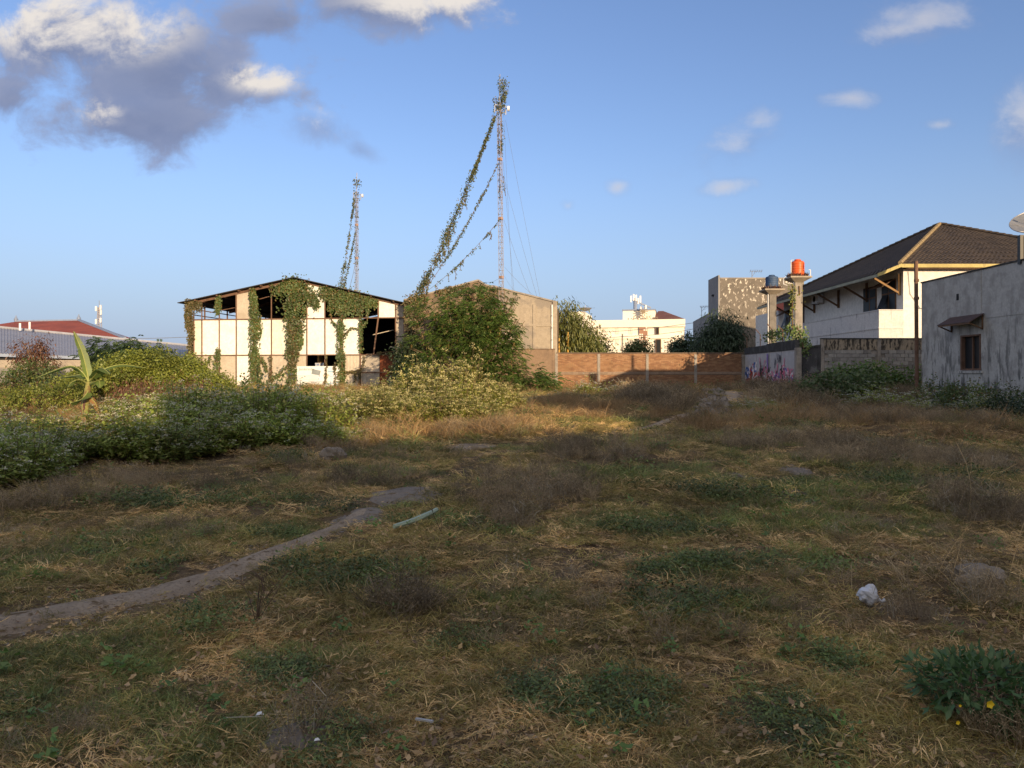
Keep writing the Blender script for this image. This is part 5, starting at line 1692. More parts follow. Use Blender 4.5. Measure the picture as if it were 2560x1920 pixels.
shrub_row(spots, 'sunlit cream-flowered shrub against the foot of the warehouse, %s from the left',
          [(560, 32.0, 1.3, 978), (640, 32.0, 1.3, 978), (720, 32.0, 1.3, 976), (800, 32.0, 1.3, 977), (880, 32.0, 1.3, 980), (945, 32.5, 1.2, 984), (1010, 33.0, 1.2, 962)], 3, .2)
place_copies(lit_protos, spots, 'sunlit flowering shrubs in front of the warehouse')
low_protos = [shrub_proto(7, 80, .75, 1.1, .95, fmat=M_flower_pale), shrub_proto(8, 70, .7, 1.1, .95, fmat=M_flower_pale)]
spots = []
shrub_row(spots, 'low white-flowered weed clump on the right mound, %s from the left',
          [(1880, 27, 1.2, 1002), (1915, 28.5, 1.1, 992), (1945, 26, 1.0, 1015), (2075, 31, 1.2, 985), (2095, 28, 1.2, 1000), (2140, 27.0, 1.2, 1002), (2165, 31.0, 1.2, 980), (2190, 27.5, 1.3, 992), (2240, 26.5, 1.2, 1000), (2285, 25.5, 1.1, 1010), (2330, 26, 1.1, 1010)], 2, .5)
shrub_row(spots, 'low white-flowered weed clump below the mouldy grey building, %s from the left',
          [(2390, 24.0, 1.1, 1020), (2440, 23.0, 1.1, 1030), (2520, 22.0, 1.1, 1035)], 2)
shrub_row(spots, 'low white-flowered weed clump at the foot of the brick wall, %s from the left',
          [(1330, 31, 1.0, 1000), (1385, 34, 1.1, 985), (1420, 36, 1.2, 972), (1455, 33, .9, 1000), (1470, 37, 1.2, 968), (1520, 37.5, 1.3, 958), (1565, 38, 1.2, 962), (1610, 39, 1.1, 970)], 2, .5)
place_copies(low_protos, spots, 'low white-flowered weed clumps')


# ---- generic leafy mass: shrubs, trees, creeper mounds
def crown(n, c, rad, r, shell=.55, lump=.35, seed=0):
    """points inside a lumpy ellipsoid, crowded towards its surface"""
    d = rand_unit(n, r)
    q = (shell + (1 - shell) * r.random(n)) ** .7
    lum = 1 + lump * 2 * (fbm(d[:, 0] * 2.1 + 9 * seed, d[:, 1] * 2.1 + d[:, 2] * 2.7, seed, 3) - .5) * 1.6
    return np.asarray(c) + d * np.asarray(rad) * (q * lum)[:, None], d


def leafy_tree(name, label, cat, base, lobes, n, L, Wd, mat, seed, trunk=True, droop=.3, group=None, trunk_mat=None, trunk_r=.09, spread=.5):
    r = np.random.default_rng(seed)
    b = Vector(base)
    t = thing(name, label, cat, b, group)
    tot = sum(a[3] * a[4] * a[5] for a in lobes) ** 1.0
    VF = []
    for (dx, dy, dz, rx, ry, rz) in lobes:
        k = int(n * (rx * ry * rz) / tot)
        c = np.array([b.x + dx, b.y + dy, b.z + dz])
        # clumps: leaves gathered round twig ends so that gaps stay open between them
        nc = max(6, k // 14)
        P, d = crown(nc, c, (rx, ry, rz), r, .45, .35, seed)
        idx = r.integers(0, nc, k)
        p = P[idx] + r.normal(0, 1, (k, 3)) * L * 1.1
        ax = unit(r.normal(size=(k, 3)) * spread + d[idx] * .7 - np.array([0, 0, droop]))
        VF.append(leaf_quads(p, ax, np.cross(ax, [0, 0, 1.0]) + r.normal(0, .4, (k, 3)), L * r.uniform(.6, 1.25, k), Wd * r.uniform(.7, 1.2, k), .3, .1))
    part('foliage', join(VF), mat, t)
    if trunk:
        m = MB()
        for (dx, dy, dz, rx, ry, rz) in lobes:
            e = Vector((b.x + dx, b.y + dy, b.z + dz + rz * .3))
            mid = b.lerp(e, .5) + Vector((r.uniform(-.2, .2), r.uniform(-.2, .2), 0))
            m.tube([b - Vector((0, 0, .2)), mid, e], [trunk_r, trunk_r * .7, trunk_r * .25], 6, False)
            for q in range(4):
                e2 = e + Vector((r.uniform(-rx, rx) * .7, r.uniform(-ry, ry) * .7, r.uniform(-rz * .5, rz * .5)))
                m.tube([mid, mid.lerp(e2, .6) + Vector((0, 0, .15)), e2], [trunk_r * .5, trunk_r * .35, trunk_r * .12], 5, False)
        m.build('trunk', trunk_mat or M_bark, t)
    return t


# ---- the feathery tree before the gabled building
def feathery(name, label, base, lobes, n_spray, seed, pods=0, mat=None, trunk_r=.1, size=1.0):
    r = np.random.default_rng(seed)
    b = Vector(base)
    t = thing(name, label, 'tree', b)
    VF = []; PV = []
    tot = sum(a[3] * a[4] * a[5] for a in lobes)
    ends = []
    for (dx, dy, dz, rx, ry, rz) in lobes:
        k = int(n_spray * rx * ry * rz / tot)
        c = np.array([b.x + dx, b.y + dy, b.z + dz])
        nc = max(5, k // 9)
        PC, dc = crown(nc, c, (rx * .92, ry * .92, rz * .92), r, .45, .65, seed)
        pick = r.integers(0, nc, k)
        P = PC[pick] + r.normal(0, 1, (k, 3)) * [.24, .24, .15]; d = dc[pick]
        az = unit(d * [1, 1, .3] + r.normal(0, .45, (k, 3)))
        rach = unit(az * [1, 1, .5] + [0, 0, .1])
        Lr = .30 * size * r.uniform(.7, 1.3, k)
        side = unit(np.cross(rach, [0, 0, 1.0]))
        for j in range(5):
            u = .25 + .75 * j / 4
            for sgn in (-1, 1):
                p = P + rach * (Lr * u)[:, None] - np.array([0, 0, 1.0]) * (Lr * u ** 2 * .45)[:, None]
                ax = unit(side * sgn + rach * .55 - np.array([0, 0, .35]))
                VF.append(leaf_quads(p, ax, rach + r.normal(0, .15, rach.shape), .15 * size * r.uniform(.8, 1.15, k), .05 * size, .1, .25))
        if pods:
            kk = int(pods * rx * ry * rz / tot)
            sel = r.integers(0, k, kk)
            for j in range(5):
                p = P[sel] + r.normal(0, .05, (kk, 3)) - [0, 0, .05]
                ax = unit(r.normal(0, .25, (kk, 3)) - [0, 0, 1.0])
                PV.append(leaf_quads(p, ax, r.normal(size=(kk, 3)), .24 * r.uniform(.7, 1.2, kk), .035, .1))
        ends.append(Vector(c))
    part('foliage', join(VF), mat or M_leaf_tree, t)
    if PV: part('seed_pods', join(PV), M_pod, t)
    m = MB()
    for e in ends:
        mid = b.lerp(e, .45) + Vector((r.uniform(-.25, .25), r.uniform(-.2, .2), .2))
        m.tube([b - Vector((0, 0, .2)), mid, e], [trunk_r, trunk_r * .75, trunk_r * .3], 7, False)
        for q in range(5):
            e2 = e + Vector((r.uniform(-.6, .6), r.uniform(-.6, .6), r.uniform(-.5, .2)))
            m.tube([mid.lerp(e, .4), mid.lerp(e2, .75), e2], [trunk_r * .5, trunk_r * .3, trunk_r * .1], 5, False)
    m.build('trunk', M_bark, t)
    return t


def wx(px, D): return (px - 1280) / 1920 * D


FT = (wx(1185, 44), 44.0, Hs(wx(1185, 44), 44))
def lob(px, py, D, rpx, rpy, ry, base):
    c = W(px, py, D); k = D / 1920
    return (c.x - base[0], c.y - base[1], c.z - base[2], rpx * k, ry, rpy * k)
feathery('feathery_tree', 'big spreading feathery-leaved tree with hanging pods in front of the grey gabled building', FT,
         [lob(1205, 770, 44, 72, 55, 1.5, FT), lob(1120, 805, 43.6, 60, 52, 1.4, FT), lob(1170, 850, 43.2, 95, 62, 1.8, FT), lob(1245, 815, 43.4, 42, 45, 1.2, FT), lob(1240, 880, 43, 55, 60, 1.5, FT), lob(1085, 880, 43.4, 45, 55, 1.3, FT), lob(1255, 940, 42.6, 42, 45, 1.2, FT), lob(1190, 935, 42.6, 70, 45, 1.3, FT),
          lob(1225, 735, 44.2, 42, 24, .9, FT), lob(1290, 800, 43.5, 22, 16, .6, FT), lob(1180, 715, 44, 22, 14, .6, FT), lob(1060, 770, 43.6, 26, 22, .7, FT), lob(1290, 870, 43, 24, 18, .7, FT), lob(1040, 850, 43, 24, 26, .7, FT), lob(1270, 745, 44, 20, 12, .5, FT), lob(1130, 745, 43.8, 26, 18, .7, FT), lob(1300, 915, 42.4, 24, 20, .7, FT)], 5200, 21, 420)
b_ = (wx(1318, 42.0), 42.0, .7)
feathery('feathery_sapling', 'low feathery-leaved sapling against the brown plastered wall', b_, [lob(1320, 960, 42, 42, 42, 1.0, b_), lob(1365, 965, 42, 30, 34, .9, b_)], 650, 22, 0, None, .04)
b_ = (wx(1018, 43), 43.0, .7)
leafy_tree('dark_shrub', 'dark green glossy shrub between the warehouse and the feathery tree', 'shrub', b_, [lob(1015, 895, 43, 34, 38, 1.1, b_), lob(1040, 930, 42.6, 40, 40, 1.1, b_), lob(1000, 940, 42.8, 26, 36, .9, b_), lob(1020, 870, 43, 20, 20, .6, b_)], 7000, .16, .09, M_leaf_dark, 23)
b_ = (wx(340, 40), 40.0, .6)
feathery('feathery_shrub', 'pale feathery-leaved shrub rising behind the creeper mound on the left', b_, [lob(320, 880, 40, 75, 32, 1.5, b_), lob(270, 880, 40, 42, 30, 1.2, b_), lob(400, 885, 40, 45, 22, 1.2, b_), lob(330, 915, 39, 100, 30, 1.6, b_)], 1700, 24, 0, leafy('blue_green_feathery_leaf', (0.05, 0.10, 0.035), (0.085, 0.135, 0.045)), .06, 1.1)
b_ = (wx(85, 38), 38.0, .6)
leafy_tree('dry_shrub', 'withered red-brown shrub in front of the metal roofed shed', 'shrub', b_, [lob(85, 872, 38, 40, 26, .8, b_), lob(110, 900, 38, 30, 26, .7, b_), lob(62, 900, 38, 22, 24, .6, b_)], 1500, .17, .06, M_leaf_dryred, 25, droop=.8)
b_ = (wx(90, 34), 34.0, .5)
leafy_tree('dark_shrub', 'dark green shrub under the withered red-brown shrub at the far left', 'shrub', b_, [lob(80, 930, 34, 50, 26, 1.0, b_), lob(30, 960, 33, 45, 30, 1.0, b_), lob(130, 960, 33, 40, 26, .9, b_)], 4200, .13, .07, M_leaf_vine, 26)
b_ = (wx(110, 24), 24.0, .4)
leafy_tree('olive_shrub', 'olive yellow low shrub left of the banana plant', 'shrub', b_, [lob(90, 990, 24, 75, 26, 1.0, b_), lob(170, 975, 25, 50, 32, .9, b_), lob(20, 1005, 24, 50, 30, .9, b_)], 5200, .09, .05, M_leaf_mound, 27, trunk_r=.03)
for (px, D, lobes_px, n, seed, lab) in (
        (400, 33, ((400, 935, 75, 55), (340, 925, 60, 40), (300, 930, 50, 36)), 13000, 31, 'large rounded yellow-green creeper mound left of the warehouse'),
        (480, 34, ((475, 930, 50, 44), (520, 955, 55, 34), (560, 975, 45, 28)), 7000, 32, 'yellow-green creeper mound sloping down against the warehouse corner'),
        (245, 30, ((245, 945, 50, 36), (205, 960, 45, 30)), 4500, 33, 'small yellow-green creeper mound behind the banana plant')):
    b_ = (wx(px, D), float(D), .5)
    lb = [lob(a, b2, D - .4 * i, c2, d2, 1.3, b_) for i, (a, b2, c2, d2) in enumerate(lobes_px)]
    leafy_tree('creeper_mound', lab, 'creeper', b_, lb, int(n * 1.5), .095, .08, M_leaf_mound, seed, trunk_r=.05, droop=.6, spread=.7)
b_ = (wx(470, 29.5), 29.5, .5)
leafy_tree('dry_undergrowth', 'dry brown hanging undergrowth below the creeper mounds', 'undergrowth', b_, [lob(430, 985, 29.5, 90, 22, .7, b_), lob(330, 985, 29.5, 50, 26, .7, b_)], 3200, .2, .03, M_leaf_dryred, 34, droop=1.6, trunk_r=.02)

# trees and clumps beyond the walls
b_ = (wx(1430, 56), 56.0, 1.0)
bt = leafy_tree('bamboo_clump', 'sunlit olive bamboo-like clump with golden canes beyond the brick wall', 'tree', b_, [lob(1425, 830, 56, 32, 50, 1.0, b_), lob(1455, 850, 56, 34, 44, 1.0, b_), lob(1412, 785, 56, 17, 30, .7, b_), lob(1478, 872, 56, 22, 30, .8, b_), lob(1400, 870, 56, 22, 35, .8, b_)], 6500, .42, .085, M_leaf_olive, 41, droop=1.1, trunk_r=.05)
for px in (1421, 1399):
    p = W(px, 830 if px > 1410 else 845, 54.8)
    m = MB(); m.tube([(p.x, p.y, .8), (p.x - .05, p.y, p.z)], .07, 6); m.build('cane', M_bamboo, bt)
b_ = (wx(1500, 62), 62.0, 1.0)
leafy_tree('thin_tree', 'thin grey-green sapling beyond the brick wall, right of the bamboo clump', 'tree', b_, [lob(1498, 862, 62, 20, 22, .8, b_), lob(1515, 875, 62, 16, 16, .6, b_)], 700, .26, .12, M_leaf_vine, 42)
b_ = (wx(1598, 92), 92.0, 1.0)
leafy_tree('round_tree', 'round-crowned tree in front of the hotel screen', 'tree', b_, [lob(1598, 875, 92, 32, 20, 1.4, b_), lob(1585, 880, 92, 24, 18, 1.3, b_)], 3000, .3, .17, M_leaf_vine, 43)
b_ = (wx(1705, 72), 72.0, 1.0)
leafy_tree('dark_tree', 'dark twin-topped tree between the hotel and the tall grey building', 'tree', b_, [lob(1720, 860, 72, 15, 24, .8, b_), lob(1690, 868, 72, 18, 16, .8, b_), lob(1705, 878, 72, 30, 16, 1.0, b_)], 3200, .28, .14, M_leaf_deep, 44)
b_ = (wx(1805, 60), 60.0, 1.0)
leafy_tree('dark_tree', 'big shaded dark green tree in front of the tall grey building', 'tree', b_, [lob(1805, 850, 60, 48, 42, 1.4, b_), lob(1795, 808, 60, 20, 28, .9, b_), lob(1830, 825, 60, 22, 30, .9, b_), lob(1775, 850, 60, 22, 34, .9, b_), lob(1765, 872, 60, 24, 24, .9, b_)], 7500, .34, .085, M_leaf_deep, 45, droop=.9)
# plants along the wall foot and on the right mound
b_ = (13.4, 31.2, Hs(13.4, 31.2))
leafy_tree('leafy_creeper', 'bright green leafy creeper patch on the right mound', 'creeper', b_, [(0, 0, .55, 1.3, .9, .6), (-.9, .2, .4, .9, .7, .5), (1.0, .3, .6, 1.0, .7, .55)], 2800, .15, .12, leafy('bright_creeper_leaf', (0.075, 0.12, 0.035), (0.11, 0.16, 0.05)), 46, trunk_r=.02)
b_ = (16.2, 34.2, Hs(16.2, 34.2))
leafy_tree('leafy_creeper', 'dark green creeper heap on top of the right mound below the block wall', 'creeper', b_, [(0, 0, .5, 1.5, .9, .65), (1.4, -.2, .4, 1.1, .8, .55), (-1.2, .2, .4, 1.0, .7, .5)], 4200, .14, .10, M_leaf_tree, 47, trunk_r=.02)
b_ = (17.0, 29.3, Hs(15.5, 28.5)); b_ = (15.3, 27.5, Hs(15.3, 27.5))
leafy_tree('low_shrub', 'dark low shrub at the foot of the mouldy grey building', 'shrub', b_, [(0, 0, .45, .9, 1.3, .55), (-.3, -2.2, .42, .9, 1.2, .55), (-.5, -4.2, .4, .8, 1.2, .5)], 6500, .09, .055, M_leaf_vine, 48, trunk_r=.02)
b_ = (13.0, 20.5, Hs(13.0, 20.5))
leafy_tree('low_shrub', 'dark low shrub at the right edge of the field below the mouldy grey building', 'shrub', b_, [(0, 0, .3, .9, .9, .4), (1.0, .8, .35, .8, .8, .45), (-1.2, .4, .22, .6, .6, .3)], 3000, .08, .05, M_leaf_dark, 49, trunk_r=.02)
b_ = (12.4, 44.5, Hs(12.4, 44.5))
leafy_tree('green_verge', 'low strip of green weeds along the foot of the brick wall', 'weeds', b_, [(0, 0, .1, 2.6, .8, .28), (2.0, -1.0, .1, 1.4, .8, .26), (-2.5, .4, .1, 1.6, .7, .26)], 2600, .12, .07, M_leaf_tree, 50, trunk=False)
b_ = (1.9, 3.75, Hs(1.9, 3.75))


# ---- creepers
def creeper(name, label, strands, mat, leaf=.11, seed=0, group=None, stem=True, stem_r=.03, mat2=None):
    """strands: list of (points, radius list, leaves per metre, hang)"""
    r = np.random.default_rng(seed)
    p0 = Vector(strands[0][0][0])
    t = thing(name, label, 'creeper', p0, group)
    VF = []; VF2 = []
    m = MB()
    for s_ in strands:
        pts, rad, dens, hang = s_[:4]
        flat = s_[4] if len(s_) > 4 else None
        if flat is not None: dens = dens * 1.7
        P = np.array([list(p) for p in pts], float); seg = np.linalg.norm(np.diff(P, axis=0), axis=1); cum = np.concatenate([[0], np.cumsum(seg)])
        n = int(cum[-1] * dens)
        q = r.uniform(0, cum[-1], n)
        cl = fbm(q * 1.3, np.full(n, seed * 3.7), seed, 3)
        keep = r.random(n) < np.clip((cl - .25) * 2.6, .12, 1); q = q[keep]; n = len(q)
        c = np.stack([np.interp(q, cum, P[:, k]) for k in range(3)], 1)
        rr = np.interp(q, cum, rad) * (.7 + .8 * fbm(q * 2.3, np.full(n, 1.0 + seed), seed + 5, 3))
        off = np.clip(r.normal(0, .5, (n, 3)), -.85, .85)
        if flat is not None:
            nn = np.array(flat); off = off - nn * (off @ nn)[:, None] * .8 + nn * .12 * r.random((n, 1)) / np.maximum(rr[:, None], .05)
        c = c + off * rr[:, None]
        if hang: c[:, 2] -= hang * r.random(n) ** 3
        ax = unit(r.normal(size=(n, 3)) * [.8, .8, .4] - [0, 0, .55])
        sd = np.cross(ax, (np.array(flat) if flat is not None else np.array([0.3, -1.0, 0.1]))) + r.normal(0, .35, (n, 3))
        vf = leaf_quads(c, ax, sd, leaf * r.uniform(.65, 1.3, n), leaf * .9 * r.uniform(.7, 1.2, n), .2, .1)
        (VF2 if (mat2 and r.random() < .5) else VF).append(vf)
        if stem:
            m.tube([Vector(p) for p in pts], stem_r, 5, False)
    part('foliage', join(VF + ([] if mat2 else [])), mat, t) if VF else None
    if VF2: part('dry_foliage', join(VF2), mat2, t)
    if stem: tag(m.build('stems', M_vinestem, t), kind='stuff')
    return t


def warehouse_creepers():
    f, cols, roofz, s, (Z0, Z2, Z1), _ = WH
    n = tuple(f.n)
    FP = lambda zx, zy, d=.12: f.P(s(zx), d, EYE + (940 - (640 + zy / 3.3515)) / 1920 * f.P(s(zx), 0, 0).y)
    mpz = 1 / 3.3515 * 53 / 1920
    w = lambda q: q * mpz * .68
    creeper('climbing_vine', 'thick creeper draped from the gable peak down the middle of the warehouse front',
            [([FP(1140, 262), FP(1130, 340)], [w(150), w(260)], 900, 0, n), ([FP(960, 290), FP(1100, 235), FP(1270, 330), FP(1320, 400)], [w(70), w(100), w(90), w(50)], 420, .3, n),
             ([FP(1130, 330), FP(1140, 450), FP(1130, 560), FP(1130, 700), FP(1110, 830)], [w(230), w(150), w(110), w(90), w(80)], 480, .2, n),
             ([FP(1110, 830), FP(1120, 950), FP(1110, 1110)], [w(70), w(50), w(42)], 210, 0, n), ([FP(1080, 900), FP(1020, 980), FP(930, 1020)], [w(40), w(40), w(25)], 90, .3, n),
             ([FP(1190, 560), FP(1200, 640), FP(1185, 770)], [w(45), w(30), w(10)], 90, .2, n)], M_leaf_vine, .13, 61, 'creepers on the warehouse front', True, .035)
    creeper('climbing_vine', 'brown woody lower stems of the middle creeper on the warehouse front',
            [([FP(1120, 600, .2), FP(1130, 800, .2), FP(1115, 950, .2), FP(1110, 1120, .15)], [w(60), w(70), w(60), w(55)], 300, 0, n)], M_leaf_vine_dry, .12, 62, 'creepers on the warehouse front', True, .05)
    creeper('climbing_vine', 'narrow creeper column left of the gable peak on the warehouse front',
            [([FP(780, 275), FP(790, 340), FP(800, 450), FP(815, 560), FP(800, 700), FP(800, 830), FP(805, 960), FP(810, 1090)], [w(34), w(40), w(65), w(75), w(62), w(58), w(78), w(85)], 330, .1, n),
             ([FP(850, 850), FP(890, 900), FP(900, 960)], [w(25), w(20), w(10)], 70, .2, n)], M_leaf_vine, .125, 63, 'creepers on the warehouse front')
    creeper('climbing_vine', 'broad creeper mat under the right roof slope of the warehouse with hanging stems',
            [([FP(1370, 290), FP(1480, 320), FP(1600, 345), FP(1720, 375), FP(1820, 385)], [w(60), w(95), w(110), w(85), w(40)], 560, .35, n), ([FP(1440, 380), FP(1560, 410), FP(1690, 420)], [w(60), w(90), w(80)], 420, .5, n),
             ([FP(1530, 430), FP(1525, 560), FP(1520, 700), FP(1520, 830)], [w(70), w(48), w(42), w(45)], 260, .1, n), ([FP(1525, 830), FP(1530, 960), FP(1530, 1100)], [w(48), w(50), w(42)], 260, .1, n),
             ([FP(1685, 430), FP(1690, 600), FP(1690, 800)], [w(30), w(18), w(25)], 130, .1, n), ([FP(1430, 430), FP(1445, 540), FP(1480, 580)], [w(16), w(12), w(10)], 60, .1, n),
             ([FP(1750, 420), FP(1740, 540), FP(1715, 590)], [w(18), w(16), w(10)], 70, .1, n), ([FP(1560, 660), FP(1600, 600), FP(1670, 610)], [w(14), w(14), w(8)], 60, .1, n)], M_leaf_vine, .125, 64, 'creepers on the warehouse front', True, .03)
    creeper('climbing_vine', 'creeper clinging to the left corner post of the warehouse',
            [([FP(230, 380), FP(290, 400), FP(350, 400)], [w(50), w(55), w(30)], 420, .5, n), ([FP(255, 420), FP(262, 560), FP(262, 700), FP(258, 830)], [w(60), w(34), w(28), w(24)], 260, .2, n), ([FP(225, 420), FP(235, 600)], [w(30), w(12)], 120, .3, n), ([FP(285, 560), FP(290, 700)], [w(14), w(12)], 60, .1, n)], M_leaf_vine_dry, .12, 65, 'creepers on the warehouse front', True, .04)
    creeper('climbing_vine', 'small creeper tuft hanging in the upper left open bay of the warehouse',
            [([FP(505, 340), FP(495, 420), FP(492, 480)], [w(35), w(40), w(14)], 260, .2, n)], M_leaf_vine, .12, 66, 'creepers on the warehouse front')
    creeper('climbing_vine', 'short creeper climbing the stained lower left panels of the warehouse',
            [([FP(500, 780), FP(490, 850), FP(485, 940)], [w(30), w(48), w(50)], 260, .1, n), ([FP(430, 830), FP(420, 890)], [w(12), w(8)], 50, .1, n)], M_leaf_vine, .12, 67, 'creepers on the warehouse front')
    creeper('climbing_vine', 'thin creeper strands over the pale corrugated sheet of the warehouse',
            [([FP(1720, 840), FP(1700, 940), FP(1650, 960), FP(1570, 970)], [w(14), w(16), w(12), w(10)], 75, .1, n), ([FP(1680, 960), FP(1675, 1080)], [w(14), w(14)], 75, 0, n), ([FP(1640, 970), FP(1640, 1060)], [w(12), w(10)], 60, 0, n), ([FP(1405, 830), FP(1400, 960), FP(1385, 1110)], [w(7), w(9), w(7)], 60, 0, n), ([FP(1470, 900), FP(1475, 1000), FP(1475, 1100)], [w(22), w(12), w(10)], 80, .2, n),
             ([FP(1830, 815), FP(1900, 805), FP(1970, 800)], [w(14), w(18), w(14)], 80, .1, n), ([FP(935, 840), FP(935, 940), FP(930, 1080)], [w(20), w(16), w(26)], 80, 0, n)], M_leaf_vine_dry, .11, 68, 'creepers on the warehouse front', True, .02)
    # creepers on the gabled building
    Y = 50.9
    creeper('climbing_vine', 'yellowing creeper over the left eave and wall of the grey gabled building',
            [([W(1012, 752, Y), W(1040, 745, Y), W(1065, 742, Y)], [.3, .45, .3], 260, .4, (0, -1, 0)), ([W(1030, 755, Y), W(1030, 800, Y), W(1028, 850, Y)], [.6, .45, .35], 230, .3, (0, -1, 0)), ([W(1050, 760, Y), W(1055, 790, Y)], [.4, .2], 160, .3, (0, -1, 0)),
             ([W(1090, 728, Y), W(1130, 722, Y), W(1170, 718, Y)], [.15, .3, .35], 130, .6, (0, -1, 0))], M_leaf_vine_dry, .13, 71)


warehouse_creepers()


def mast_creepers():
    def along(P, radii, dens, hang, t0=0.0, t1=1.0):
        n = len(P) - 1
        pts = [P[0].lerp(P[n], 0)] and [P[int(round(t0 * n)) + k] for k in range(int(round((t1 - t0) * n)) + 1)]
        return (pts, list(.72 * np.interp(np.linspace(0, 1, len(pts)), np.linspace(0, 1, len(radii)), radii)), dens * 1.9, hang * .25)
    rs = random.Random(17)

    def dangling(P, t0, t1, n, lmax):
        out = []
        for _ in range(n):
            q = rs.uniform(t0, t1) * (len(P) - 1); k = min(int(q), len(P) - 2)
            p = P[k].lerp(P[k + 1], q - k)
            ln = lmax * rs.uniform(.25, 1)
            out.append(([p, p + Vector((rs.uniform(-.05, .12), 0, -ln * .5)), p + Vector((rs.uniform(-.1, .2), 0, -ln))], [.10, .07, .04], 34, 0))
        return out
    creeper('guy_wire_creeper', 'heavy dangling creeper along the outermost left guy wire of the tall mast',
            [along(GUYS[0], [.22, .16, .12, .35, .4, .42, .45, .45, .42, .45, .4], 95, .9), along(GUYS[0], [.1, .08, .1, .2, .25, .3, .3, .3, .3, .3, .3], 70, .1)] + dangling(GUYS[0], .35, .97, 30, 1.3) + dangling(GUYS[0], .05, .3, 5, .5), M_leaf_guy, .10, 81, 'creepers on the mast guy wires', True, .016)
    creeper('guy_wire_creeper', 'thin creeper along the middle left guy wire of the tall mast',
            [along(GUYS[1], [.10, .1, .12, .14, .12, .16, .14], 75, .12, 0, .7), along(GUYS[1], [.1, .05], 14, .1, .7, 1.0)], M_leaf_guy, .095, 82, 'creepers on the mast guy wires', True, .016)
    creeper('guy_wire_creeper', 'sparse creeper tufts along the lowest left guy wire of the tall mast',
            [along(GUYS[2], [.12, .1], 55, .3, 0, .2), along(GUYS[2], [.12, .14, .12], 60, .7, .3, .6), along(GUYS[2], [.1, .1], 30, .6, .7, .8), along(GUYS[2], [.2, .3], 40, .5, .9, 1.0)] + dangling(GUYS[2], .1, .8, 9, .9), M_leaf_guy, .095, 83, 'creepers on the mast guy wires', True, .016)
    top = W(1246, 255, DM)
    creeper('mast_creeper', 'bushy creeper tuft crowning the tip of the tall mast',
            [([W(1255, 201, DM), W(1258, 222, DM), W(1260, 240, DM), W(1252, 258, DM), W(1252, 285, DM)], [.26, .34, .22, .32, .28], 300, .1), ([W(1240, 245, DM), W(1243, 275, DM)], [.2, .25], 120, .2)], M_leaf_guy, .10, 84, 'creepers on the masts', True, .018)
    creeper('mast_creeper', 'creeper stems hanging down the upper shaft of the tall mast',
            [([W(1253, 285, DM), W(1254, 330, DM), W(1253, 385, DM)], [.2, .18, .12], 110, .1), ([W(1246, 300, DM), W(1246, 385, DM)], [.06, .05], 50, .1), ([W(1258, 440, DM), W(1262, 480, DM), W(1264, 490, DM)], [.1, .12, .08], 40, .1), ([W(1248, 400, DM), W(1250, 500, DM)], [.08, .1], 26, .1)], M_leaf_guy, .095, 85, 'creepers on the masts', True, .018)
    creeper('mast_creeper', 'creeper tuft on the tip of the shorter mast behind the warehouse',
            [([W(892, 451, D2), W(893, 462, D2), W(891, 478, D2)], [.3, .4, .22], 170, .1), ([W(890, 480, D2), W(890, 498, D2)], [.3, .3], 60, .1)], M_leaf_guy, .15, 86, 'creepers on the masts', True, .018)
    creeper('mast_creeper', 'creeper wrapped all down the shaft of the shorter mast',
            [([W(891, 500, D2), W(891, 600, D2), W(891.5, 726, D2)], [.2, .22, .24], 34, .1)], M_leaf_guy, .13, 87, 'creepers on the masts', True, .018)
    creeper('guy_wire_creeper', 'creeper along the outer guy wire of the shorter mast', [along(GUYS2[0], [.1, .14, .2, .22, .3, .45], 60, .3)], M_leaf_guy, .14, 88, 'creepers on the mast guy wires', True, .016)
    creeper('guy_wire_creeper', 'thin creeper along the inner guy wire of the shorter mast', [along(GUYS2[1], [.08, .1, .14, .2], 45, .2)], M_leaf_guy, .13, 89, 'creepers on the mast guy wires', True, .016)


mast_creepers()


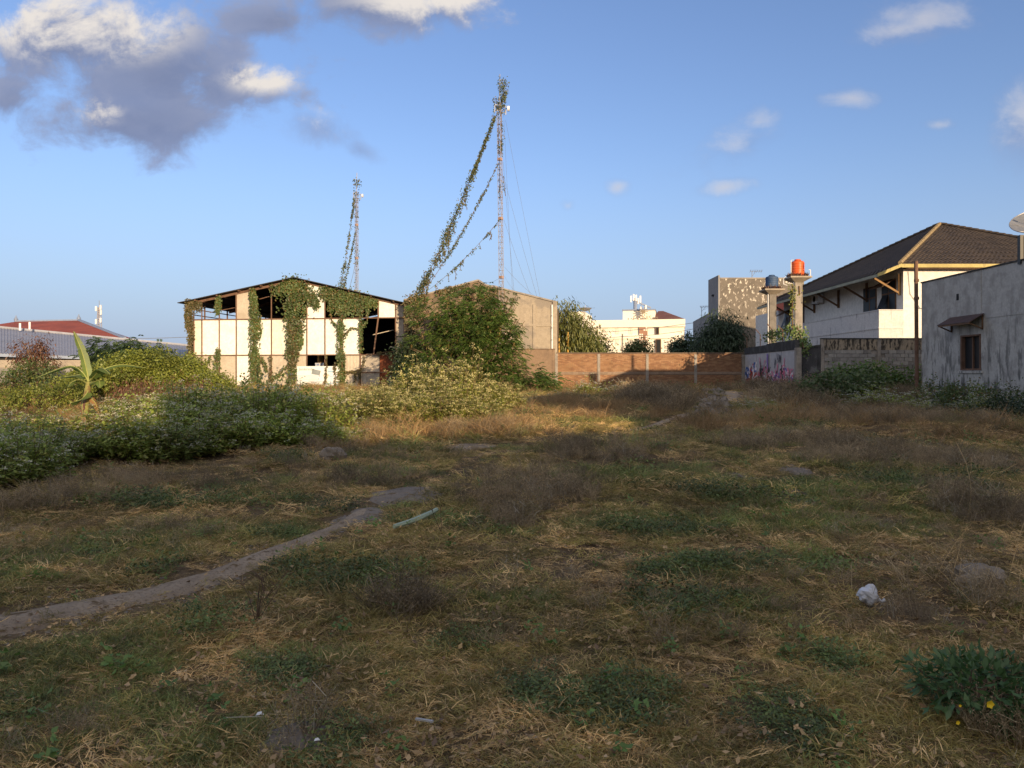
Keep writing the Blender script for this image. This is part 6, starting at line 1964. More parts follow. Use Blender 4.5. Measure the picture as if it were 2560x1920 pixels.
def tank_creepers():
    cx, zt, pw, w = T2
    Y = 41.7
    xl = cx - w * .5 - .12
    creeper('column_creeper', 'yellow-green creeper climbing the left side of the orange tank column',
            [([Vector((xl, Y - .2, 3.4)), Vector((xl - .05, Y - .2, 5.0)), Vector((xl - .02, Y - .2, zt - .4))], [.16, .14, .22], 260, .1), ([Vector((cx, Y - w * .6, zt - .5)), Vector((cx + .02, Y - w * .6, zt - 1.0))], [.3, .22], 240, .2)], M_leaf_mound, .1, 91, 'creepers on the tank columns')
    pts = [Vector((W(1900, 0, 45).x, 44.5, W(0, 838, 44).z)), Vector((W(1930, 0, 44).x, 44, W(0, 832, 44).z)), Vector((W(1965, 0, 42.5).x, 42.5, W(0, 827, 42.5).z)), Vector((W(1990, 0, 41).x, 41, W(0, 824, 41).z))]
    creeper('column_creeper', 'dark green creeper slung between the two tank columns and hanging over the wall',
            [(pts, [.2, .3, .32, .4], 240, .5), ([Vector((W(2002, 0, 39.5).x, 40, W(0, 815, 39.5).z)), Vector((W(2004, 0, 39.5).x, 39.6, W(0, 845, 39.5).z)), Vector((W(2008, 0, 39).x, 38.9, W(0, 872, 39).z))], [.4, .5, .35], 420, .3)], M_leaf_tree, .12, 92, 'creepers on the tank columns')
    for (T, Y, lab) in ((T1, 45.8, 'dry reddish weeds growing round the foot of the blue tank'), (T2, 41.7, 'dry reddish weeds growing round the foot of the orange tank')):
        cx, zt, pw, w = T
        r = np.random.default_rng(int(Y))
        n = 260
        a = r.uniform(0, 2 * np.pi, n)
        q = pw * r.uniform(.72, .95, n)
        P = np.stack([cx + np.cos(a) * q, Y + np.sin(a) * q, np.full(n, zt)], 1)
        ax = unit(r.normal(0, .45, (n, 3)) + [0, 0, 1])
        t = thing('ledge_weeds', lab, 'weeds', (cx, Y, zt), 'weeds on the tank platforms')
        part('foliage', leaf_quads(P, ax, r.normal(size=(n, 3)), .22 * r.uniform(.5, 1.3, n), .05, .2), M_leaf_dryred, t)


tank_creepers()


# ---- banana plant
def build_banana():
    D = 22.0
    b = Vector((wx(210, D), D, Hs(wx(210, D), D)))
    t = thing('banana_plant', 'young banana plant with one upright and several arching leaves, left of the creeper mounds', 'banana plant', b)
    heart = W(222, 955, D)
    m = MB(); m.tube([b - Vector((0, 0, .1)), b.lerp(heart, .5) + Vector((-.02, 0, 0)), heart], [.13, .10, .07], 10); m.build('stem', M_banana_stem, t)

    def leaf(pts, wmax, seed, twist=0.0, mat=M_banana):
        r = random.Random(seed)
        P = [Vector(p) for p in pts]
        # smooth the midrib
        Q = []
        n = 22
        for k in range(n + 1):
            u = k / n * (len(P) - 1); i = min(int(u), len(P) - 2); f_ = u - i
            p0, p1, p2, p3 = P[max(i - 1, 0)], P[i], P[i + 1], P[min(i + 2, len(P) - 1)]
            Q.append(.5 * ((2 * p1) + (p2 - p0) * f_ + (2 * p0 - 5 * p1 + 4 * p2 - p3) * f_ ** 2 + (3 * p1 - p0 - 3 * p2 + p3) * f_ ** 3))
        mb = MB()
        for side in (-1, 1):
            for k in range(n):
                u0, u1 = k / n, (k + 1) / n
                if u0 < .16: continue
                def wd(u): return wmax * min(1, ((u - .12) / .2) ** .6) * (1 - max(0, (u - .55) / .45) ** 2.2) + .004
                d = (Q[k + 1] - Q[k]).normalized()
                up = Vector((0, 0, 1)) if abs(d.z) < .85 else Vector((0, -1, 0))
                sd = d.cross(up).normalized() * math.cos(twist) + d.cross(d.cross(up)).normalized() * math.sin(twist)
                sag = d.cross(sd).normalized()
                if sag.z > 0: sag = -sag
                jag = r.uniform(.85, 1.02) if r.random() < .3 else 1.0
                a0, a1 = wd(u0) * jag, wd(u1) * jag
                e0, e1 = Q[k] + sd * side * a0 + sag * a0 * .35, Q[k + 1] + sd * side * a1 + sag * a1 * .35
                gap = (e1 - e0) * (r.uniform(.05, .22) if r.random() < .3 else 0.0)
                mb.poly([Q[k], Q[k + 1], e1 - gap, e0])
        o = mb.build('leaf', mat, t, True)
        mr = MB(); mr.tube(Q, [.022 - .018 * k / n for k in range(n + 1)], 5); mr.build('midrib', M_banana_rib, o)
    h = heart
    leaf([h, W(217, 925, D), W(205, 880, D), W(184, 828, D)], .12, 1, .25)
    leaf([h, W(205, 930, D), W(170, 915, D - .2), (W(90, 945, D - .4))], .17, 2)
    leaf([h, W(245, 930, D), W(300, 912, D + .3), W(368, 920, D + .6)], .17, 3)
    leaf([h, W(240, 935, D - .4), W(255, 920, D - .8), W(275, 935, D - 1.1)], .17, 4)
    leaf([h, W(210, 940, D + .3), W(190, 938, D + .6), W(150, 945, D + .9)], .17, 5)
    leaf([W(222, 975, D), W(212, 990, D - .3), W(200, 1000, D - .6), W(176, 1008, D - .9)], .19, 6, .5)
    leaf([W(222, 960, D), W(235, 955, D - .3), W(248, 952, D - .5), W(250, 970, D - .7)], .14, 7, .3)
    leaf([W(222, 960, D), W(200, 950, D + .3), W(180, 955, D + .2), W(170, 968, D)], .13, 8, .3)
    leaf([W(215, 985, D), W(208, 1000, D - .1), W(205, 1020, D - .2), W(210, 1045, D - .2)], .08, 9, .3, M_leaf_dryred)
    leaf([W(222, 985, D), W(232, 1000, D - .1), W(240, 1010, D - .1), W(248, 1035, D - .1)], .1, 10, .3, M_banana_dry)


M_banana_rib = plain('banana_midrib', (0.30, 0.32, 0.10), 0.5)
M_banana_dry = leafy('dry_banana_leaf', (0.34, 0.2, 0.07), (0.28, 0.14, 0.05))
build_banana()


# ================================================================== GROUND COVER
def in_ell(x, y, lst):
    """how deep inside the given ground patches (1 centre .. 0 rim)"""
    best = np.zeros(np.shape(x))
    wob = (fbm(x * .9, y * .9, 33, 3) - .5) * .9
    for (cx, cy, rx, ry) in lst:
        d = 1 - np.sqrt(((x - cx) / rx) ** 2 + ((y - cy) / ry) ** 2) + wob
        best = np.maximum(best, d)
    return np.clip(best, 0, 1)


def patches(lst):
    out = []
    for px, py, rx, ry in lst:
        a = G(px, py); b0 = G(px, py - ry); b1 = G(px, py + ry)
        out.append((a.x, a.y, rx / 1920 * a.y, max(.25, (b0.y - b1.y) / 2)))
    return out


WEED_P = patches([(1310, 1235, 190, 62), (330, 1205, 330, 36), (800, 1140, 240, 34), (2390, 1165, 190, 55), (1650, 1005, 95, 34), (1960, 1000, 110, 24), (2010, 1120, 200, 34), (130, 1270, 180, 40), (1010, 1530, 90, 45), (770, 1830, 60, 60),
                  (1100, 1090, 230, 22), (900, 1200, 200, 30), (2200, 1060, 220, 30), (2450, 1300, 130, 60), (230, 1520, 60, 20), (340, 1510, 50, 22), (2300, 1500, 250, 60), (2480, 1840, 90, 70), (1500, 1150, 160, 26), (2150, 1180, 180, 30), (1250, 1320, 120, 24), (2150, 1010, 190, 24), (2260, 1000, 120, 22), (1660, 1015, 110, 26), (1980, 1010, 90, 20)])
GREEN_P = patches([(330, 1330, 160, 52), (2150, 1265, 330, 60), (1550, 1190, 200, 32), (120, 1660, 330, 90), (1900, 1430, 240, 45), (1620, 1330, 220, 40), (720, 1320, 80, 26), (600, 1210, 150, 30), (1250, 1500, 150, 40), (800, 1640, 200, 50), (2100, 1330, 300, 40), (400, 1800, 300, 90), (1850, 1090, 150, 24), (1400, 1130, 120, 16)])
HERB_P = patches([(890, 1462, 120, 26), (1150, 1600, 110, 26), (835, 1870, 85, 55), (1950, 1800, 120, 45), (1340, 1730, 70, 36), (2050, 1860, 100, 50), (710, 1330, 30, 14), (1640, 1440, 50, 20), (2230, 1245, 90, 22), (2400, 1240, 90, 22), (700, 1690, 110, 26), (1700, 1520, 120, 26), (2520, 1780, 90, 90), (400, 1260, 90, 18), (240, 1380, 70, 18), (2050, 1660, 60, 22)])
STRAW_P = patches([(1500, 1440, 330, 70), (1150, 1430, 180, 34), (1780, 1660, 300, 80), (1250, 1850, 320, 90), (700, 1560, 240, 60), (560, 1700, 200, 60), (1050, 1380, 150, 26), (950, 1340, 120, 30), (1850, 1780, 150, 90)])

protos = bpy.data.collections.new('ground_cover_kinds')


def proto(name, VF, mat):
    V, F = VF
    me = np_mesh(name, V, F); me.materials.append(mat)
    o = bpy.data.objects.new(name, me)
    protos.objects.link(o)
    return o


def blades(seed, n, rad, L, wd, lean, curl, up=1.0):
    """a tuft: each blade is two quads, the upper one bending over"""
    r = np.random.default_rng(seed)
    a = r.uniform(0, 2 * np.pi, n); q = np.sqrt(r.random(n)) * rad
    b = np.stack([np.cos(a) * q, np.sin(a) * q, np.zeros(n)], 1)
    th = r.uniform(0, 2 * np.pi, n)
    d = unit(np.stack([np.cos(th) * lean, np.sin(th) * lean, np.full(n, up)], 1) + r.normal(0, .25, (n, 3)))
    d[:, 2] = np.abs(d[:, 2]) + .02
    ln = L * r.uniform(.45, 1.25, n)[:, None]
    s = unit(np.cross(d, r.normal(size=(n, 3)))) * (wd * r.uniform(.6, 1.3, n))[:, None]
    m = b + d * ln * .5
    d2 = unit(d + np.stack([np.cos(th), np.sin(th), np.full(n, -.5)], 1) * curl * r.uniform(.2, 1.3, n)[:, None])
    t = m + d2 * ln * .55
    t[:, 2] = np.maximum(t[:, 2], .005)
    V = np.stack([b - s, b + s, m + s * .8, m - s * .8, t + s * .12, t - s * .12], 1).reshape(-1, 3)
    i = np.arange(n)[:, None] * 6
    F = np.concatenate([i + [0, 1, 2, 3], i + [3, 2, 4, 5]])
    return V, F


def weed(seed, n, rad, h, leaf, seeds):
    r = np.random.default_rng(seed)
    a = r.uniform(0, 2 * np.pi, n); q = np.sqrt(r.random(n)) * rad * .5
    b = np.stack([np.cos(a) * q, np.sin(a) * q, np.zeros(n)], 1)
    tip = b + np.stack([np.cos(a) * rad * r.uniform(0, 1, n), np.sin(a) * rad * r.uniform(0, 1, n), h * r.uniform(.5, 1.15, n)], 1) + r.normal(0, .04, (n, 3)) * [1, 1, 0]
    s = unit(np.cross(tip - b, r.normal(size=(n, 3)))) * .0028
    V = [np.stack([b - s, b + s, tip + s * .5, tip - s * .5], 1).reshape(-1, 3)]
    F = [np.arange(4 * n).reshape(-1, 4)]; o = 4 * n
    # side twigs
    k = n * 3
    i = r.integers(0, n, k); u = r.uniform(.35, .95, k)[:, None]
    p = b[i] + (tip - b)[i] * u
    e = p + r.normal(0, 1, (k, 3)) * [.07, .07, .02] + [0, 0, .07]
    s = unit(np.cross(e - p, r.normal(size=(k, 3)))) * .002
    V.append(np.stack([p - s, p + s, e + s, e - s], 1).reshape(-1, 3)); F.append(np.arange(4 * k).reshape(-1, 4) + o); o += 4 * k
    k2 = leaf
    i = r.integers(0, k, k2)
    c = np.where(r.random((k2, 1)) < .6, e[i], p[i]) + r.normal(0, .012, (k2, 3))
    VV, FF = leaf_quads(c, rand_unit(k2, r), rand_unit(k2, r), seeds * r.uniform(.6, 1.4, k2), seeds * .5, .2)
    V.append(VV); F.append(FF + o)
    return np.concatenate(V), np.concatenate(F)


def herb(seed, n, rad, h, L):
    r = np.random.default_rng(seed)
    a = r.uniform(0, 2 * np.pi, n); q = np.sqrt(r.random(n)) * rad
    p = np.stack([np.cos(a) * q, np.sin(a) * q, h * r.random(n)], 1)
    ax = unit(r.normal(size=(n, 3)) * [1, 1, .4] + [0, 0, .15])
    return leaf_quads(p, ax, np.cross(ax, [0, 0, 1.0]) + r.normal(0, .3, (n, 3)), L * r.uniform(.6, 1.3, n), L * .6 * r.uniform(.7, 1.2, n), .4)


def stalks(seed, n, rad, h):
    r = np.random.default_rng(seed)
    V = []; F = []; o = 0
    for k in range(n):
        a = r.uniform(0, 2 * np.pi); b = np.array([math.cos(a), math.sin(a), 0]) * rad * r.random()
        d = np.array([r.normal(0, .5), r.normal(0, .5), 1.0]); d /= np.linalg.norm(d); cur = r.normal(0, .25, 3) * [1, 1, 0] - [0, 0, .18]
        L = h * r.uniform(.6, 1.2); s = np.cross(d, r.normal(size=3)); s = s / np.linalg.norm(s) * .0013
        pts = [b + d * L * u + cur * L * u * u for u in (0, .33, .66, 1)]
        for q in range(3):
            V += [pts[q] - s, pts[q] + s, pts[q + 1] + s, pts[q + 1] - s]; F.append([o, o + 1, o + 2, o + 3]); o += 4
    return np.array(V), np.array(F)


M_straw = leafy('dry_straw_blade', (0.52, 0.33, 0.13), (0.80, 0.57, 0.28), (0.22, 0.18, 0.055), .25, .42)
M_grass = leafy('olive_grass_blade', (0.25, 0.215, 0.055), (0.38, 0.30, 0.09), (0.66, 0.45, 0.2), .3, .42)
M_green = leafy('green_grass_blade', (0.15, 0.185, 0.045), (0.21, 0.24, 0.06), (0.36, 0.28, 0.10), .3, .42)
M_weed = leafy('dead_brown_weed', (0.20, 0.145, 0.08), (0.30, 0.22, 0.125), (0.40, 0.31, 0.18), .2, .4)
M_weed_dark = leafy('dark_dead_weed', (0.12, 0.09, 0.05), (0.20, 0.145, 0.08), (0.30, 0.225, 0.13), .2, .4)
M_herb = leafy('dark_herb_leaf', (0.095, 0.135, 0.03), (0.145, 0.185, 0.045), None, .25, .42)
M_litter = leafy('fallen_dry_leaf', (0.42, 0.27, 0.12), (0.55, 0.38, 0.2), (0.2, 0.12, 0.06), .2, .3)
M_sprout = leafy('bright_seedling_leaf', (0.12, 0.21, 0.04), (0.15, 0.25, 0.05), None, .35, .15)
KIND = {}
def add(kind, VF, mat):
    name = 'kind_%02d' % len(protos.objects)
    KIND.setdefault(kind, []).append(len(protos.objects))
    proto(name, VF, mat)
for s in range(4): add('straw', blades(100 + s, 150, .19, .078, .0023, 1.6, 1.5, .45), M_straw)
for s in range(3): add('grass', blades(110 + s, 140, .18, .092, .0023, 1.1, 1.3, .7), M_grass)
for s in range(3): add('green', blades(120 + s, 140, .17, .10, .0023, .9, 1.1, .85), M_green)
for s in range(3): add('weed', weed(130 + s, 20, .26, .38, 200, .020), M_weed)
for s in range(3): add('weed_dark', weed(140 + s, 22, .24, .36, 220, .020), M_weed_dark)
for s in range(3): add('herb', herb(150 + s, 150, .20, .08, .027), M_herb)
for s in range(2): add('stalk', stalks(160 + s, 7, .2, .6), M_straw)
for s in range(2): add('sprout', herb(170 + s, 16, .05, .14, .045), M_sprout)
for s in range(2): add('long_dry', blades(180 + s, 90, .2, .34, .0032, .55, .7, 1.0), leafy('tall_dry_grass' if s == 0 else 'tall_tawny_grass', (0.30, 0.18, 0.075), (0.42, 0.26, 0.11), (0.2, 0.15, 0.06), .3, .2))
for s in range(2): add('fleck', weed(190 + s, 20, .22, .34, 150, .014), leafy('pale_seed_weed' if s == 0 else 'pale_flower_weed', (0.32, 0.26, 0.16), (0.2, 0.16, 0.08), (0.5, 0.46, 0.38), .2, .2))


def pebble(seed):
    r = np.random.default_rng(seed)
    V = np.array([(1, 0, 0), (0, 1, 0), (-1, 0, 0), (0, -1, 0), (.5, .5, .6), (-.4, .3, .55), (-.3, -.5, .5), (.5, -.4, .6)], float) * [.02, .016, .014] * r.uniform(.7, 1.3, (8, 3))
    return V, np.array([(0, 1, 5, 4), (1, 2, 6, 5), (2, 3, 7, 6), (3, 0, 4, 7), (4, 5, 6, 7)])


for s in range(3): add('pebble', pebble(200 + s), M_stone)
for s in range(2): add('litter', herb(210 + s, 16, .22, .03, .035), M_litter)


def scatter(name, x, y, kinds, scale, lean=.18):
    """one ground-cover object: a point per tuft, the tuft put there by geometry nodes"""
    n = len(x)
    me = bpy.data.meshes.new(name)
    me.vertices.add(n)
    V = np.stack([x, y, H(x, y) - .008], 1).astype(np.float32)
    me.vertices.foreach_set('co', V.ravel())
    r = np.random.default_rng(n)
    rot = np.stack([r.normal(0, lean, n), r.normal(0, lean, n), r.uniform(0, 6.283, n)], 1).astype(np.float32)
    me.attributes.new('turn', 'FLOAT_VECTOR', 'POINT').data.foreach_set('vector', rot.ravel())
    me.attributes.new('size', 'FLOAT', 'POINT').data.foreach_set('value', scale.astype(np.float32))
    me.attributes.new('which', 'INT', 'POINT').data.foreach_set('value', kinds.astype(np.int32))
    o = bpy.data.objects.new(name, me); COL.objects.link(o); o['kind'] = 'stuff'
    ng = bpy.data.node_groups.new(name + '_scatter', 'GeometryNodeTree')
    ng.interface.new_socket('Geometry', in_out='INPUT', socket_type='NodeSocketGeometry')
    ng.interface.new_socket('Geometry', in_out='OUTPUT', socket_type='NodeSocketGeometry')
    gi, go = ng.nodes.new('NodeGroupInput'), ng.nodes.new('NodeGroupOutput')
    ip = ng.nodes.new('GeometryNodeInstanceOnPoints')
    ci = ng.nodes.new('GeometryNodeCollectionInfo'); ci.inputs['Collection'].default_value = protos
    ci.inputs['Separate Children'].default_value = True; ci.inputs['Reset Children'].default_value = True
    def attr(nm, ty):
        a = ng.nodes.new('GeometryNodeInputNamedAttribute'); a.data_type = ty; a.inputs[0].default_value = nm
        return [s for s in a.outputs if s.enabled and s.name == 'Attribute'][0]
    L = ng.links.new
    L(gi.outputs[0], ip.inputs['Points']); L(ci.outputs[0], ip.inputs['Instance'])
    ip.inputs['Pick Instance'].default_value = True
    L(attr('which', 'INT'), ip.inputs['Instance Index']); L(attr('turn', 'FLOAT_VECTOR'), ip.inputs['Rotation']); L(attr('size', 'FLOAT'), ip.inputs['Scale'])
    L(ip.outputs[0], go.inputs[0])
    md = o.modifiers.new('scatter', 'NODES'); md.node_group = ng
    return o


def build_cover():
    r = np.random.default_rng(77)
    bands = ((1.4, 4.5, 300, .8), (4.5, 8, 170, .95), (8, 14, 62, 1.25), (14, 24, 30, 1.7), (24, 38, 15, 2.2), (38, 50, 8, 2.5))
    X, Y, S = [], [], []
    for y0, y1, dens, sc in bands:
        wmax = .70 * y1 + 1.6
        n = int(dens * (y1 - y0) * 2 * wmax)
        y = r.uniform(y0, y1, n); x = r.uniform(-wmax, wmax, n)
        k = np.abs(x) < .70 * y + 1.6
        X.append(x[k]); Y.append(y[k]); S.append(np.full(k.sum(), sc))
    x, y, s = np.concatenate(X), np.concatenate(Y), np.concatenate(S)
    keep = ~((x > 15.9) & (y < 30.2)) & ~((x > 14.2) & (y > 38.8)) & ~((y > 47.7) & (x > -6)) & ~((y > 51.5) & (x > -23)) & ~((x > 9.0) & (y > 45.5) & (x < 14.4) & (r.random(len(x)) < .3))
    x, y, s = x[keep], y[keep], s[keep]
    n = len(x)
    pd = path_dist(x, y) + .5 * (fbm(x * 1.8, y * 1.8, 41, 4) - .5)
    bare = in_ell(x, y, BARE)
    # trodden ground keeps a few tufts
    thin = np.clip((pd + .05) / .35, 0, 1)
    gapn = fbm(x * .8, y * .8, 43, 4)
    keep = (r.random(n) < np.maximum(thin ** .8, .36)) & ((bare < .30) | (r.random(n) < .12)) & ((gapn > .40) | (r.random(n) < .38))
    x, y, s, pd = x[keep], y[keep], s[keep], pd[keep]
    n = len(x)
    sh = np.zeros(n, bool)
    for (sx_, sy_, sr_) in SHRUBS + [(13.4, 30.8, 1.6), (16.2, 33.7, 2.2), (15.2, 27.0, 1.2), (15.0, 24.5, 1.2)]:
        sh |= np.hypot(x - sx_, y - sy_) < sr_
    ok = ~(sh & (r.random(n) < .75))
    x, y, s, pd, sh = x[ok], y[ok], s[ok], pd[ok], sh[ok]; n = len(x)
    wp, gp, hp, stp = in_ell(x, y, WEED_P), in_ell(x, y, GREEN_P), in_ell(x, y, HERB_P), in_ell(x, y, STRAW_P)
    f1, f2, f3 = fbm(x * .35, y * .35, 51, 4), fbm(x * .8, y * .8, 52, 4), fbm(x * 1.7, y * 1.7, 53, 3)
    q = r.random(n)
    kind = np.full(n, '', dtype=object)
    p_straw = .52 + 1.5 * (f1 - .5) + .8 * stp
    kind[:] = np.where(q < np.clip(p_straw, .12, .92), 'straw', 'grass')
    kind[(gp > .05) & (r.random(n) < .35 + .2 * gp)] = 'green'
    kind[(f2 > .62) & (r.random(n) < .4)] = 'green'
    kind[(f3 > .72) & (r.random(n) < .5)] = 'herb'
    kind[(hp > .12) & (r.random(n) < .45 + .3 * hp)] = 'herb'
    wk = (wp > .08) & ~((x < -1.5) & (y > 10.5) & (y < 22)) & (r.random(n) < .30 + .35 * wp)
    kind[wk] = np.where(fbm(x * .5, y * .5, 61, 3) > .5, 'weed', 'weed_dark')[wk]
    amb = (fbm(x * .6 + 9, y * .6, 62, 4) > .57) & (r.random(n) < .12)
    kind[amb] = 'weed'
    sel = (kind == 'weed') & (r.random(n) < .14); kind[sel] = 'fleck'
    ld = (y > 14) & (f1 > .5) & (r.random(n) < .2) & (kind != 'herb'); kind[ld] = 'long_dry'
    kind[(r.random(n) < .010)] = 'sprout'
    kind[(x > 1.5) & (y < 9) & (x > 2.2) & (r.random(n) < .004)] = 'stalk'
    kind[(x > 5) & (y > 8) & (y < 20) & (r.random(n) < .003)] = 'stalk'
    kind[sh & np.isin(kind, ['weed', 'weed_dark', 'long_dry', 'fleck'])] = 'grass'
    kind[(pd < .25) & np.isin(kind, ['weed', 'weed_dark', 'stalk', 'long_dry', 'fleck', 'herb'])] = 'straw'
    size = s * r.uniform(.6, 1.3, n) * (.35 + .75 * f2 + .5 * f3)
    size = np.where(np.isin(kind, ['weed', 'weed_dark', 'fleck']), r.uniform(.5, 1.0, n) * (.75 + .22 * (s - 1)) * np.where((y > 24) & (x > 4), 1.7, np.where(y < 13, .8, 1.0)) * (.75 + .5 * np.clip(wp * 2, 0, 1)), size)
    size = np.where(kind == 'long_dry', r.uniform(.5, 1.25, n) * np.clip(s * .7, 1, 1.7) * (.4 + 1.1 * f3), size)
    size = np.where(np.isin(kind, ['stalk', 'sprout']), r.uniform(.8, 1.3, n), size)
    size = size * np.where(pd < .3, .65, 1.0)
    size = np.where(y < 4.5, size * .9, size)
    # keep tall things out of the lens
    size = np.where((np.hypot(x, y) < 2.6), np.minimum(size, .7), size)
    kid = np.zeros(n, int)
    for k, ids in KIND.items():
        m_ = kind == k
        kid[m_] = np.array(ids)[r.integers(0, len(ids), m_.sum())]
    w_ = np.isin(kind, ['weed', 'weed_dark', 'stalk', 'long_dry', 'fleck'])
    h_ = np.isin(kind, ['herb', 'sprout'])
    g_ = ~(w_ | h_)
    npb = 2600
    seg = r.integers(0, 9, npb); tt = r.random(npb)
    PA = np.array(PATH)
    ctr = PA[seg] + (PA[seg + 1] - PA[seg]) * tt[:, None]
    px_, py_ = ctr[:, 0] + r.normal(0, .2, npb), ctr[:, 1] + r.normal(0, .35, npb)
    ids = np.array(KIND['pebble'])[r.integers(0, 3, npb)]
    scatter('pebbles', px_, py_, ids, r.uniform(.3, 1.0, npb) ** 2 * 1.6, .3)
    nl = 2600
    ly = r.uniform(1.6, 13, nl); lx = r.uniform(-1, 1, nl) * (.7 * ly + 1)
    scatter('fallen_leaves', lx, ly, np.array(KIND['litter'])[r.integers(0, 2, nl)], r.uniform(.5, 1.2, nl), .15)
    scatter('grass', x[g_], y[g_], kid[g_], size[g_])
    scatter('dead_weeds', x[w_], y[w_], kid[w_], size[w_])
    scatter('ground_herbs', x[h_], y[h_], kid[h_], size[h_])


build_cover()


# ================================================================== RUBBLE, LITTER AND SMALL THINGS
def rubble():
    r = random.Random(8)
    c = Vector((wx(1770, 29), 29, Hs(wx(1770, 29), 29)))
    t = thing('rubble_pile', 'spread of broken pale stones beside the dirt track before the brick wall', 'rubble', c)
    def stones(name, pxa, pxb, n):
        m = MB()
        for k in range(n):
            D = r.uniform(23, 36); px = r.uniform(pxa, pxb) + (D - 30) * -1.0
            x = wx(px, D); s = r.uniform(.05, .17) * (1.6 if r.random() < .08 else 1)
            z = Hs(x, D)
            mx = Matrix.Rotation(r.uniform(0, 6.28), 3, Vector((r.random(), r.random(), r.random() + .2)).normalized())
            ax = [mx @ Vector((s * r.uniform(.6, 1.2), 0, 0)), mx @ Vector((0, s * r.uniform(.5, 1), 0)), mx @ Vector((0, 0, s * r.uniform(.25, .6)))]
            q = Vector((x, D, z + s * .2))
            i = len(m.v)
            for sx in (-1, 1):
                for sy in (-1, 1):
                    for sz in (-1, 1):
                        m.v.append(tuple(q + ax[0] * sx * r.uniform(.7, 1) + ax[1] * sy * r.uniform(.7, 1) + ax[2] * sz))
            m.f += [[i + a for a in f] for f in ((0, 1, 3, 2), (4, 6, 7, 5), (0, 4, 5, 1), (2, 3, 7, 6), (0, 2, 6, 4), (1, 5, 7, 3))]
        tag(m.build(name, M_stone, t), kind='stuff')
    stones('stones', 1738, 1815, 420)
    stones('stones', 1845, 1900, 110)


rubble()


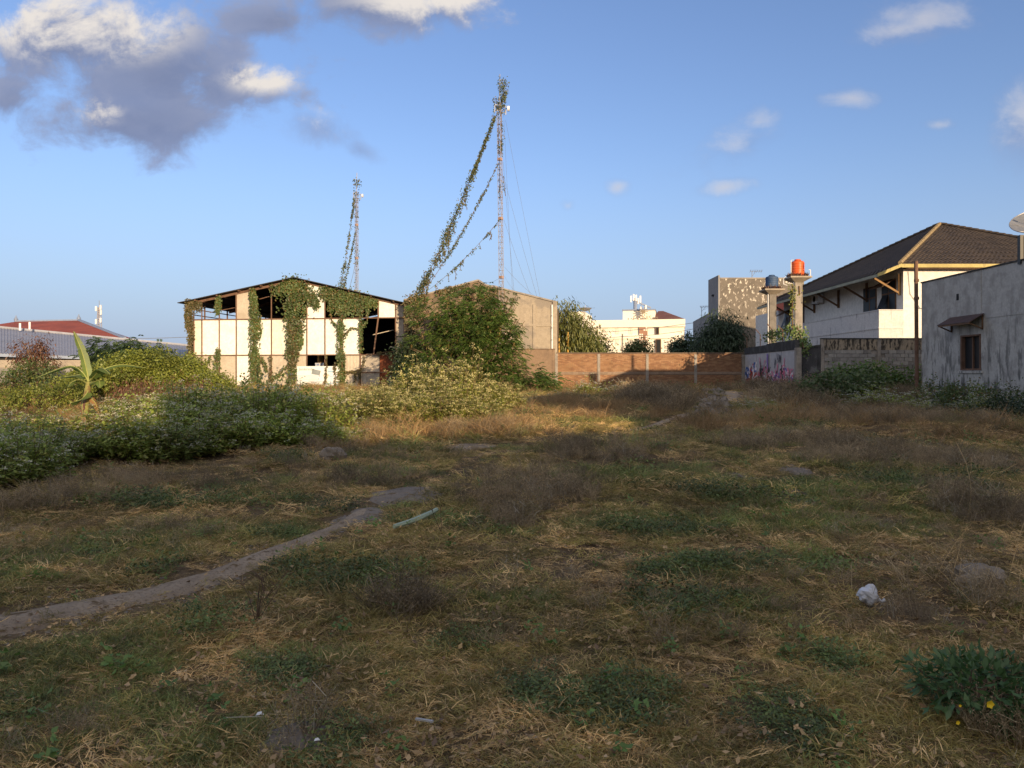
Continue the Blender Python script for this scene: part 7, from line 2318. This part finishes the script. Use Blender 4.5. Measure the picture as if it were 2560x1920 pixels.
def small_things():
    # plastic bag
    g = G(2172, 1528); z = Hs(g.x, g.y)
    t = thing('plastic_bag', 'knotted pale plastic bag lying in the grass at the lower right', 'bag', (g.x, g.y, z))
    blob_mesh('bag_body', (g.x, g.y, z + .085), (.066, .055, .058), 12, .5, M_bag, t)
    m = MB(); m.tube([(g.x + .04, g.y - .02, z + .07), (g.x + .07, g.y - .03, z + .05), (g.x + .09, g.y - .03, z + .06)], [.014, .008, .014], 6); m.build('bag_knot', M_bag, t)
    g = G(2450, 1478); z = Hs(g.x, g.y)
    t = thing('stone', 'grey rounded stone half hidden in the grass near the right edge', 'stone', (g.x, g.y, z))
    blob_mesh('stone_body', (g.x, g.y, z + .05), (.17, .12, .10), 14, .35, M_stone, t)
    g = G(832, 1150); z = Hs(g.x, g.y)
    t = thing('stone', 'smooth grey stone at the edge of the shaded thicket', 'stone', (g.x, g.y, z))
    blob_mesh('stone_body', (g.x, g.y, z + .08), (.22, .18, .16), 16, .3, M_stone, t)
    # stripped palm stalk
    a, b = G(985, 1346), G(1092, 1304); c = G(1050, 1328)
    t = thing('palm_stalk', 'curved pale green stripped stalk lying by the bare sand patch', 'stalk', (a.x, a.y, Hs(a.x, a.y)))
    P = []
    for k in range(11):
        u = k / 10
        q = a.lerp(c, u).lerp(c.lerp(b, u), u)
        P.append(Vector((q.x, q.y, Hs(q.x, q.y) + .07 + .04 * u)))
    m = MB(); m.tube(P, [.02 + .008 * math.sin(math.pi * k / 10) for k in range(11)], 6); m.build('stalk_body', M_stalk, t)
    # a grey stick and paper scraps
    a, b = G(1040, 1828), G(1082, 1842)
    t = thing('stick', 'short pale grey stick on the dry grass in the foreground', 'stick', (a.x, a.y, Hs(a.x, a.y)))
    m = MB(); m.bar((a.x, a.y, Hs(a.x, a.y) + .05), (b.x, b.y, Hs(b.x, b.y) + .06), .012, .008); m.build('stick_body', M_stickgrey, t)
    for (px, py, lab, s) in ((650, 1815, 'small crumpled white paper scrap on the bare spot in the foreground', .018), (793, 1888, 'tiny white scrap beside the dark weeds in the foreground', .013), (1705, 1098, 'white litter scrap in the grass before the rubble', .06), (845, 1148, 'pale blue litter scrap under the shaded thicket', .0)):
        if not s: continue
        g = G(px, py); z = Hs(g.x, g.y)
        t = thing('litter_scrap', lab, 'litter', (g.x, g.y, z), 'litter scraps')
        m = MB(); q = Vector((g.x, g.y, z + .05))
        m.poly([q + Vector((-s, -s * .4, 0)), q + Vector((s * .2, -s * .6, s * .3)), q + Vector((s * .4, s * .3, s * .8)), q + Vector((-s * .7, s * .5, s * .5))])
        m.poly([q + Vector((s * .2, -s * .6, s * .3)), q + Vector((s, 0, s * .1)), q + Vector((s * .4, s * .3, s * .8))]); m.build('scrap', M_white_plastic, t)
    # yellow-flowered plant, bottom right
    r = np.random.default_rng(5)
    b = Vector((2.02, 3.42, Hs(2.02, 3.42)))
    t = thing('flowering_plant', 'lush green plant with yellow five-petalled flowers in the bottom right corner', 'plant', b)
    n = 1500
    P, d = crown(n, (b.x + .10, b.y, b.z + .16), (.28, .25, .12), r, .4, .4, 3)
    P[:, 2] = np.maximum(P[:, 2], b.z + .01)
    ax = unit(d + r.normal(0, .6, (n, 3)))
    part('foliage', leaf_quads(P, ax, np.cross(ax, [0, 0, 1.0]) + r.normal(0, .4, (n, 3)), .06 * r.uniform(.5, 1.2, n), .022 * r.uniform(.7, 1.2, n), .3, .1), M_sprout2, t)
    m = MB()
    for k in range(26):
        e = Vector(P[r.integers(0, n)]); m.tube([b, b.lerp(e, .5) + Vector((0, 0, .05)), e], [.006, .005, .002], 4, False)
    tag(m.build('stems', M_bark, t), kind='stuff')
    for (px, py, D, s) in ((2474, 1760, 2.95, .018), (2394, 1806, 3.0, .010), (2400, 1764, 3.0, .007)):
        c = W(px, py, D)
        fl = None
        for k in range(5):
            a0 = 2 * math.pi * k / 5
            u = Vector((math.cos(a0), -.35, math.sin(a0))).normalized(); v = Vector((-math.sin(a0), 0, math.cos(a0)))
            m = MB(); m.poly([c, c + u * s * .6 + v * s * .45, c + u * s, c + u * s * .6 - v * s * .45])
            m.build('petal', M_petal, t)
    # bare twig weeds silhouetted by the path
    for (px, py, h, lab, sd) in ((640, 1560, .34, 'dark bare twiggy weed at the near side of the dirt path', 3), (1105, 1345, .42, 'thin dark dead stem standing near the pale green stalk', 4)):
        g = G(px, py); rr = random.Random(sd)
        base = Vector((g.x, g.y, Hs(g.x, g.y)))
        t = thing('dead_weed', lab, 'weed', base, 'bare dead weeds')
        m = MB()
        for k in range(9 if sd != 4 else 2):
            e = base + Vector((rr.uniform(-.2, .2), rr.uniform(-.15, .15), h * rr.uniform(.6, 1.1)))
            mid = base.lerp(e, .5) + Vector((rr.uniform(-.03, .03), 0, .03))
            m.tube([base, mid, e], [.003, .0022, .0012], 4, False)
            for q in range(4):
                s0 = mid.lerp(e, rr.random()); m.tube([s0, s0 + Vector((rr.uniform(-.09, .09), rr.uniform(-.06, .06), rr.uniform(.02, .09)))], [.0018, .001], 4, False)
        m.build('twigs', M_bark, t)


M_stalk = plain('pale_green_stalk', (0.34, 0.40, 0.27), 0.5)
M_stickgrey = plain('weathered_stick', (0.36, 0.35, 0.34), 0.7)
M_sprout2 = leafy('lush_plant_leaf', (0.05, 0.11, 0.03), (0.075, 0.14, 0.038), None, .3)
small_things()
